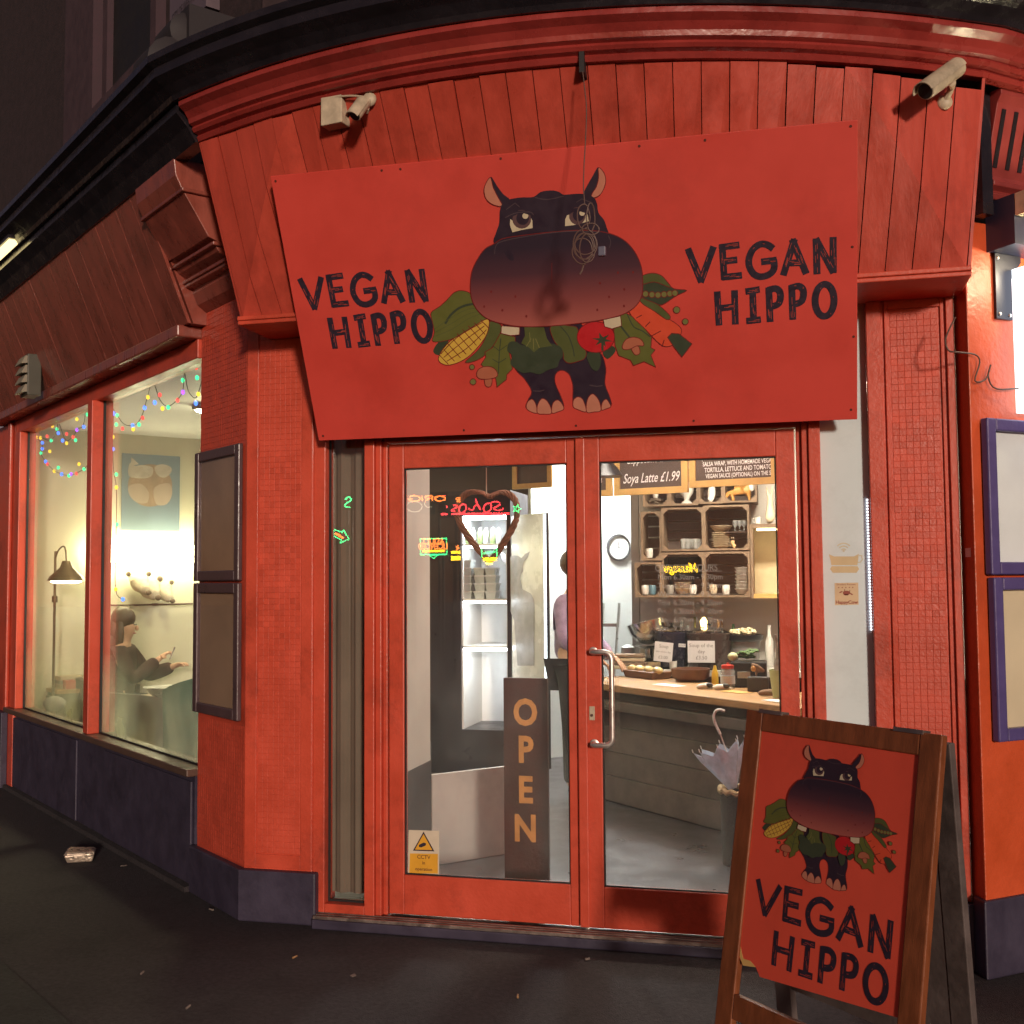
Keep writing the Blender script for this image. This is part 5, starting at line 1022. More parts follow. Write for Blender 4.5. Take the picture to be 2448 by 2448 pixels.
# ---------------- things on the back counter
ZB = 0.9005
def kettle(u, y, r, h_, m, label):
    x = onY(u, 1560, y).x; t = thing('soup_kettle', V((x, y, ZB)), label, 'soup kettle', 'soup kettles on the back counter')
    MB().lathe([(r*0.86, 0), (r*0.95, 0.02), (r, h_*0.35), (r, h_*0.72), (r*1.05, h_*0.80), (r*1.05, h_*0.90), (r*0.9, h_*0.93)], (x, y, ZB), 28).build('pot', m, t, smooth=True)
    MB().lathe([(r*0.98, h_*0.931), (r*1.0, h_*0.96), (r*0.7, h_*1.02), (r*0.2, h_*1.05), (0, h_*1.05)], (x, y, ZB), 28).build('lid', tray, t, smooth=True)
    MB().lathe([(0.008, h_*1.051), (0.01, h_*1.09), (0.018, h_*1.10), (0.018, h_*1.13), (0, h_*1.14)], (x, y, ZB), 12).build('knob', blackpl, t, smooth=True)
    return x
kb = mat('brown_enamel', (0.055, 0.035, 0.03), rough=0.25); kbl = mat('navy_black_enamel', (0.016, 0.014, 0.03), rough=0.22)
x1 = kettle(1696, 3.36, 0.155, 0.285, kb, 'brown soup kettle with the white soup of the day notice'); x2 = kettle(1606, 3.40, 0.125, 0.29, kbl, 'dark blue soup kettle with a crooked paper notice')
def notice(u0, v0, u1, v1, y, txts, label, rot=0.0, m=paper):
    c = onY((u0+u1)/2, (v0+v1)/2, y); w_ = onY(u1, v0, y).x-onY(u0, v0, y).x; h_ = onY(u0, v0, y).z-onY(u0, v1, y).z
    fr = frame(V((c.x, y, c.z)), (cos(rot), 0, sin(rot)), (-sin(rot), 0, cos(rot))); t = thing('paper_notice', fr(0, -h_/2, 0), label, 'notice'); MB().fb(lambda a, b, z: fr(a, z, b), -w_/2, w_/2, 0, 0.001, -h_/2, h_/2).build('sheet', m, t)
    mb = MB(); mb.nonorm = True
    for tx, yy, sz in txts: mb.add(*text_mesh(tx, sz, frame(fr(0, yy*h_, 0.0), (cos(rot), 0, sin(rot)), (-sin(rot), 0, cos(rot))), 0.0016))
    mb.build('lettering', mat('grey_print', (0.22, 0.21, 0.22)), t)
notice(1644, 1532, 1709, 1584, 3.19, (('Soup of the', 0.28, 0.036), ('day', 0.0, 0.036), ('£3.50', -0.28, 0.036)), 'white paper notice reading soup of the day on the brown kettle')
notice(1564, 1535, 1608, 1582, 3.25, (('Soup', 0.28, 0.034), ('dish of the day', 0.0, 0.018), ('£3.00', -0.28, 0.03)), 'crooked white paper notice on the dark blue kettle', -0.10)
notice(1622, 1539, 1639, 1547, 3.25, (('SOUP', 0.0, 0.02),), 'tiny white label on the dark blue kettle', -0.05)
# steel mixing bowls and trays left of the kettles
xb = onY(1550, 1450, 3.45).x; bs_ = thing('mixing_bowl_stack', V((xb, 3.45, ZB)), 'stack of shiny steel mixing bowls and pans on the back counter', 'bowls')
MB().box((xb-0.13, 3.30, ZB), (xb+0.10, 3.62, ZB+0.05)).build('base_board', tray, bs_); MB().lathe([(0.05, 0.051), (0.14, 0.075), (0.145, 0.08), (0.05, 0.062), (0, 0.06)], (xb, 3.45, ZB), 24).build('pan', tray, bs_, smooth=True)
MB().lathe([(0.03, 0.09), (0.03, 0.13), (0.12, 0.16), (0.125, 0.165), (0.03, 0.14), (0, 0.14)], (xb, 3.45, ZB), 24).build('stand_bowl', tray, bs_, smooth=True); MB().lathe([(0.03, 0.065), (0.03, 0.09)], (xb, 3.45, ZB), 12).build('foot', tray, bs_)
ti = frame((xb, 3.45, ZB+0.27), (1, 0, 0.25), (0, 1, 0)); MB().lathe([(0.04, -0.10), (0.10, -0.07), (0.14, 0.0), (0.15, 0.07), (0.143, 0.07), (0.13, 0.0), (0.04, -0.09), (0, -0.09)], None, 28, ti).build('bowl', tray, bs_, smooth=True)
xt = onY(1505, 1540, 3.28).x; tr_ = thing('tray_stack', V((xt, 3.28, ZB)), 'stack of wooden trays beside the dark kettle', 'trays')
for i in range(4): MB().box((xt-0.12+0.015*(i % 2), 3.22, ZB+i*0.028), (xt+0.13-0.01*i, 3.36, ZB+i*0.028+0.022)).build('tray', cratewood if i % 2 else beige, tr_, bevel=0.003)
# food jar with black rim
xj = onY(1777, 1500, 3.40).x; fj = thing('food_hopper', V((xj, 3.40, ZB)), 'clear tub with black rim heaped with popcorn', 'tub')
MB().lathe([(0.105, 0), (0.118, 0.20), (0.114, 0.20), (0.1, 0.006), (0, 0.006)], (xj, 3.40, ZB), 24).build('tub', tumbler, fj, smooth=True); MB().lathe([(0.126, 0.2005), (0.14, 0.215), (0.14, 0.245), (0.12, 0.245), (0.12, 0.215)], (xj, 3.40, ZB), 24).build('rim', blackpl, fj, smooth=True)
mb = MB()
for i in range(60): a_ = random.uniform(0, 2*pi); r_ = 0.105*math.sqrt(random.random()); mb.ball((xj+r_*cos(a_), 3.40+r_*sin(a_), ZB+0.255+0.03*(1-r_/0.105)+random.uniform(-0.006, 0.01)), random.uniform(0.012, 0.019), 6)
mb.build('popcorn', mat('popcorn', (0.75, 0.66, 0.42), rough=0.8), fj, kind='stuff'); MB().lathe([(0.095, 0.01), (0.10, 0.14), (0, 0.15)], (xj, 3.40, ZB), 20).build('grain', mat('brown_grain', (0.22, 0.15, 0.10), rough=0.9, var=0.4, vs=50), fj)

for u, h_, r_, mm, lab in ((1628, 0.34, 0.030, tumbler, 'tall clear glass vase behind the dark kettle'), (1643, 0.30, 0.026, tumbler, 'second clear glass vase beside the tall one'), (1660, 0.36, 0.022, mat('olive_oil_bottle', (0.20, 0.17, 0.04), rough=0.15), 'olive oil bottle between the two kettles'), (1725, 0.33, 0.022, mat('amber_bottle', (0.16, 0.07, 0.02), rough=0.15), 'amber bottle behind the popcorn tub'), (1752, 0.31, 0.024, mat('dark_green_bottle', (0.03, 0.07, 0.03), rough=0.15), 'dark green bottle behind the popcorn tub'), (1838, 0.30, 0.030, ceram, 'white bottle at the end of the back counter')):
    x = onY(u, 1500, 3.62).x; MB().lathe([(r_, 0), (r_, h_*0.62), (r_*0.45, h_*0.78), (r_*0.42, h_), (0, h_)], (x, 3.68, ZB), 16).build('bottle', mm, label=lab, cat='bottle', smooth=True)
ux = onY(1708, 1500, 3.6).x; ut = thing('utensil_pot', V((ux, 3.62, ZB)), 'dark pot of cooking utensils behind the brown kettle', 'pot'); MB().lathe([(0.045, 0), (0.05, 0.16), (0.045, 0.16), (0.04, 0.01), (0, 0.01)], (ux, 3.62, ZB), 16).build('pot', kb, ut, smooth=True)
for k_ in range(6): a_ = k_*1.05; MB().tube([V((ux+0.02*cos(a_), 3.62+0.02*sin(a_), ZB+0.02)), V((ux+0.06*cos(a_), 3.62+0.04*sin(a_), ZB+0.30+0.02*(k_ % 3)))], [0.004, 0.008], 6).build('utensil', wood if k_ % 2 else tray, ut)
tl_ = onY(1681, 1502, 3.30); t = thing('amber_glint', V((tl_.x, 3.22, ZB)), 'small amber glow in place of a yellow reflection by the brown kettle', 'lamp'); MB().lathe([(0.02, 0.30), (0.026, 0.34), (0.01, 0.37), (0, 0.37)], (tl_.x, 3.36, ZB), 12).build('glint_body', glow('amber_glint_glow', (1.0, 0.72, 0.25), 9.0), t, smooth=True); MB().lathe([(0.03, 0.29), (0.03, 0.30), (0, 0.301)], (tl_.x, 3.36, ZB), 12).build('dish', tray, t)  # glowing shape imitates a bright yellow reflection, not a lamp
for i, (u, v0_, lab, mm) in enumerate(((1500, 1555, 'white storage jar by the wooden trays', ceram), (1545, 1556, 'tan storage jar by the wooden trays', beige), (1575, 1556, 'steel canister by the dark kettle', tray))):
    x = onY(u, 1540, 3.6).x; MB().lathe([(0.05, 0), (0.055, 0.10), (0.05, 0.13), (0.052, 0.135), (0.02, 0.155), (0, 0.155)], (x, 3.62, ZB), 18).build('storage_jar', mm, label=lab, cat='jar', smooth=True)
for i, (u, vv, lab, mm) in enumerate(((1600, 1426, 'grey jug in the crate over the mixing bowls', mat('grey_jug', (0.30, 0.29, 0.27), rough=0.4)), (1550, 1338, 'pale bottle in the narrow dark crate', ceram), (1558, 1426, 'blue tin in the dark crate', mat('blue_tin', (0.10, 0.22, 0.30), rough=0.4)), (1540, 1426, 'white mug in the dark crate', ceram), (1704, 1425, 'cream jug in the bowl crate', beige), (1735, 1426, 'white sugar pot in the bowl crate', ceram), (1655, 1425, 'white cup near the cream bowls', ceram))):
    q_ = onY(u, vv, YS); MB().lathe([(0.024, 0), (0.03, 0.03), (0.028, 0.065), (0.024, 0.07), (0.021, 0.066), (0, 0.01)], (q_.x, YS+0.06, q_.z+0.0145), 14).build('crockery_pot', mm, label=lab, cat='pot', smooth=True)
# ---------------- things on the front counter
ZK = 0.8605
def base_at(u, v): p = onZ(u, v, ZK); return p
p = base_at(1530, 1622); t = thing('pastry_tray', p, 'wooden tray of pale pastries in wrapping on the counter', 'tray')
pf = frame(p, cx_, -cn); MB().hexa([pf(-0.17, 0.0, 0), pf(0.13, 0.0, 0), pf(0.13, 0.16, 0), pf(-0.17, 0.16, 0), pf(-0.19, -0.01, 0.05), pf(0.15, -0.01, 0.05), pf(0.15, 0.18, 0.05), pf(-0.19, 0.18, 0.05)]).build('tray', mat('brown_basket', (0.16, 0.08, 0.045), rough=0.6), t, bevel=0.006)
for i in range(7): MB().ball(pf(-0.15+0.048*i, 0.05+0.03*(i % 2), 0.06), (0.035, 0.028, 0.024), 10).build('pastry', mat('pale_pastry', (0.72, 0.58, 0.28), rough=0.45, var=0.2, vs=30), t, smooth=True)
p = base_at(1640, 1632); t = thing('wooden_bowl', p, 'wide dark wooden bowl on the counter', 'bowl'); MB().lathe([(0.085, 0), (0.125, 0.03), (0.13, 0.085), (0.122, 0.085), (0.11, 0.03), (0, 0.02)], tuple(p+V((0.02, 0.12, 0))), 24).build('bowl', mat('red_brown_wood', (0.14, 0.06, 0.035), rough=0.45, var=0.2), t, smooth=True)
p = base_at(1739, 1648)+V((0.0, 0.06, 0)); t = thing('glass_jar', p, 'glass jar with red lid on the counter', 'jar'); MB().lathe([(0.042, 0), (0.045, 0.01), (0.045, 0.11), (0.036, 0.125), (0.033, 0.125), (0.041, 0.108), (0, 0.006)], tuple(p), 20).build('jar', tumbler, t, smooth=True); MB().lathe([(0.040, 0.1255), (0.040, 0.145), (0.036, 0.147), (0, 0.147)], tuple(p), 20).build('lid', mat('red_lid', (0.5, 0.03, 0.02), rough=0.3), t, smooth=True)
MB().lathe([(0.0455, 0.03), (0.0455, 0.08)], tuple(p), 20).build('label', paper, t)
p = base_at(1810, 1656)+V((0.0, 0.10, 0)); MB().box((p.x-0.06, p.y-0.04, ZK), (p.x+0.065, p.y+0.05, ZK+0.085)).build('slate_box', mat('slate_box_grey', (0.05, 0.045, 0.05), rough=0.6), label='dark slate box on the counter under the robin', cat='box', bevel=0.003)
bz = ZK+0.086; t = thing('robin_figure', V((p.x-0.005, p.y, bz)), 'small robin figure with orange breast standing on the slate box', 'figurine')
skin('body', [(p.x, p.y, bz+0.05, 0.022), (p.x-0.02, p.y-0.01, bz+0.072, 0.018), (p.x-0.034, p.y-0.018, bz+0.082, 0.006), (p.x+0.045, p.y+0.01, bz+0.034, 0.010), (p.x-0.006, p.y-0.006, bz+0.02, 0.006), (p.x-0.006, p.y-0.006, bz+0.003, 0.006)], [(0, 1), (1, 2), (0, 3), (0, 4), (4, 5)], mat('robin_brown', (0.22, 0.13, 0.08), rough=0.6), t, sub=1); MB().ball((p.x-0.022, p.y-0.018, bz+0.052), (0.016, 0.014, 0.020), 10).build('breast', fox, t, smooth=True)
p = base_at(1858, 1672)+V((0.02, 0.10, 0)); t = thing('hare_planter', p, 'pale green pot holding a stone hare at the end of the counter', 'planter'); MB().lathe([(0.045, 0), (0.065, 0.16), (0.06, 0.16), (0.04, 0.01), (0, 0.01)], tuple(p), 20).build('pot', mat('pale_green_glaze', (0.42, 0.46, 0.22), rough=0.4), t, smooth=True)
skin('hare', [(p.x+n[0]*1.3, p.y+n[1]*1.3, p.z+0.13+n[2]*1.1, n[3]*1.35) for n in rab], re_, mat('grey_stone', (0.38, 0.36, 0.32), rough=0.9, var=0.3, vs=30), t, sub=1)
p = base_at(1772, 1600); t = thing('till_scale', V((p.x, 2.7, ZK)), 'black till with a pale display behind the jar', 'till'); xx = onY(1785, 1580, 2.62).x; MB().box((xx-0.09, 2.40, ZK-0.0), (xx+0.13, 2.62, ZK+0.16)).build('body', blackpl, t, bevel=0.01); MB().box((xx-0.05, 2.392, ZK+0.06), (xx+0.03, 2.3995, ZK+0.10)).build('display', mat('lcd', (0.45, 0.5, 0.48), rough=0.3), t)
li = V((xx-0.02, 2.5, ZK+0.161)); mb = MB()
for i in range(30): a_ = random.uniform(0, 2*pi); r_ = random.uniform(0, 0.06); mb.ball(li+V((r_*cos(a_)+0.03, r_*sin(a_), 0.02+random.uniform(0, 0.05))), (0.02, 0.018, 0.010), 6)
mb.build('salad_heap', mat('parsley_green', (0.06, 0.14, 0.02), rough=0.6), label='heap of green herbs on top of the till', cat='herbs', kind='stuff')
MB().ball(li+V((-0.06, -0.03, 0.028)), (0.034, 0.022, 0.028), 12).build('lime_wedge', mat('pale_lime', (0.62, 0.68, 0.42), rough=0.4), label='pale cut lime beside the green herbs', cat='lime', smooth=True)
for k_, (u, v, lab, m_) in enumerate(((1682, 1650, 'white and black toy mouse lying on the counter edge', ceram), (1722, 1652, 'second white toy mouse lying nearer the jar', ceram), (1832, 1666, 'brown toy mouse lying by the hare planter', mat('mouse_brown', (0.22, 0.13, 0.08), rough=0.8)))):
    p = base_at(u, v)+V((0, 0.04, 0)); t = thing('toy_mouse', p, lab, 'toy'); skin('body', [(p.x-0.05, p.y, p.z+0.013, 0.012), (p.x-0.02, p.y, p.z+0.02, 0.020), (p.x+0.03, p.y+0.01, p.z+0.021, 0.021), (p.x+0.07, p.y+0.01, p.z+0.008, 0.005)], chain(4), m_, t, sub=1)
    if k_ < 2: MB().ball((p.x+0.03, p.y+0.006, p.z+0.026), (0.026, 0.021, 0.018), 10).build('black_patch', blackpl, t, smooth=True)
for u, v, w_, lab in ((1585, 1640, 0.11, 'white paper sheet lying on the left of the counter'), (1745, 1656, 0.09, 'buff paper leaflet lying near the toy mice'), (1845, 1678, 0.08, 'white leaflet lying by the hare planter')):
    p = base_at(u, v)+V((0, 0.01, 0)); pf2 = frame(p, cx_, -cn); MB().fb(pf2, -w_, w_, 0.0, 0.10, 0.0005, 0.003).build('paper_sheet', paper if 'white' in lab else pine, label=lab, cat='paper')

for u, v, r_, h_, mm, lab in ((1668, 1640, 0.022, 0.12, mat('mustard_bottle', (0.6, 0.38, 0.04), rough=0.3), 'mustard yellow sauce bottle on the counter by the wooden bowl'), (1700, 1636, 0.022, 0.13, mat('red_sauce_bottle', (0.42, 0.03, 0.02), rough=0.3), 'red sauce bottle on the counter by the wooden bowl'), (1765, 1650, 0.03, 0.07, tumbler, 'small clear jam jar beside the red lidded jar'), (1570, 1618, 0.028, 0.10, ceram, 'white cup stack on the counter behind the pastries')):
    p = base_at(u, v)+V((0.10, 0.16, 0)); MB().lathe([(r_, 0), (r_*1.02, h_*0.6), (r_*0.5, h_*0.85), (r_*0.4, h_), (0, h_)] if 'bottle' in lab else [(r_*0.8, 0), (r_, h_), (r_*0.92, h_), (r_*0.7, 0.005), (0, 0.005)], tuple(p), 14).build('counter_jar', mm, label=lab, cat='jar', smooth=True)
# ---------------- hanging chalkboards inside the doors
def chalkboard(u0, u1, vb0, vb1, y0, y1, lines, label):
    a, b = onY(u0, vb0, y0), onY(u1, vb1, y1); zb__ = min(a.z, b.z); xd = V((b.x-a.x, b.y-a.y, 0)); W_ = xd.length; fr = frame(V((a.x, a.y, zb__)), xd, (0, 0, 1)); H_ = 0.46
    t = thing('chalkboard', fr(W_/2, 0, 0), label, 'chalkboard', 'chalkboards hung over the counter'); k = 0.035
    B_ = lambda x0, x1, z0, z1, o0, o1, nm, m: MB().fb(lambda p_, q_, r_: fr(p_, r_, q_), x0, x1, o0, o1, z0, z1).build(nm, m, t)
    B_(0, W_, 0, k, 0, 0.02, 'frame_bottom', pine); B_(0, W_, H_-k, H_, 0, 0.02, 'frame_top', pine); B_(0, k, k, H_-k, 0, 0.0195, 'frame_side', pine); B_(W_-k, W_, k, H_-k, 0, 0.0195, 'frame_side', pine)
    B_(k, W_-k, k, H_-k, 0.002, 0.010, 'slate', chalk)
    mb = MB(); mb.nonorm = True
    for tx, x, z, sz, shx in lines: mb.add(*text_mesh(tx, sz, frame(fr(x*W_, z, 0.0105), xd, (0, 0, 1)), 0.0006, shear=shx, sx=0.66, bold=0.0005))
    mb.build('chalk_lettering', chalkw, t)
    for x in (0.15, 0.85): MB().tube([fr(x*W_, H_, 0.01), fr(x*W_, ZC-zb__, 0.01)], 0.003, 5).build('hanging_cord', wirem, t)
chalkboard(1471, 1647, 1186, 1166, 1.25, 1.12, [('Soya Latte £1.99', 0.5, 0.088, 0.074, 0.35), ('Cappuccino £1.99', 0.5, 0.19, 0.06, 0.3)], 'framed chalkboard reading Soya Latte £1.99 over the counter')
chalkboard(1651, 1862, 1167, 1140, 1.12, 0.98, [('TORTILLA, LETTUCE AND TOMATO,', 0.56, 0.088, 0.034, 0), ('SALSA WRAP, WITH HOMEMADE VEGAN', 0.56, 0.120, 0.032, 0), ('(GREEN PEAS, SOYA CHUNKS, SAUCE IN A', 0.55, 0.152, 0.031, 0), ('VEGAN SAUCE (OPTIONAL) ON THE SIDE!)', 0.60, 0.056, 0.031, 0)], 'framed chalkboard crowded with small white menu writing')
chalkboard(1395, 1466, 1190, 1186, 1.35, 1.26, [('Tea', 0.5, 0.1, 0.07, 0.2)], 'narrow framed chalkboard behind the pendant lamp')
chalkboard(1228, 1322, 1168, 1165, 2.6, 2.5, [], 'pale backed board in a pine frame near the fridge')
pl_ = onY(1447, 1140, 0.95); t = thing('pendant_lamp', pl_, 'dark metal pendant lamp hanging just inside the right door', 'lamp'); MB().lathe([(0.095, 0), (0.085, 0.02), (0.03, 0.09), (0.02, 0.12), (0, 0.12), ], (pl_.x, pl_.y, pl_.z), 20).build('shade', blackpl, t, smooth=True); MB().tube([V((pl_.x, pl_.y, pl_.z+0.12)), V((pl_.x, pl_.y, ZC))], 0.003, 5).build('flex', blackpl, t)

# ---------------- umbrella in a wicker stand by the counter
u1_, u0_ = onZ(1762, 2010, ZF), None; ub = V((0.545, 1.35, ZF)); 
def at(u, v, y=1.25): return onY(u, v, y)
um = thing('clear_umbrella', at(1748, 1880), 'furled clear umbrella with a white crook handle', 'umbrella')
hk = [at(1733, 1700), at(1728, 1699), at(1722, 1697), at(1713, 1699), at(1707, 1708), at(1707, 1720), at(1712, 1735), at(1722, 1755)]
MB().tube(smoothpts([tuple(p) for p in hk], 4, False), 0.0075, 8).build('crook_handle', white, um, smooth=True); MB().tube([at(1722, 1755), at(1760, 1860)], 0.004, 6).build('shaft', steel, um)
canopy = mat('clear_vinyl', (0.66, 0.82, 1.0), rough=0.25, var=0.15, vs=20, bump=0.3, bs=40); canopy.node_tree.nodes['Principled BSDF'].inputs['Alpha'].default_value = 0.8
c0_, c1_ = at(1722, 1795), at(1742, 1882); axv = (c1_-c0_).normalized(); sx_ = V((0, 1, 0)).cross(axv).normalized(); sy_ = axv.cross(sx_); nseg = 32; mb = MB(); vs = []
wtop, wbot = (at(1768, 1762)-at(1675, 1820)).length*0.5, 0.02; mid_ = (at(1768, 1762)+at(1675, 1820))*0.5
for tI in range(7):
    f_ = tI/6; cpt = mid_.lerp(at(1752, 1885), f_); rad = wtop*(1-f_)+0.022*f_
    ax2 = (at(1752, 1885)-mid_).normalized(); s2 = V((0, 1, 0)).cross(ax2).normalized(); y2 = ax2.cross(s2)
    for j in range(nseg): a_ = 2*pi*j/nseg; rr = rad*(1+0.16*cos(8*a_)*(1-f_*0.5)); vs.append(cpt+s2*rr*cos(a_)+y2*rr*0.6*sin(a_)-ax2*(0.02*cos(8*a_) if tI == 0 else 0))
mb.add(vs, [(i*nseg+j, i*nseg+(j+1) % nseg, (i+1)*nseg+(j+1) % nseg, (i+1)*nseg+j) for i in range(6) for j in range(nseg)]); mb.build('canopy', canopy, um, smooth=True)
for j in range(0, nseg, 4): MB().tube([vs[j], vs[j]-(at(1752, 1885)-mid_).normalized()*0.018], 0.003, 5).build('rib_tip', white, um)
stp = at(1752, 1890); stb = V((stp.x+0.05, stp.y+0.0, ZF)); t = thing('umbrella_stand', stb, 'brown wicker umbrella stand with a rope rim before the counter', 'stand')
MB().lathe([(0.11, 0), (0.115, 0.30), (0.12, stp.z-ZF), (0.112, stp.z-ZF), (0.105, 0.02), (0, 0.02)], tuple(stb), 22).build('basket', mat('wicker', (0.05, 0.042, 0.042), rough=0.8, var=0.4, vs=60, bump=0.5, bs=90), t, smooth=True)
MB().tube([stb+V((0.118*cos(2*pi*i/28), 0.118*sin(2*pi*i/28), stp.z-ZF+0.012*(i % 2))) for i in range(28)], 0.016, 7, True).build('rope_rim', mat('rope', (0.42, 0.30, 0.17), rough=0.9, bump=0.5, bs=120), t, smooth=True)

# ---------------- tall drinks fridge, door open, seen through the left pane
YFR = 3.60
fx0, fx1 = onY(1030, 1500, YFR).x, onY(1222, 1500, YFR).x; fi0, fi1 = onY(1102, 1500, YFR).x, fx1-0.03
zt_f, zi1, zi0 = 2.25, onY(1150, 1233, YFR).z, onY(1150, 1745, YFR).z
fg = thing('drinks_fridge', V(((fx0+fx1)/2, YFR+0.3, ZF)), 'tall black drinks fridge with a bright white inside and its door open', 'fridge')
blk = mat('black_fridge_enamel', (0.022, 0.018, 0.024), rough=0.35)
MB().box((fx0, YFR, ZF), (fi0, YFR+0.6, zt_f)).build('side_panel', blk, fg); MB().box((fi1, YFR, ZF), (fx1, YFR+0.6, zt_f)).build('side_panel', blk, fg)
MB().box((fi0, YFR, zi1), (fi1, YFR+0.6, zt_f)).build('header', blk, fg); MB().box((fi0, YFR, ZF), (fi1, YFR+0.6, zi0)).build('kick_panel', blk, fg); MB().box((fi0, YFR+0.56, zi0), (fi1, YFR+0.6, zi1)).build('back_liner', white, fg)
MB().box((fi0+0.02, YFR+0.03, zi1-0.025), (fi1-0.02, YFR+0.08, zi1-0.002)).build('light_tube', glow('fridge_tube', (0.86, 0.95, 1.0), 90.0), fg)
MB().box((fi0, YFR+0.02, zi0), (fi0+0.012, YFR+0.56, zi1)).build('side_liner', white, fg); MB().box((fi1-0.012, YFR+0.02, zi0), (fi1, YFR+0.56, zi1)).build('side_liner', white, fg)
for v in (1300, 1432, 1545):
    z = onY(1150, v, YFR).z; MB().box((fi0, YFR+0.02, z-0.015), (fi1, YFR+0.55, z)).build('shelf', white, fg)
    if v < 1500: MB().box((fi0+0.02, YFR+0.025, z-0.03), (fi1-0.02, YFR+0.05, z-0.016)).build('light_tube', glow('fridge_tube', (0.86, 0.95, 1.0), 90.0), fg)
z = onY(1150, 1545, YFR).z; MB().box((fi0+0.02, YFR+0.03, z-0.035), (fi1-0.02, YFR+0.07, z-0.016)).build('light_tube', glow('fridge_tube', (0.86, 0.95, 1.0), 90.0), fg)
tub = mat('translucent_tub', (0.62, 0.66, 0.64), rough=0.3)
gr = mat('pale_green_bottle', (0.36, 0.48, 0.22), rough=0.3)
zsh = onY(1150, 1300, YFR).z
for i, u in enumerate((1118, 1132, 1148, 1162, 1178, 1192)):
    x = onY(u, 1290, YFR+0.1).x; t = thing('drink_bottle', V((x, YFR+0.1, zsh)), 'bottle on the top shelf of the drinks fridge', 'bottle', 'bottles in the fridge'); MB().lathe([(0.022, 0), (0.023, 0.09), (0.010, 0.115), (0, 0.116)], (x, YFR+0.1, zsh+0.0005), 12).build('bottle', ceram if i % 2 else gr, t, smooth=True); MB().lathe([(0.0105, 0.1165), (0.0105, 0.13), (0, 0.131)], (x, YFR+0.1, zsh), 10).build('cap', white, t)
zsh = onY(1150, 1432, YFR).z
for i, u in enumerate((1118, 1150, 1176)):
    for k_ in range(4 if i else 5):
        x = onY(u, 1400, YFR+0.1).x+random.uniform(-.004, .004); z = zsh+0.0005+k_*0.062; t = thing('food_tub', V((x, YFR+0.12, z)), 'lidded clear food tub stacked in the fridge', 'tub', 'food tubs in the fridge'); MB().hexa([V((x-0.035, YFR+0.06, z)), V((x+0.035, YFR+0.06, z)), V((x+0.035, YFR+0.18, z)), V((x-0.035, YFR+0.18, z)), V((x-0.043, YFR+0.05, z+0.05)), V((x+0.043, YFR+0.05, z+0.05)), V((x+0.043, YFR+0.19, z+0.05)), V((x-0.043, YFR+0.19, z+0.05))]).build('tub', tub, t); MB().box((x-0.047, YFR+0.045, z+0.0505), (x+0.047, YFR+0.195, z+0.059)).build('lid', white, t)
# open door leaf with led strip and a deer transfer
d0, d1 = V((fx1+0.01, YFR-0.01, 0)), onY(1308, 1500, 3.28); d1 = V((d1.x, d1.y, 0)); dd = (d1-d0); dfr = frame(V((d0.x, d0.y, 0)), dd, (0, 0, 1)); DW = dd.length
zl0, zl1 = onY(1304, 1755, 3.3).z, onY(1304, 1226, 3.3).z
Bd = lambda x0, x1, z0, z1, o0, o1, nm, m: MB().fb(lambda p_, q_, r_: dfr(p_, r_, q_), x0, x1, o0, o1, z0, z1).build(nm, m, fg)
Bd(0, DW-0.03, zl0-0.25, zl1, -0.02, 0.0, 'open_door', mat('frosted_door', (0.62, 0.60, 0.56), rough=0.25)); Bd(DW-0.0295, DW, zl0-0.25, zl1, -0.025, 0.0, 'door_edge', blk)
Bd(DW-0.026, DW-0.004, zl0, zl1-0.01, 0.0005, 0.006, 'led_strip', glow('led_white', (0.86, 0.97, 1.0), 5.0))
dk = 3.716
def dpt(x, y): p_ = hit(920+x/dk, 1080+y/3.7154, dfr(0, 0, 0), dfr(0, 0, 1)-dfr(0, 0, 0)); return p_+(dfr(0, 0, 1)-dfr(0, 0, 0))*0.002
deer = [(1030, 900), (1050, 895), (1085, 930), (1100, 965), (1120, 930), (1150, 920), (1190, 925), (1215, 945), (1250, 905), (1292, 885), (1270, 940), (1235, 980), (1225, 1020), (1230, 1060), (1212, 1090), (1205, 1130), (1225, 1220), (1300, 1260), (1330, 1320), (1330, 1900), (1180, 1900), (1150, 1500), (1110, 1400), (1095, 1250), (1095, 1130), (1105, 1080), (1100, 1010), (1060, 985), (1035, 950)]
mb = MB(); mb.nonorm = True; mb.flat([dpt(*p_) for p_ in deer][::-1]); mb.build('deer_transfer', mat('grey_transfer', (0.30, 0.28, 0.28), rough=0.4, var=0.2, vs=12), fg)

# OPEN board inside the left door
oy = 0.42; ob = thing('open_board', onY(1262, 2090, oy), 'tall dark red board with amber letters spelling OPEN behind the left door', 'sign'); a, b = onY(1206, 2095, oy), onY(1308, 1622, oy)
ow = mat('dark_red_board', (0.060, 0.018, 0.015), rough=0.6, var=0.35, vs=7, bump=0.2)
MB().box((a.x, oy, ZF), (b.x, oy+0.03, b.z)).build('board', ow, ob, bevel=0.004); MB().box((a.x-0.05, oy-0.06, ZF), (b.x+0.05, oy+0.12, ZF+0.035)).build('foot', blackpl, ob)
mb = MB(); mb.nonorm = True
for ch, v in (('O', 1706), ('P', 1795), ('E', 1891), ('N', 1983)):
    c = onY(1256, v, oy); mb.add(*text_mesh(ch, 0.172, frame(V((c.x, oy, c.z)), (1, 0, 0), (0, 0, 1)), 0.002, bold=0.006, sx=0.85))
mb.build('lettering', mat('amber_paint', (0.62, 0.30, 0.08), rough=0.6, var=0.2, vs=15), ob)
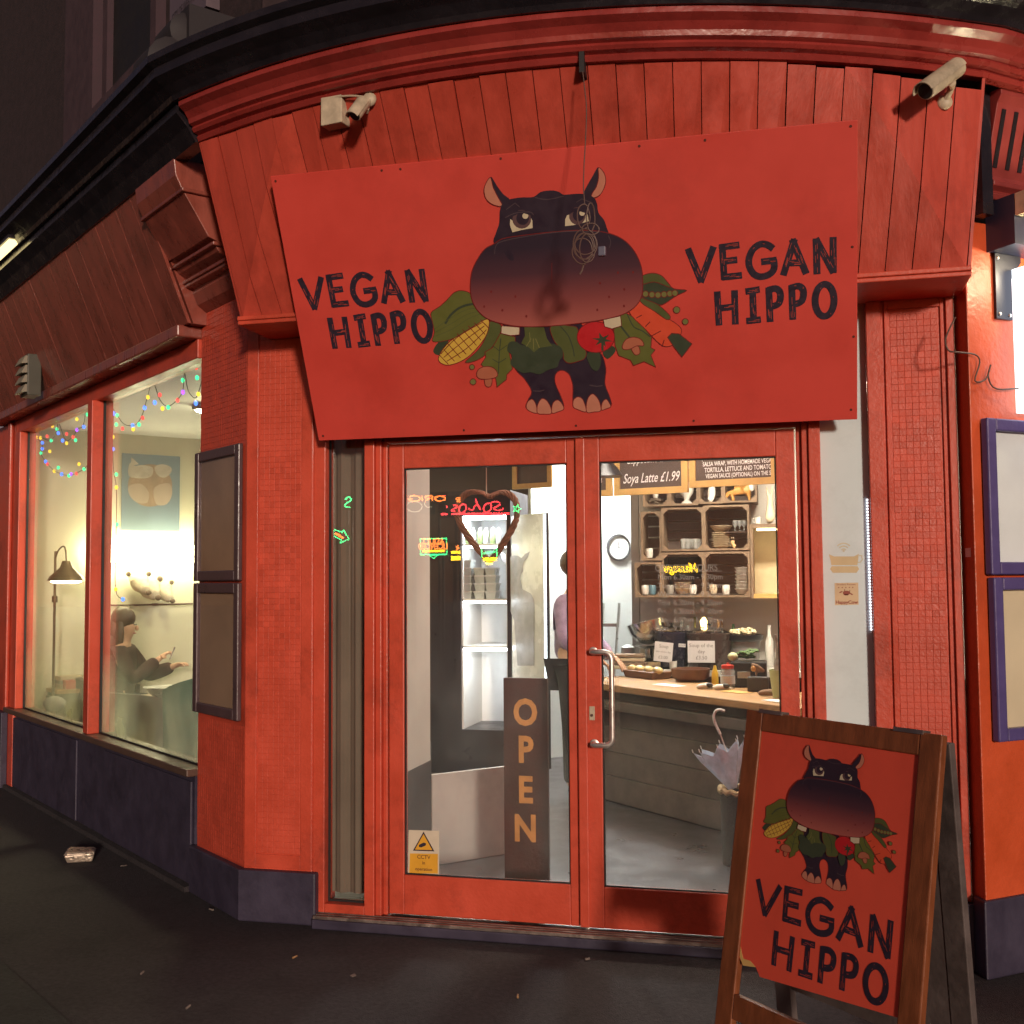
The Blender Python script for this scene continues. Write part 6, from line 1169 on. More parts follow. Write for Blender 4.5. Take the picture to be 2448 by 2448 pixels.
# white panel leaning low inside the left door
a, b = onY(1033, 1852, 0.85), onY(1240, 1830, 1.25)
lw = thing('leaning_panel', V(((a.x+b.x)/2, (a.y+b.y)/2, ZF)), 'low white board standing on the floor behind the OPEN board', 'board')
xd = V((b.x-a.x, b.y-a.y, 0)); lf_ = frame(V((a.x, a.y, ZF)), xd, (0, 0, 1)); lm = mat('scuffed_white_board', (0.46, 0.43, 0.40), rough=0.5, var=0.1, vs=3, dirt=0.2)
MB().fb(lambda p_, q_, r_: lf_(p_, r_, q_), 0, xd.length, -0.02, 0.0, 0.001, a.z-ZF).build('board', lm, lw, bevel=0.003); MB().fb(lambda p_, q_, r_: lf_(p_, r_, q_), 0.05, 0.09, -0.16, -0.0205, 0.0, 0.03).build('foot', lm, lw); MB().fb(lambda p_, q_, r_: lf_(p_, r_, q_), xd.length-0.09, xd.length-0.05, -0.16, -0.0205, 0.0, 0.03).build('foot', lm, lw)
# heart wreath
hy = 0.30; hw = thing('heart_wreath', onY(1165, 1370, hy), 'brown twig heart hanging on a string behind the left door', 'wreath'); hp_ = [(930, 400), (880, 370), (800, 356), (720, 375), (665, 440), (640, 540), (680, 660), (760, 780), (860, 900), (930, 965), (1000, 890), (1080, 770), (1145, 660), (1175, 560), (1165, 450), (1110, 380), (1030, 360), (960, 385)]
pts = smoothpts([tuple(onY(920+(x+0)/3.716, 1080+y/3.7154, hy)) for x, y in hp_], 5)
tw_ = mat('brown_twig', (0.16, 0.075, 0.045), rough=0.85, var=0.35, vs=40, bump=0.4)
for k_ in range(5):
    ph = k_*1.26; MB().tube([V(p_)+V((0.009*cos(i*0.55+ph), 0.009*sin(i*0.55+ph), 0.007*sin(i*0.4+ph))) for i, p_ in enumerate(pts)], 0.0062, 6, True).build('twig', tw_, hw, smooth=True)
MB().tube([onY(1163, 1185, hy), V((onY(1163, 1185, hy).x, hy, ZC))], 0.003, 5).build('string', mat('string', (0.4, 0.34, 0.28)), hw)
# led strip just behind the pale side light (its diodes show at the edge)
le = thing('diode_strip', onY(2082, 1510, 0.0), 'row of tiny white diodes down the edge of the pale side light', 'led strip')
mb = MB()
for i in range(44):
    v = 1195+i*7.2
    c = onY(2073.0+(v-1195)*0.032, v, -0.001); mb.ball(c, 0.0042, 6)
mb.build('diodes', glow('diode_white', (0.95, 0.92, 1.0), 3.0), le)
MB().tube([onY(2074.5, 1190, 0.002), onY(2084.5, 1512, 0.002)], 0.003, 5).build('strip', white, le)
# ================================================================== ROOM BEHIND THE STEAMED WINDOW
def E_(i, o, z): return L(-4.5+o, -i, z)                    # end wall: inwards, out of the wall, up
def onE(u, v, o=0.0):
    P = hit(u, v, L(-4.5+o, 0, 0), DL)-C0; return -P.dot(NL), P.z
def inL(u, v, depth): return hit(u, v, C0-NL*depth, NL)      # point on a plane that lies behind the window
i0, zt0 = onE(188, 1275); i1, zb0 = onE(482, 1390); i0b, zt1 = onE(300, 1275)
wl = thing('wall_light', E_((i0+i1)/2, 0.06, zb0), 'long glaring wall light on the end wall under the poster', 'lamp')
for q_ in (i0+0.3, i1-0.2): MB().fb(E_, q_-0.02, q_+0.02, 0.001, 0.099, (zb0+zt1)/2-0.02, (zb0+zt1)/2+0.02).build('bracket', white, wl)
MB().fb(E_, i0+0.08, i1+0.05, 0.10, 0.14, zb0+0.16, zt1-0.10).build('diffuser', glow('wall_light_glow', (1.0, 0.93, 0.55), 42.0), wl)
# poster
a0, z1_ = onE(291, 1083); a1, z0_ = onE(428, 1270); ps = thing('animal_poster', E_((a0+a1)/2, 0.0, z0_), 'blue grey poster with pale animals in a ring on the end wall', 'poster')
MB().fb(E_, a0, a1, 0.002, 0.008, z0_, z1_).build('sheet', mat('poster_blue', (0.17, 0.24, 0.28), rough=0.5, var=0.1, vs=4), ps)
def pz(x, y): i, z = onE(x/2.356, 700+y/2.356, 0.009); return i, z
def pshape(name, pts, m, o): mb = MB(); mb.nonorm = True; mb.flat([E_(pz(x, y)[0], o, pz(x, y)[1]) for x, y in pts][::-1]); mb.build(name, m, ps)
pcl = mat('poster_cream', (0.46, 0.42, 0.34), rough=0.6, var=0.2, vs=12); pbr = mat('poster_tan', (0.32, 0.23, 0.15), rough=0.6, var=0.2, vs=12); ppk = mat('poster_buff', (0.42, 0.34, 0.26), rough=0.6)
pshape('ring', ell(845, 1085, 125, 120, 28), pbr, 0.0090)
pshape('animal', smoothpts([(725, 1030), (730, 960), (760, 975), (800, 970), (860, 985), (850, 1035), (790, 1045)], 3), pcl, 0.0095); pshape('animal', smoothpts([(870, 985), (910, 965), (960, 980), (965, 1010), (930, 1040), (890, 1030)], 3), pcl, 0.0095)
pshape('animal', smoothpts([(865, 1110), (900, 1080), (955, 1075), (970, 1130), (940, 1190), (880, 1190)], 3), ppk, 0.0095); pshape('animal', smoothpts([(725, 1090), (790, 1075), (835, 1120), (830, 1180), (770, 1180), (730, 1140)], 3), ppk, 0.0095); pshape('animal', [(740, 925), (782, 965), (735, 975)], pcl, 0.0095)
# rail and plush heads under the light
ra, rz = onE(262, 1447); rb, rz2 = onE(470, 1436); sr = thing('wall_rail', E_((ra+rb)/2, 0.05, rz), 'thin brown rail along the end wall', 'rail'); MB().tube([E_(ra, 0.03, rz), E_(rb, 0.03, rz)], 0.008, 6).build('rail', wirem, sr); MB().fb(E_, (ra+rb)/2-0.02, (ra+rb)/2+0.02, 0.001, 0.03, rz-0.01, rz+0.01).build('clip', wirem, sr)
plush = mat('cream_plush', (0.56, 0.50, 0.38), rough=0.95, var=0.15, vs=40, bump=0.4, bs=80); dpl = mat('brown_plush', (0.16, 0.12, 0.09), rough=0.95)
for (u, v, sc_, lab) in ((358, 1420, 1.0, 'cream plush animal head with dark nose mounted over the rail'), (392, 1428, 0.8, 'smaller cream plush head mounted beside the larger one'), (335, 1408, 0.85, 'plush head with dark ears at the far side of the rail')):
    i, z = onE(u, v, 0.12); t = thing('plush_head', E_(i, 0.03, z-0.1), lab, 'plush toy', 'mounted plush heads'); c = E_(i, 0.10, z+0.03)
    skin('head', [(*E_(i, 0.02, z+0.06), 0.07*sc_), (*c, 0.075*sc_), (*E_(i+0.02, 0.22, z-0.02), 0.048*sc_), (*E_(i-0.09*sc_, 0.08, z+0.11), 0.022*sc_), (*E_(i+0.09*sc_, 0.08, z+0.11), 0.022*sc_)], [(0, 1), (1, 2), (1, 3), (1, 4)], plush, t, sub=1); MB().ball(E_(i+0.022, 0.262, z-0.03), (0.03*sc_, 0.02, 0.024*sc_), 10).build('nose', dpl, t, smooth=True); MB().ball(E_(i-0.1*sc_, 0.08, z+0.125), 0.026*sc_, 8).build('ear', dpl, t, smooth=True); MB().ball(E_(i+0.1*sc_, 0.08, z+0.125), 0.026*sc_, 8).build('ear', dpl, t, smooth=True)

# standing lamp
dp = 0.30; fl = inL(128, 1600, dp); bl = V((fl.x, fl.y, ZF)); st_ = thing('standing_lamp', bl, 'tall thin standing lamp with a metal shade by the window', 'lamp'); brass = mat('dark_brass', (0.14, 0.09, 0.05), rough=0.4, metal=0.6)
zt_ = inL(128, 1318, dp).z; MB().tube([bl, V((bl.x, bl.y, zt_))], 0.010, 8).build('pole', brass, st_); MB().lathe([(0.13, 0), (0.13, 0.015), (0.02, 0.03), (0, 0.03)], tuple(bl), 20).build('base', brass, st_); MB().lathe([(0.022, 0), (0.022, 0.05), (0, 0.051)], tuple(V((bl.x, bl.y, inL(128, 1440, dp).z))), 10).build('collar', brass, st_)
shp = inL(158, 1388, dp); MB().tube(smoothpts([tuple(V((bl.x, bl.y, inL(128, 1335, dp).z))), tuple(inL(140, 1315, dp)), tuple(inL(152, 1306, dp)), tuple(inL(158, 1320, dp)), tuple(inL(159, 1345, dp))], 4, False), 0.007, 6).build('arm', brass, st_, smooth=True)
sw = 0.135; zs0 = shp.z; MB().lathe([(sw, 0), (sw*0.9, 0.03), (sw*0.35, 0.10), (sw*0.22, 0.15), (sw*0.2, 0.15), (sw*0.33, 0.095), (sw*0.88, 0.025)], (shp.x, shp.y, zs0), 22).build('shade', brass, st_, smooth=True); MB().lathe([(sw*0.6, 0.0), (sw*0.84, 0.012), (sw*0.7, 0.04), (0, 0.05)], (shp.x, shp.y, zs0-0.022), 20).build('bulb', glow('standing_bulb', (1.0, 0.90, 0.60), 14.0), st_)

# fairy lights behind the window head (zoom drawing units: px = x/2.356, y = 700 + y/2.356)
fd = 0.10; fy = thing('fairy_lights', inL(300, 960, fd), 'string of tiny coloured fairy lights looped behind the steamed window', 'fairy lights')
def fz(x, y): return inL(x/2.356, 700+y/2.356, fd)
runs = [[(1140, 480), (1105, 590), (1060, 550), (1040, 450), (1030, 550), (1000, 600), (945, 640), (900, 600), (860, 500), (830, 590), (800, 690), (760, 745), (700, 740), (660, 690), (630, 640)],
        [(535, 620), (490, 640), (470, 745), (435, 770), (410, 810), (370, 830), (330, 730), (320, 780), (285, 830), (230, 815), (200, 815)],
        [(205, 820), (235, 845), (240, 880), (230, 905), (260, 955), (305, 1000), (345, 1020), (390, 1030), (430, 1015), (475, 990), (510, 950), (535, 910)], [(640, 690), (635, 800), (635, 880), (640, 1000), (655, 1100), (655, 1300), (650, 1660), (690, 1725)]]
for r_ in runs: MB().tube(smoothpts([tuple(fz(*p)) for p in r_], 4, False), 0.0025, 5).build('wire', mat('green_flex', (0.05, 0.07, 0.04), rough=0.5), fy)
FC = {'g': glow('fairy_green', (0.05, 1.0, 0.35), 2.6), 'b': glow('fairy_blue', (0.06, 0.18, 1.0), 4.0), 'y': glow('fairy_yellow', (1.0, 0.62, 0.04), 2.4), 'r': glow('fairy_red', (1.0, 0.08, 0.06), 2.4), 'p': glow('fairy_violet', (0.35, 0.08, 1.0), 3.4)}
bulbs = 'g1030,493 g1110,478 r1105,420 p1030,560 y1117,570 b1103,622 r900,575 y833,588 b872,618 r1000,605 g948,645 y915,652 b815,648 r803,705 p620,645 g660,690 b640,680 g655,742 b747,748 g783,742 r690,765 y750,768 g877,495 g493,640 g492,686 y433,712 b472,755 p433,772 g512,815 r412,812 g425,830 b352,832 y375,847 r375,795 b328,790 g320,768 y295,750 r265,808 g288,832 y205,815 y228,817 b238,845 b238,878 g230,903 y280,893 b257,950 r268,965 g328,985 y305,1005 b347,1022 g388,1030 p400,1022 r430,1018 g473,993 y445,965 b515,953 g525,910 y635,812 b635,880 g655,1023 y655,1096 g660,1305 y652,1670 b692,1726 g568,725'.split()
import bmesh as _bm
for b__ in bulbs:
    c__ = b__[0]; x, y = map(float, b__[1:].split(',')); key = 'fb_'+c__
    if key not in BASE:
        m_ = MB(); m_.ball((0, 0, 0), (0.011, 0.011, 0.014), 8); me = bpy.data.meshes.new('bulb'); me.from_pydata(m_.v, [], m_.f); me.materials.append(FC[c__]); BASE[key] = me
    piece(BASE[key], 'bulb', fy, fz(x, y))

# table, bowl, clutter
fabric_d = mat('dark_brown_fabric', (0.07, 0.05, 0.045), rough=0.95, var=0.2, vs=20); greenf = mat('sea_green_fabric', (0.08, 0.17, 0.13), rough=0.95, var=0.25, vs=9)
tc = inL(372, 1668, 0.80); tz = tc.z; tb = thing('cafe_table', V((tc.x, tc.y, ZF)), 'small pale cafe table where the woman eats', 'table'); MB().lathe([(0.30, tz-0.03), (0.31, tz-0.025), (0.31, tz), (0, tz+0.0005)], (tc.x, tc.y, 0), 28).build('table_top', mat('pale_table', (0.46, 0.36, 0.26), rough=0.4, var=0.15), tb); MB().lathe([(0.2, ZF), (0.2, ZF+0.02), (0.035, ZF+0.05), (0.03, tz-0.031)], (tc.x, tc.y, 0), 16).build('pedestal', blackpl, tb)
bw = inL(388, 1655, 0.80); bz_ = tz+0.002; t = thing('soup_bowl', V((bw.x, bw.y, bz_)), 'dark bowl with a bright rim on the cafe table', 'bowl'); MB().lathe([(0.06, 0), (0.14, 0.012), (0.06, 0.014), (0.075, 0.03), (0.135, 0.085), (0.128, 0.085), (0.05, 0.03), (0, 0.03)], (bw.x, bw.y, bz_), 24).build('bowl', mat('pewter', (0.30, 0.27, 0.25), rough=0.25, metal=0.5), t, smooth=True); MB().lathe([(0.127, 0.0851), (0.138, 0.090), (0.127, 0.092)], (bw.x, bw.y, bz_), 24).build('rim', ceram, t, smooth=True)
def chair(c, head, zs_, zb_, wd, m, label, name='tub_chair', cat='chair'):
    t = thing(name, V((c.x, c.y, ZF)), label, cat); hx_ = V((cos(head), sin(head), 0)); hy_ = V((-sin(head), cos(head), 0)); n = 14; mb = MB(); vs_ = []
    for k_ in range(n+1):
        a_ = pi*0.62*(2*k_/n-1)+pi; pk = V((c.x, c.y, 0))+hx_*cos(a_)*wd+hy_*sin(a_)*wd; out = (hx_*cos(a_)+hy_*sin(a_))*0.05; top = zb_-0.10*abs(2*k_/n-1)**2
        vs_ += [pk+ZV*zs_, pk+out+ZV*zs_, pk+out*1.3+ZV*top, pk+out*0.3+ZV*top]
    mb.add(vs_, [(4*k_+j, 4*k_+(j+1) % 4, 4*k_+4+(j+1) % 4, 4*k_+4+j) for k_ in range(n) for j in range(4)] + [(3, 2, 1, 0), (4*n, 4*n+1, 4*n+2, 4*n+3)]); mb.build('backrest', m, t, smooth=True)
    MB().lathe([(wd*0.97, zs_-0.07), (wd*1.0, zs_-0.03), (wd*0.95, zs_+0.02), (0, zs_+0.03)], (c.x, c.y, 0), 20).build('seat', m, t, smooth=True)
    for a_ in (0.8, 2.3, 3.9, 5.4): MB().tube([V((c.x+wd*0.7*cos(a_), c.y+wd*0.7*sin(a_), ZF)), V((c.x+wd*0.6*cos(a_), c.y+wd*0.6*sin(a_), zs_-0.07))], 0.014, 7).build('leg', darkwood, t)
    return t
c = inL(330, 1760, 0.42); chair(c, radians(80), 0.44, inL(325, 1688, 0.42).z+0.12, 0.24, fabric_d, 'dark rounded tub chair just behind the steamed glass')
c = inL(474, 1760, 0.42); chair(c, radians(170), 0.46, inL(455, 1600, 0.42).z, 0.17, greenf, 'sea green high backed chair by the tiled pilaster', 'green_chair')
# side table with books and boxes at the left
c = inL(118, 1700, 0.33); bf = frame(V((c.x, c.y, 0)), DL, -NL); zt2 = inL(118, 1645, 0.33).z; t = thing('side_cabinet', V((c.x, c.y, ZF)), 'low dark cabinet behind the left pane, stacked with books', 'cabinet'); cabm = mat('olive_brown_cabinet', (0.10, 0.085, 0.06), rough=0.6, var=0.2)
MB().fb(bf, -0.36, 0.22, 0.0, 0.32, ZF, zt2-0.03).build('carcass', cabm, t); MB().fb(bf, -0.38, 0.24, -0.01, 0.33, zt2-0.029, zt2).build('top', wood, t); MB().fb(bf, -0.33, -0.08, -0.012, -0.0005, ZF+0.05, zt2-0.06).build('door', cabm, t); MB().fb(bf, -0.06, 0.19, -0.012, -0.0005, ZF+0.05, zt2-0.06).build('door', cabm, t)
for k_, (w0, w1, cl, lab) in enumerate(((-0.30, 0.10, (0.32, 0.22, 0.13), 'thick tan book at the bottom of the pile on the cabinet'), (-0.26, 0.08, (0.20, 0.16, 0.13), 'brown book in the middle of the pile on the cabinet'), (-0.20, 0.12, (0.44, 0.36, 0.24), 'cream book on top of the pile on the cabinet'))): MB().fb(bf, w0, w1, 0.05, 0.25, zt2+0.001+k_*0.031, zt2+0.030+k_*0.031).build('book', mat('book_%d' % k_, cl, rough=0.7), label=lab, cat='book', bevel=0.003)
MB().fb(bf, 0.14, 0.21, 0.06, 0.14, zt2+0.001, zt2+0.07).build('red_box', mat('red_card', (0.45, 0.04, 0.03)), label='small red box at the end of the book pile', cat='box', bevel=0.003)
c = inL(55, 1690, 0.13); MB().fb(frame(V((c.x, c.y, 0)), DL, -NL), -0.05, 0.06, 0.0, 0.04, 0.616, inL(55, 1655, 0.13).z).build('sill_box', mat('brown_box', (0.09, 0.05, 0.04)), label='small upright brown box on the window sill', cat='box', bevel=0.004)
c = inL(130, 1690, 0.16); MB().ball(V((c.x, c.y, 0.62+0.05)), (0.09, 0.06, 0.055), 12).build('cushion', mat('grey_cushion', (0.32, 0.30, 0.26), rough=0.9), label='small grey cushion on the window sill under the lamp', cat='cushion', smooth=True)

# ================================================================== PEOPLE
skinm = mat('skin', (0.50, 0.30, 0.20), rough=0.55, var=0.06); hairm = mat('brown_hair', (0.075, 0.040, 0.022), rough=0.5, var=0.3, vs=60)
def hand_nodes(W_, dirv, up, thumb, nodes, edges, parent_i, k=1.0):
    base = len(nodes); side = dirv.cross(up).normalized(); palm = W_+dirv*0.05*k
    nodes.append((*palm, 0.019*k)); edges.append((parent_i, base))
    for fi, (off, ln) in enumerate(((-0.026, 0.062), (-0.009, 0.072), (0.009, 0.068), (0.025, 0.052))):
        p1 = palm+dirv*0.035*k+side*off*k; p2 = p1+dirv*ln*0.55*k-up*0.012*k; p3 = p2+dirv*ln*0.3*k-up*0.030*k; n = len(nodes)
        nodes += [(*p1, 0.0085*k), (*p2, 0.008*k), (*p3, 0.007*k)]; edges += [(base, n), (n, n+1), (n+1, n+2)]
    p1 = W_+dirv*0.03*k+side*thumb*0.035*k; p2 = p1+dirv*0.035*k+side*thumb*0.012*k-up*0.02*k; n = len(nodes); nodes += [(*p1, 0.010*k), (*p2, 0.0085*k)]; edges += [(base, n), (n, n+1)]
def person(base, head, J, label, topm, botm, hair_long=True, extra=None):
    t = thing('person', V(base), label, 'person'); f_ = V((cos(head), sin(head), 0)); l_ = V((-sin(head), cos(head), 0)); b = V(base)
    P = lambda n: b+f_*J[n][0]+l_*J[n][1]+ZV*J[n][2]
    order = ['pelvis', 'waist', 'chest', 'neck', 'jaw', 'skull', 'shL', 'elL', 'wrL', 'shR', 'elR', 'wrR', 'hipL', 'knL', 'anL', 'toL', 'hipR', 'knR', 'anR', 'toR']
    rad = dict(pelvis=(.15, .115), waist=(.125, .095), chest=(.15, .11), neck=.052, jaw=.072, skull=.088, shL=.058, elL=.040, wrL=.026, shR=.058, elR=.040, wrR=.026, hipL=.085, knL=.056, anL=.038, toL=.032, hipR=.085, knR=.056, anR=.038, toR=.032)
    nodes = [(*P(n), rad[n]) for n in order]; ix = {n: i for i, n in enumerate(order)}
    edges = [(ix[a], ix[b_]) for a, b_ in (('pelvis', 'waist'), ('waist', 'chest'), ('chest', 'neck'), ('neck', 'jaw'), ('jaw', 'skull'), ('chest', 'shL'), ('shL', 'elL'), ('elL', 'wrL'), ('chest', 'shR'), ('shR', 'elR'), ('elR', 'wrR'), ('pelvis', 'hipL'), ('hipL', 'knL'), ('knL', 'anL'), ('anL', 'toL'), ('pelvis', 'hipR'), ('hipR', 'knR'), ('knR', 'anR'), ('anR', 'toR'))]
    for sd__, th in (('L', -1), ('R', 1)):
        dv = (P('wr'+sd__)-P('el'+sd__)).normalized(); hand_nodes(P('wr'+sd__), dv, ZV, th, nodes, edges, ix['wr'+sd__])
    skin('body', nodes, edges, skinm, t)
    def cloth(name, names, grow, m, cut=()):
        ns = []; ix2 = {}
        for n in names: ix2[n] = len(ns); r_ = rad[n]; ns.append((*P(n), tuple(x+grow for x in r_) if isinstance(r_, tuple) else r_+grow))
        es_ = [(ix2[a], ix2[b_]) for a, b_ in (('pelvis', 'waist'), ('waist', 'chest'), ('chest', 'shL'), ('shL', 'elL'), ('elL', 'wrL'), ('chest', 'shR'), ('shR', 'elR'), ('elR', 'wrR'), ('pelvis', 'hipL'), ('hipL', 'knL'), ('knL', 'anL'), ('pelvis', 'hipR'), ('hipR', 'knR'), ('knR', 'anR')) if a in ix2 and b_ in ix2]
        skin(name, ns, es_, m, t)
    cloth('top', ['pelvis', 'waist', 'chest', 'shL', 'elL', 'wrL', 'shR', 'elR', 'wrR'], 0.026, topm); cloth('trousers', ['pelvis', 'hipL', 'knL', 'anL', 'hipR', 'knR', 'anR'], 0.014, botm)
    for s_ in ('L', 'R'): MB().ball(P('to'+s_)+f_*(-0.03)+ZV*0.0, (0.12, 0.05, 0.045), 12, Matrix.Rotation(head, 3, 'Z')).build('shoe', blackpl, t, smooth=True)
    hd = P('skull'); hz = (P('skull')-P('neck')).normalized(); fc = (f_-hz*f_.dot(hz)).normalized()
    m_ = MB(); m_.ball(hd-fc*0.022+hz*0.03, (0.098, 0.100, 0.098), 16)
    if hair_long:
        m_.ball(hd-fc*0.055-hz*0.06, (0.07, 0.092, 0.12), 14); m_.ball(hd-fc*0.075-hz*0.17, (0.060, 0.095, 0.13), 14); m_.ball(hd-fc*0.085-hz*0.29, (0.050, 0.085, 0.11), 12)
        for sg in (-1, 1): m_.ball(hd+l_*sg*0.075-fc*0.02-hz*0.09, (0.040, 0.028, 0.15), 10)
    m_.build('hair', hairm, t, smooth=True)
    e_ = MB()
    for sg in (-1, 1): e_.ball(hd+fc*0.078+l_*sg*0.034-hz*0.012, (0.006, 0.008, 0.005), 8)
    e_.build('eye', blackpl, t, smooth=True); MB().ball(hd+fc*0.095-hz*0.040, (0.016, 0.013, 0.022), 10).build('nose', skinm, t, smooth=True); MB().ball(hd+fc*0.080-hz*0.082, (0.010, 0.024, 0.007), 8).build('mouth', mat('lips', (0.40, 0.13, 0.11)), t, smooth=True)
    return t, P
hp_ = inL(300, 1495, 0.85); zoff = hp_.z-1.22
hd_ = math.atan2(CR.y, CR.x)+radians(6)
fdir = V((cos(hd_), sin(hd_), 0)); base = V((hp_.x, hp_.y, 0))-fdir*0.06
sit = dict(pelvis=(0, 0, 0.56), waist=(0.02, 0, 0.72), chest=(0.035, 0, 0.92), neck=(0.045, 0, 1.08), jaw=(0.075, 0, 1.16), skull=(0.06, 0, 1.23), shL=(0.05, 0.17, 0.98), elL=(0.20, 0.20, 0.78), wrL=(0.42, 0.10, 0.86), shR=(0.05, -0.17, 0.98), elR=(0.17, -0.22, 0.78), wrR=(0.34, -0.10, 0.93),
           hipL=(0.08, 0.10, 0.53), knL=(0.45, 0.11, 0.53), anL=(0.45, 0.11, 0.13), toL=(0.58, 0.12, 0.095), hipR=(0.08, -0.10, 0.53), knR=(0.45, -0.11, 0.53), anR=(0.45, -0.11, 0.13), toR=(0.58, -0.12, 0.095))
wom, WP = person((base.x, base.y, zoff*0.0), hd_, sit, 'person with long brown hair in a dark top, seated and eating behind the steamed window', mat('dark_brown_knit', (0.050, 0.026, 0.022), rough=0.95, var=0.2, vs=30), mat('dark_jeans', (0.03, 0.03, 0.045), rough=0.9), True)
chair(V((base.x, base.y, 0)), hd_, 0.42, 0.80, 0.25, fabric_d, 'brown tub chair under the seated person', 'tub_chair')
wr = WP('wrR'); MB().tube([wr+fdir*0.09+ZV*0.0, wr+fdir*0.13+ZV*0.10], [0.004, 0.006], 6).build('spoon', tray, label='steel spoon raised in the hand of the seated person', cat='spoon')
# shop assistant, mostly hidden by the door's middle stile
pb_ = onY(1375, 1700, 2.95); stand = dict(pelvis=(0, 0, 0.95), waist=(0.0, 0, 1.10), chest=(0.0, 0, 1.31), neck=(0.0, 0, 1.47), jaw=(0.03, 0, 1.55), skull=(0.015, 0, 1.63), shL=(0.0, 0.19, 1.38), elL=(0.03, 0.26, 1.12), wrL=(0.20, 0.22, 1.00), shR=(0.0, -0.19, 1.38), elR=(0.02, -0.26, 1.12), wrR=(0.20, -0.2, 1.02),
           hipL=(0.0, 0.10, 0.90), knL=(0.01, 0.11, 0.52), anL=(0.0, 0.11, 0.13), toL=(0.13, 0.12, 0.095), hipR=(0.0, -0.10, 0.90), knR=(0.01, -0.11, 0.52), anR=(0.0, -0.11, 0.13), toR=(0.13, -0.12, 0.095))
asst, AP = person((pb_.x, 2.95, ZF-0.045), radians(-8), stand, 'person in a lilac top and black apron standing behind the door stile', mat('lilac_cotton', (0.34, 0.26, 0.40), rough=0.9, var=0.25, vs=14), mat('black_trousers', (0.016, 0.015, 0.018), rough=0.9), False)
fa = V((cos(radians(-8)), sin(radians(-8)), 0)); MB().fb(frame(V((pb_.x, 2.95, 0))+fa*0.135, V((-fa.y, fa.x, 0)), (0, 0, 1)), -0.17, 0.17, 0.62, 1.18, 0.0, 0.012).build('apron', mat('black_apron', (0.02, 0.018, 0.02), rough=0.9), asst)

# ================================================================== NEON ACROSS THE STREET (seen only mirrored in the door glass)
NY = 12.0
def mir(u, v): p = onY(u, v, NY); return V((p.x, 0.02-NY, p.z))
NR_ = glow('neon_red', (1.0, 0.05, 0.06), 26.0); NG = glow('neon_green', (0.05, 1.0, 0.28), 22.0); NYw = glow('neon_yellow', (1.0, 0.62, 0.02), 26.0); NO = glow('neon_orange', (1.0, 0.22, 0.04), 26.0); ND = glow('neon_dim_white', (0.8, 0.85, 0.7), 5.0)
k8 = 6.0375
def p8(pts): return [mir(960+x/k8, 1160+y/k8) for x, y in pts]
def neon_sign(label, items, zone, name='neon_sign'):
    z0 = min(p.z for p in zone); c = sum(zone, V())/len(zone); t = thing(name, V((c.x, c.y-0.06, 0)), label, 'neon sign', 'neon signs across the street')
    for pts, m, r_, closed in items: MB().tube(pts, r_, 6, closed).build('neon_tube', m, t, smooth=True)
    xa, xb, za, zb = min(p.x for p in zone), max(p.x for p in zone), z0, max(p.z for p in zone)
    MB().box((xa-0.03, c.y-0.06, za-0.03), (xb+0.03, c.y-0.03, zb+0.03)).build('backboard', rubber, t)
    for x in ((xa*0.8+xb*0.2), (xa*0.2+xb*0.8)): MB().box((x-0.02, c.y-0.10, 0), (x+0.02, c.y-0.061, zb)).build('post', blackpl, t)
    return t
e8 = lambda cx, cy, rx, ry, rot=0: p8(ell(cx, cy, rx, ry, 22, rot))
s8 = lambda pts: [V(p) for p in smoothpts([tuple(q) for q in p8(pts)], 4, False)]
rr = 0.0115
its = [(e8(555, 192, 75, 36), NO, rr, True), (s8([(445, 155), (380, 153), (338, 170), (370, 190), (445, 190)]), NO, rr, False), (p8([(445, 152), (445, 228)]), NO, rr, False), (p8([(400, 190), (345, 228)]), NO, rr, False), (p8([(298, 152), (298, 228)]), NO, rr, False), (s8([(112, 168), (150, 153), (210, 153), (262, 180), (258, 212), (205, 229), (140, 229), (106, 212), (108, 196), (150, 196)]), NO, rr, False), (p8([(72, 150), (72, 212)]), NO, rr, False), (p8([(640, 150), (600, 148)]), NR_, rr*0.6, False)]
neon_sign('red neon tubes spelling ORIGI across the street', its, p8([(60, 140), (640, 240)]))
neon_sign('dim white neon ring under the red letters', [(e8(185, 310, 110, 75), ND, rr*0.7, True), (s8([(340, 240), (335, 280), (370, 315), (440, 312)]), ND, rr*0.7, False)], p8([(75, 240), (440, 385)]))
its = [(s8([(1285, 268), (1320, 238), (1385, 240), (1420, 275), (1375, 305), (1330, 335), (1380, 364), (1440, 355), (1472, 332)]), NR_, rr, False), (e8(1240, 325, 52, 68, 0.5), NR_, rr, True), (s8([(1065, 198), (1085, 250), (1110, 300), (1138, 358)]), NR_, rr, False), (s8([(1125, 325), (1095, 290), (1055, 300), (1030, 355), (990, 350), (965, 325)]), NR_, rr, False), (e8(880, 335, 48, 66, 0.5), NR_, rr, True), (s8([(742, 292), (785, 285), (800, 318), (742, 345), (722, 372), (775, 372)]), NR_, rr, False), (s8([(850, 185), (800, 182), (795, 205), (845, 210), (800, 235), (855, 240)]), NO, rr*0.8, False), (p8([(655, 295), (648, 325)]), NR_, rr, False), (p8([(720, 415), (1555, 408)]), NR_, rr*1.5, False), (p8([(572, 416), (662, 416)]), NR_, rr*1.4, False)]
neon_sign("red neon script spelling Soho's with a long underline across the street", its, p8([(570, 180), (1560, 425)]))
stp_ = [(1665+(62 if i % 2 == 0 else 27)*sin(pi*i/5+0.25), 340-(62 if i % 2 == 0 else 27)*cos(pi*i/5+0.25)) for i in range(10)]
neon_sign('green neon star across the street', [(p8(stp_), NG, rr, True)], p8([(1600, 280), (1730, 400)]))
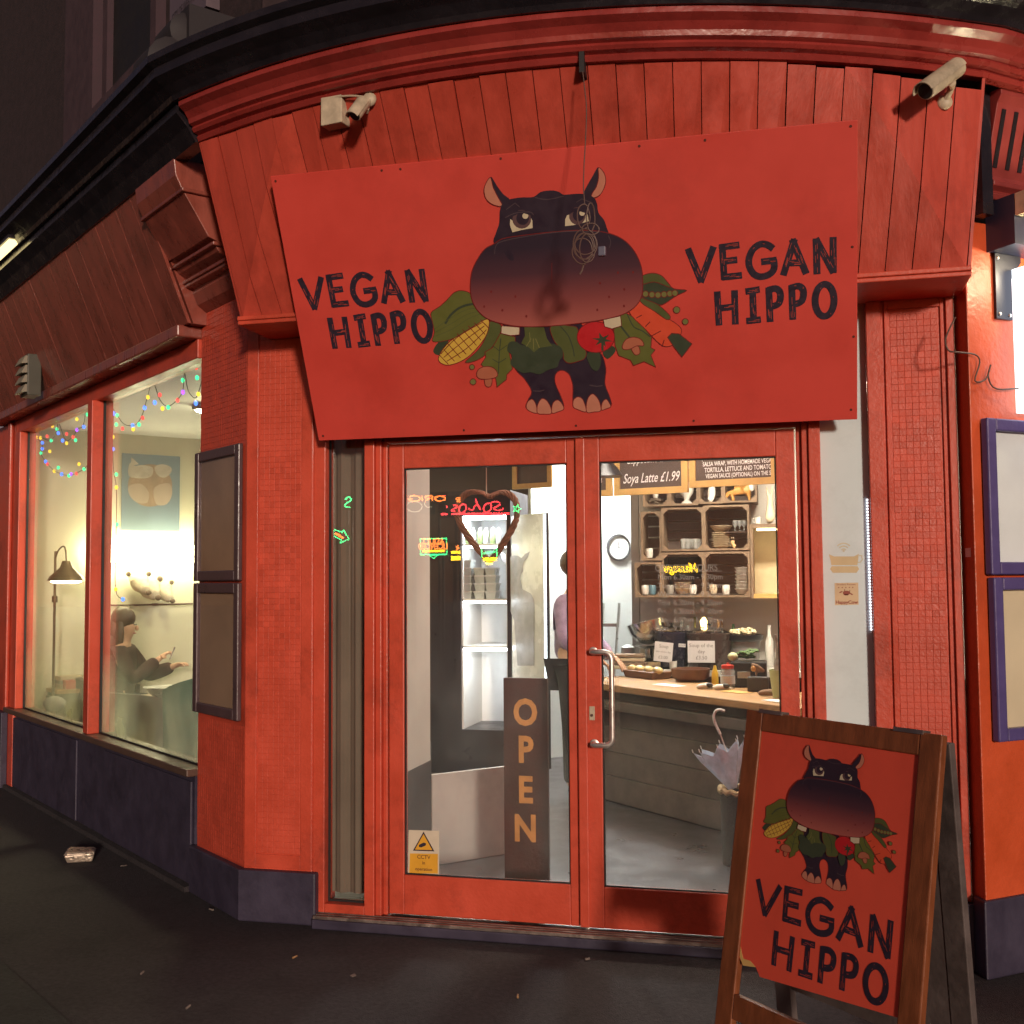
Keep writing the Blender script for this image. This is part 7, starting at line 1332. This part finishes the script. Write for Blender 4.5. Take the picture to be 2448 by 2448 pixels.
def mtext(t, txt, px, py, w_units, h_sz, m, name='neon_lettering', sx=1.0, shear=0.0, bold=0.004, k=k8, ox=960, oy=1160):
    c = mir(ox+px/k, oy+py/k); mb = MB(); mb.nonorm = True; mb.add(*text_mesh(txt, h_sz, frame(c+V((0, 0.0, 0)), (-1, 0, 0), (0, 0, 1)), 0.01, sx=sx, shear=shear, bold=bold)); mb.build(name, m, t)
rect = p8([(272, 772), (648, 770), (655, 998), (272, 1000)])
ns = neon_sign('green framed neon sign reading ADULT LICENCED across the street', [(rect, NG, rr*1.1, True), (p8([(400, 1012), (530, 1006), (462, 1055)]), NG, rr, True)], rect)
mtext(ns, 'ADULT', 455, 815, 0, 0.145, NO, sx=0.80); mtext(ns, 'LICENCED', 455, 885, 0, 0.14, NO, sx=0.75); MB().prism(p8([(300, 934), (622, 930), (622, 966), (300, 968)]), V((0, 0.01, 0))).build('lit_bar', NYw, ns)
ns = neon_sign('red and yellow lit price sign across the street', [(s8([(820, 870), (790, 890), (825, 905), (790, 925)]), NO, rr, False)], p8([(710, 860), (855, 1090)])); MB().prism(p8([(715, 950), (850, 945), (850, 990), (715, 985)]), V((0, 0.01, 0))).build('lit_bar', NYw, ns); MB().prism(p8([(715, 1022), (852, 1020), (852, 1085), (715, 1085)]), V((0, 0.01, 0))).build('lit_bar', NYw, ns)
ns = neon_sign('small green framed sign with yellow base across the street', [(p8([(1158, 900), (1158, 1040)]), NG, rr, False), (p8([(1372, 890), (1372, 1030)]), NG, rr, False), (p8([(1185, 985), (1260, 970), (1350, 960)]), NG, rr*1.4, False)], p8([(1150, 880), (1385, 1190)])); MB().prism(p8([(1170, 1045), (1378, 1035), (1378, 1095), (1180, 1100)]), V((0, 0.01, 0))).build('lit_bar', NYw, ns); MB().prism(p8([(1215, 1110), (1320, 1105), (1310, 1150), (1225, 1150)]), V((0, 0.01, 0))).build('lit_bar', NYw, ns)
p5 = lambda pts: [mir(760+x/1.6375, 1020+y/1.6375) for x, y in pts]
ns = neon_sign('green neon arrow with red dots across the street', [(p5([(64, 402), (96, 414), (100, 404), (122, 440), (88, 455), (92, 444), (64, 428)]), NG, rr, True)], p5([(62, 400), (124, 456)])); MB().tube(p5([(68, 417), (100, 436)]), 0.02, 6).build('dots', NO, ns)
neon_sign('green neon curl beside the arrow across the street', [([V(q) for q in smoothpts([tuple(p) for p in p5([(106, 285), (122, 275), (130, 288), (112, 300), (106, 312), (128, 316)])], 4, False)], NG, rr, False)], p5([(104, 272), (132, 318)]))
km = 3.716; c0m, c1m = mir(1400+690/km, 1080+1035/km), mir(1400+1015/km, 1080+1030/km)
ns = neon_sign('yellow neon script reading Massage across the street', [(([c1m+V((0.0, 0, -0.12)), c1m+V((0.0, 0, -0.121))]), NYw, 0.004, False)], [c0m+V((0, 0, -0.13)), c1m+V((0, 0, 0.13))])
mtext(ns, 'Massage', 852, 1035, 0, 0.185, NYw, sx=abs(c1m.x-c0m.x)/0.66, shear=0.3, bold=0.006, k=km, ox=1400, oy=1080)
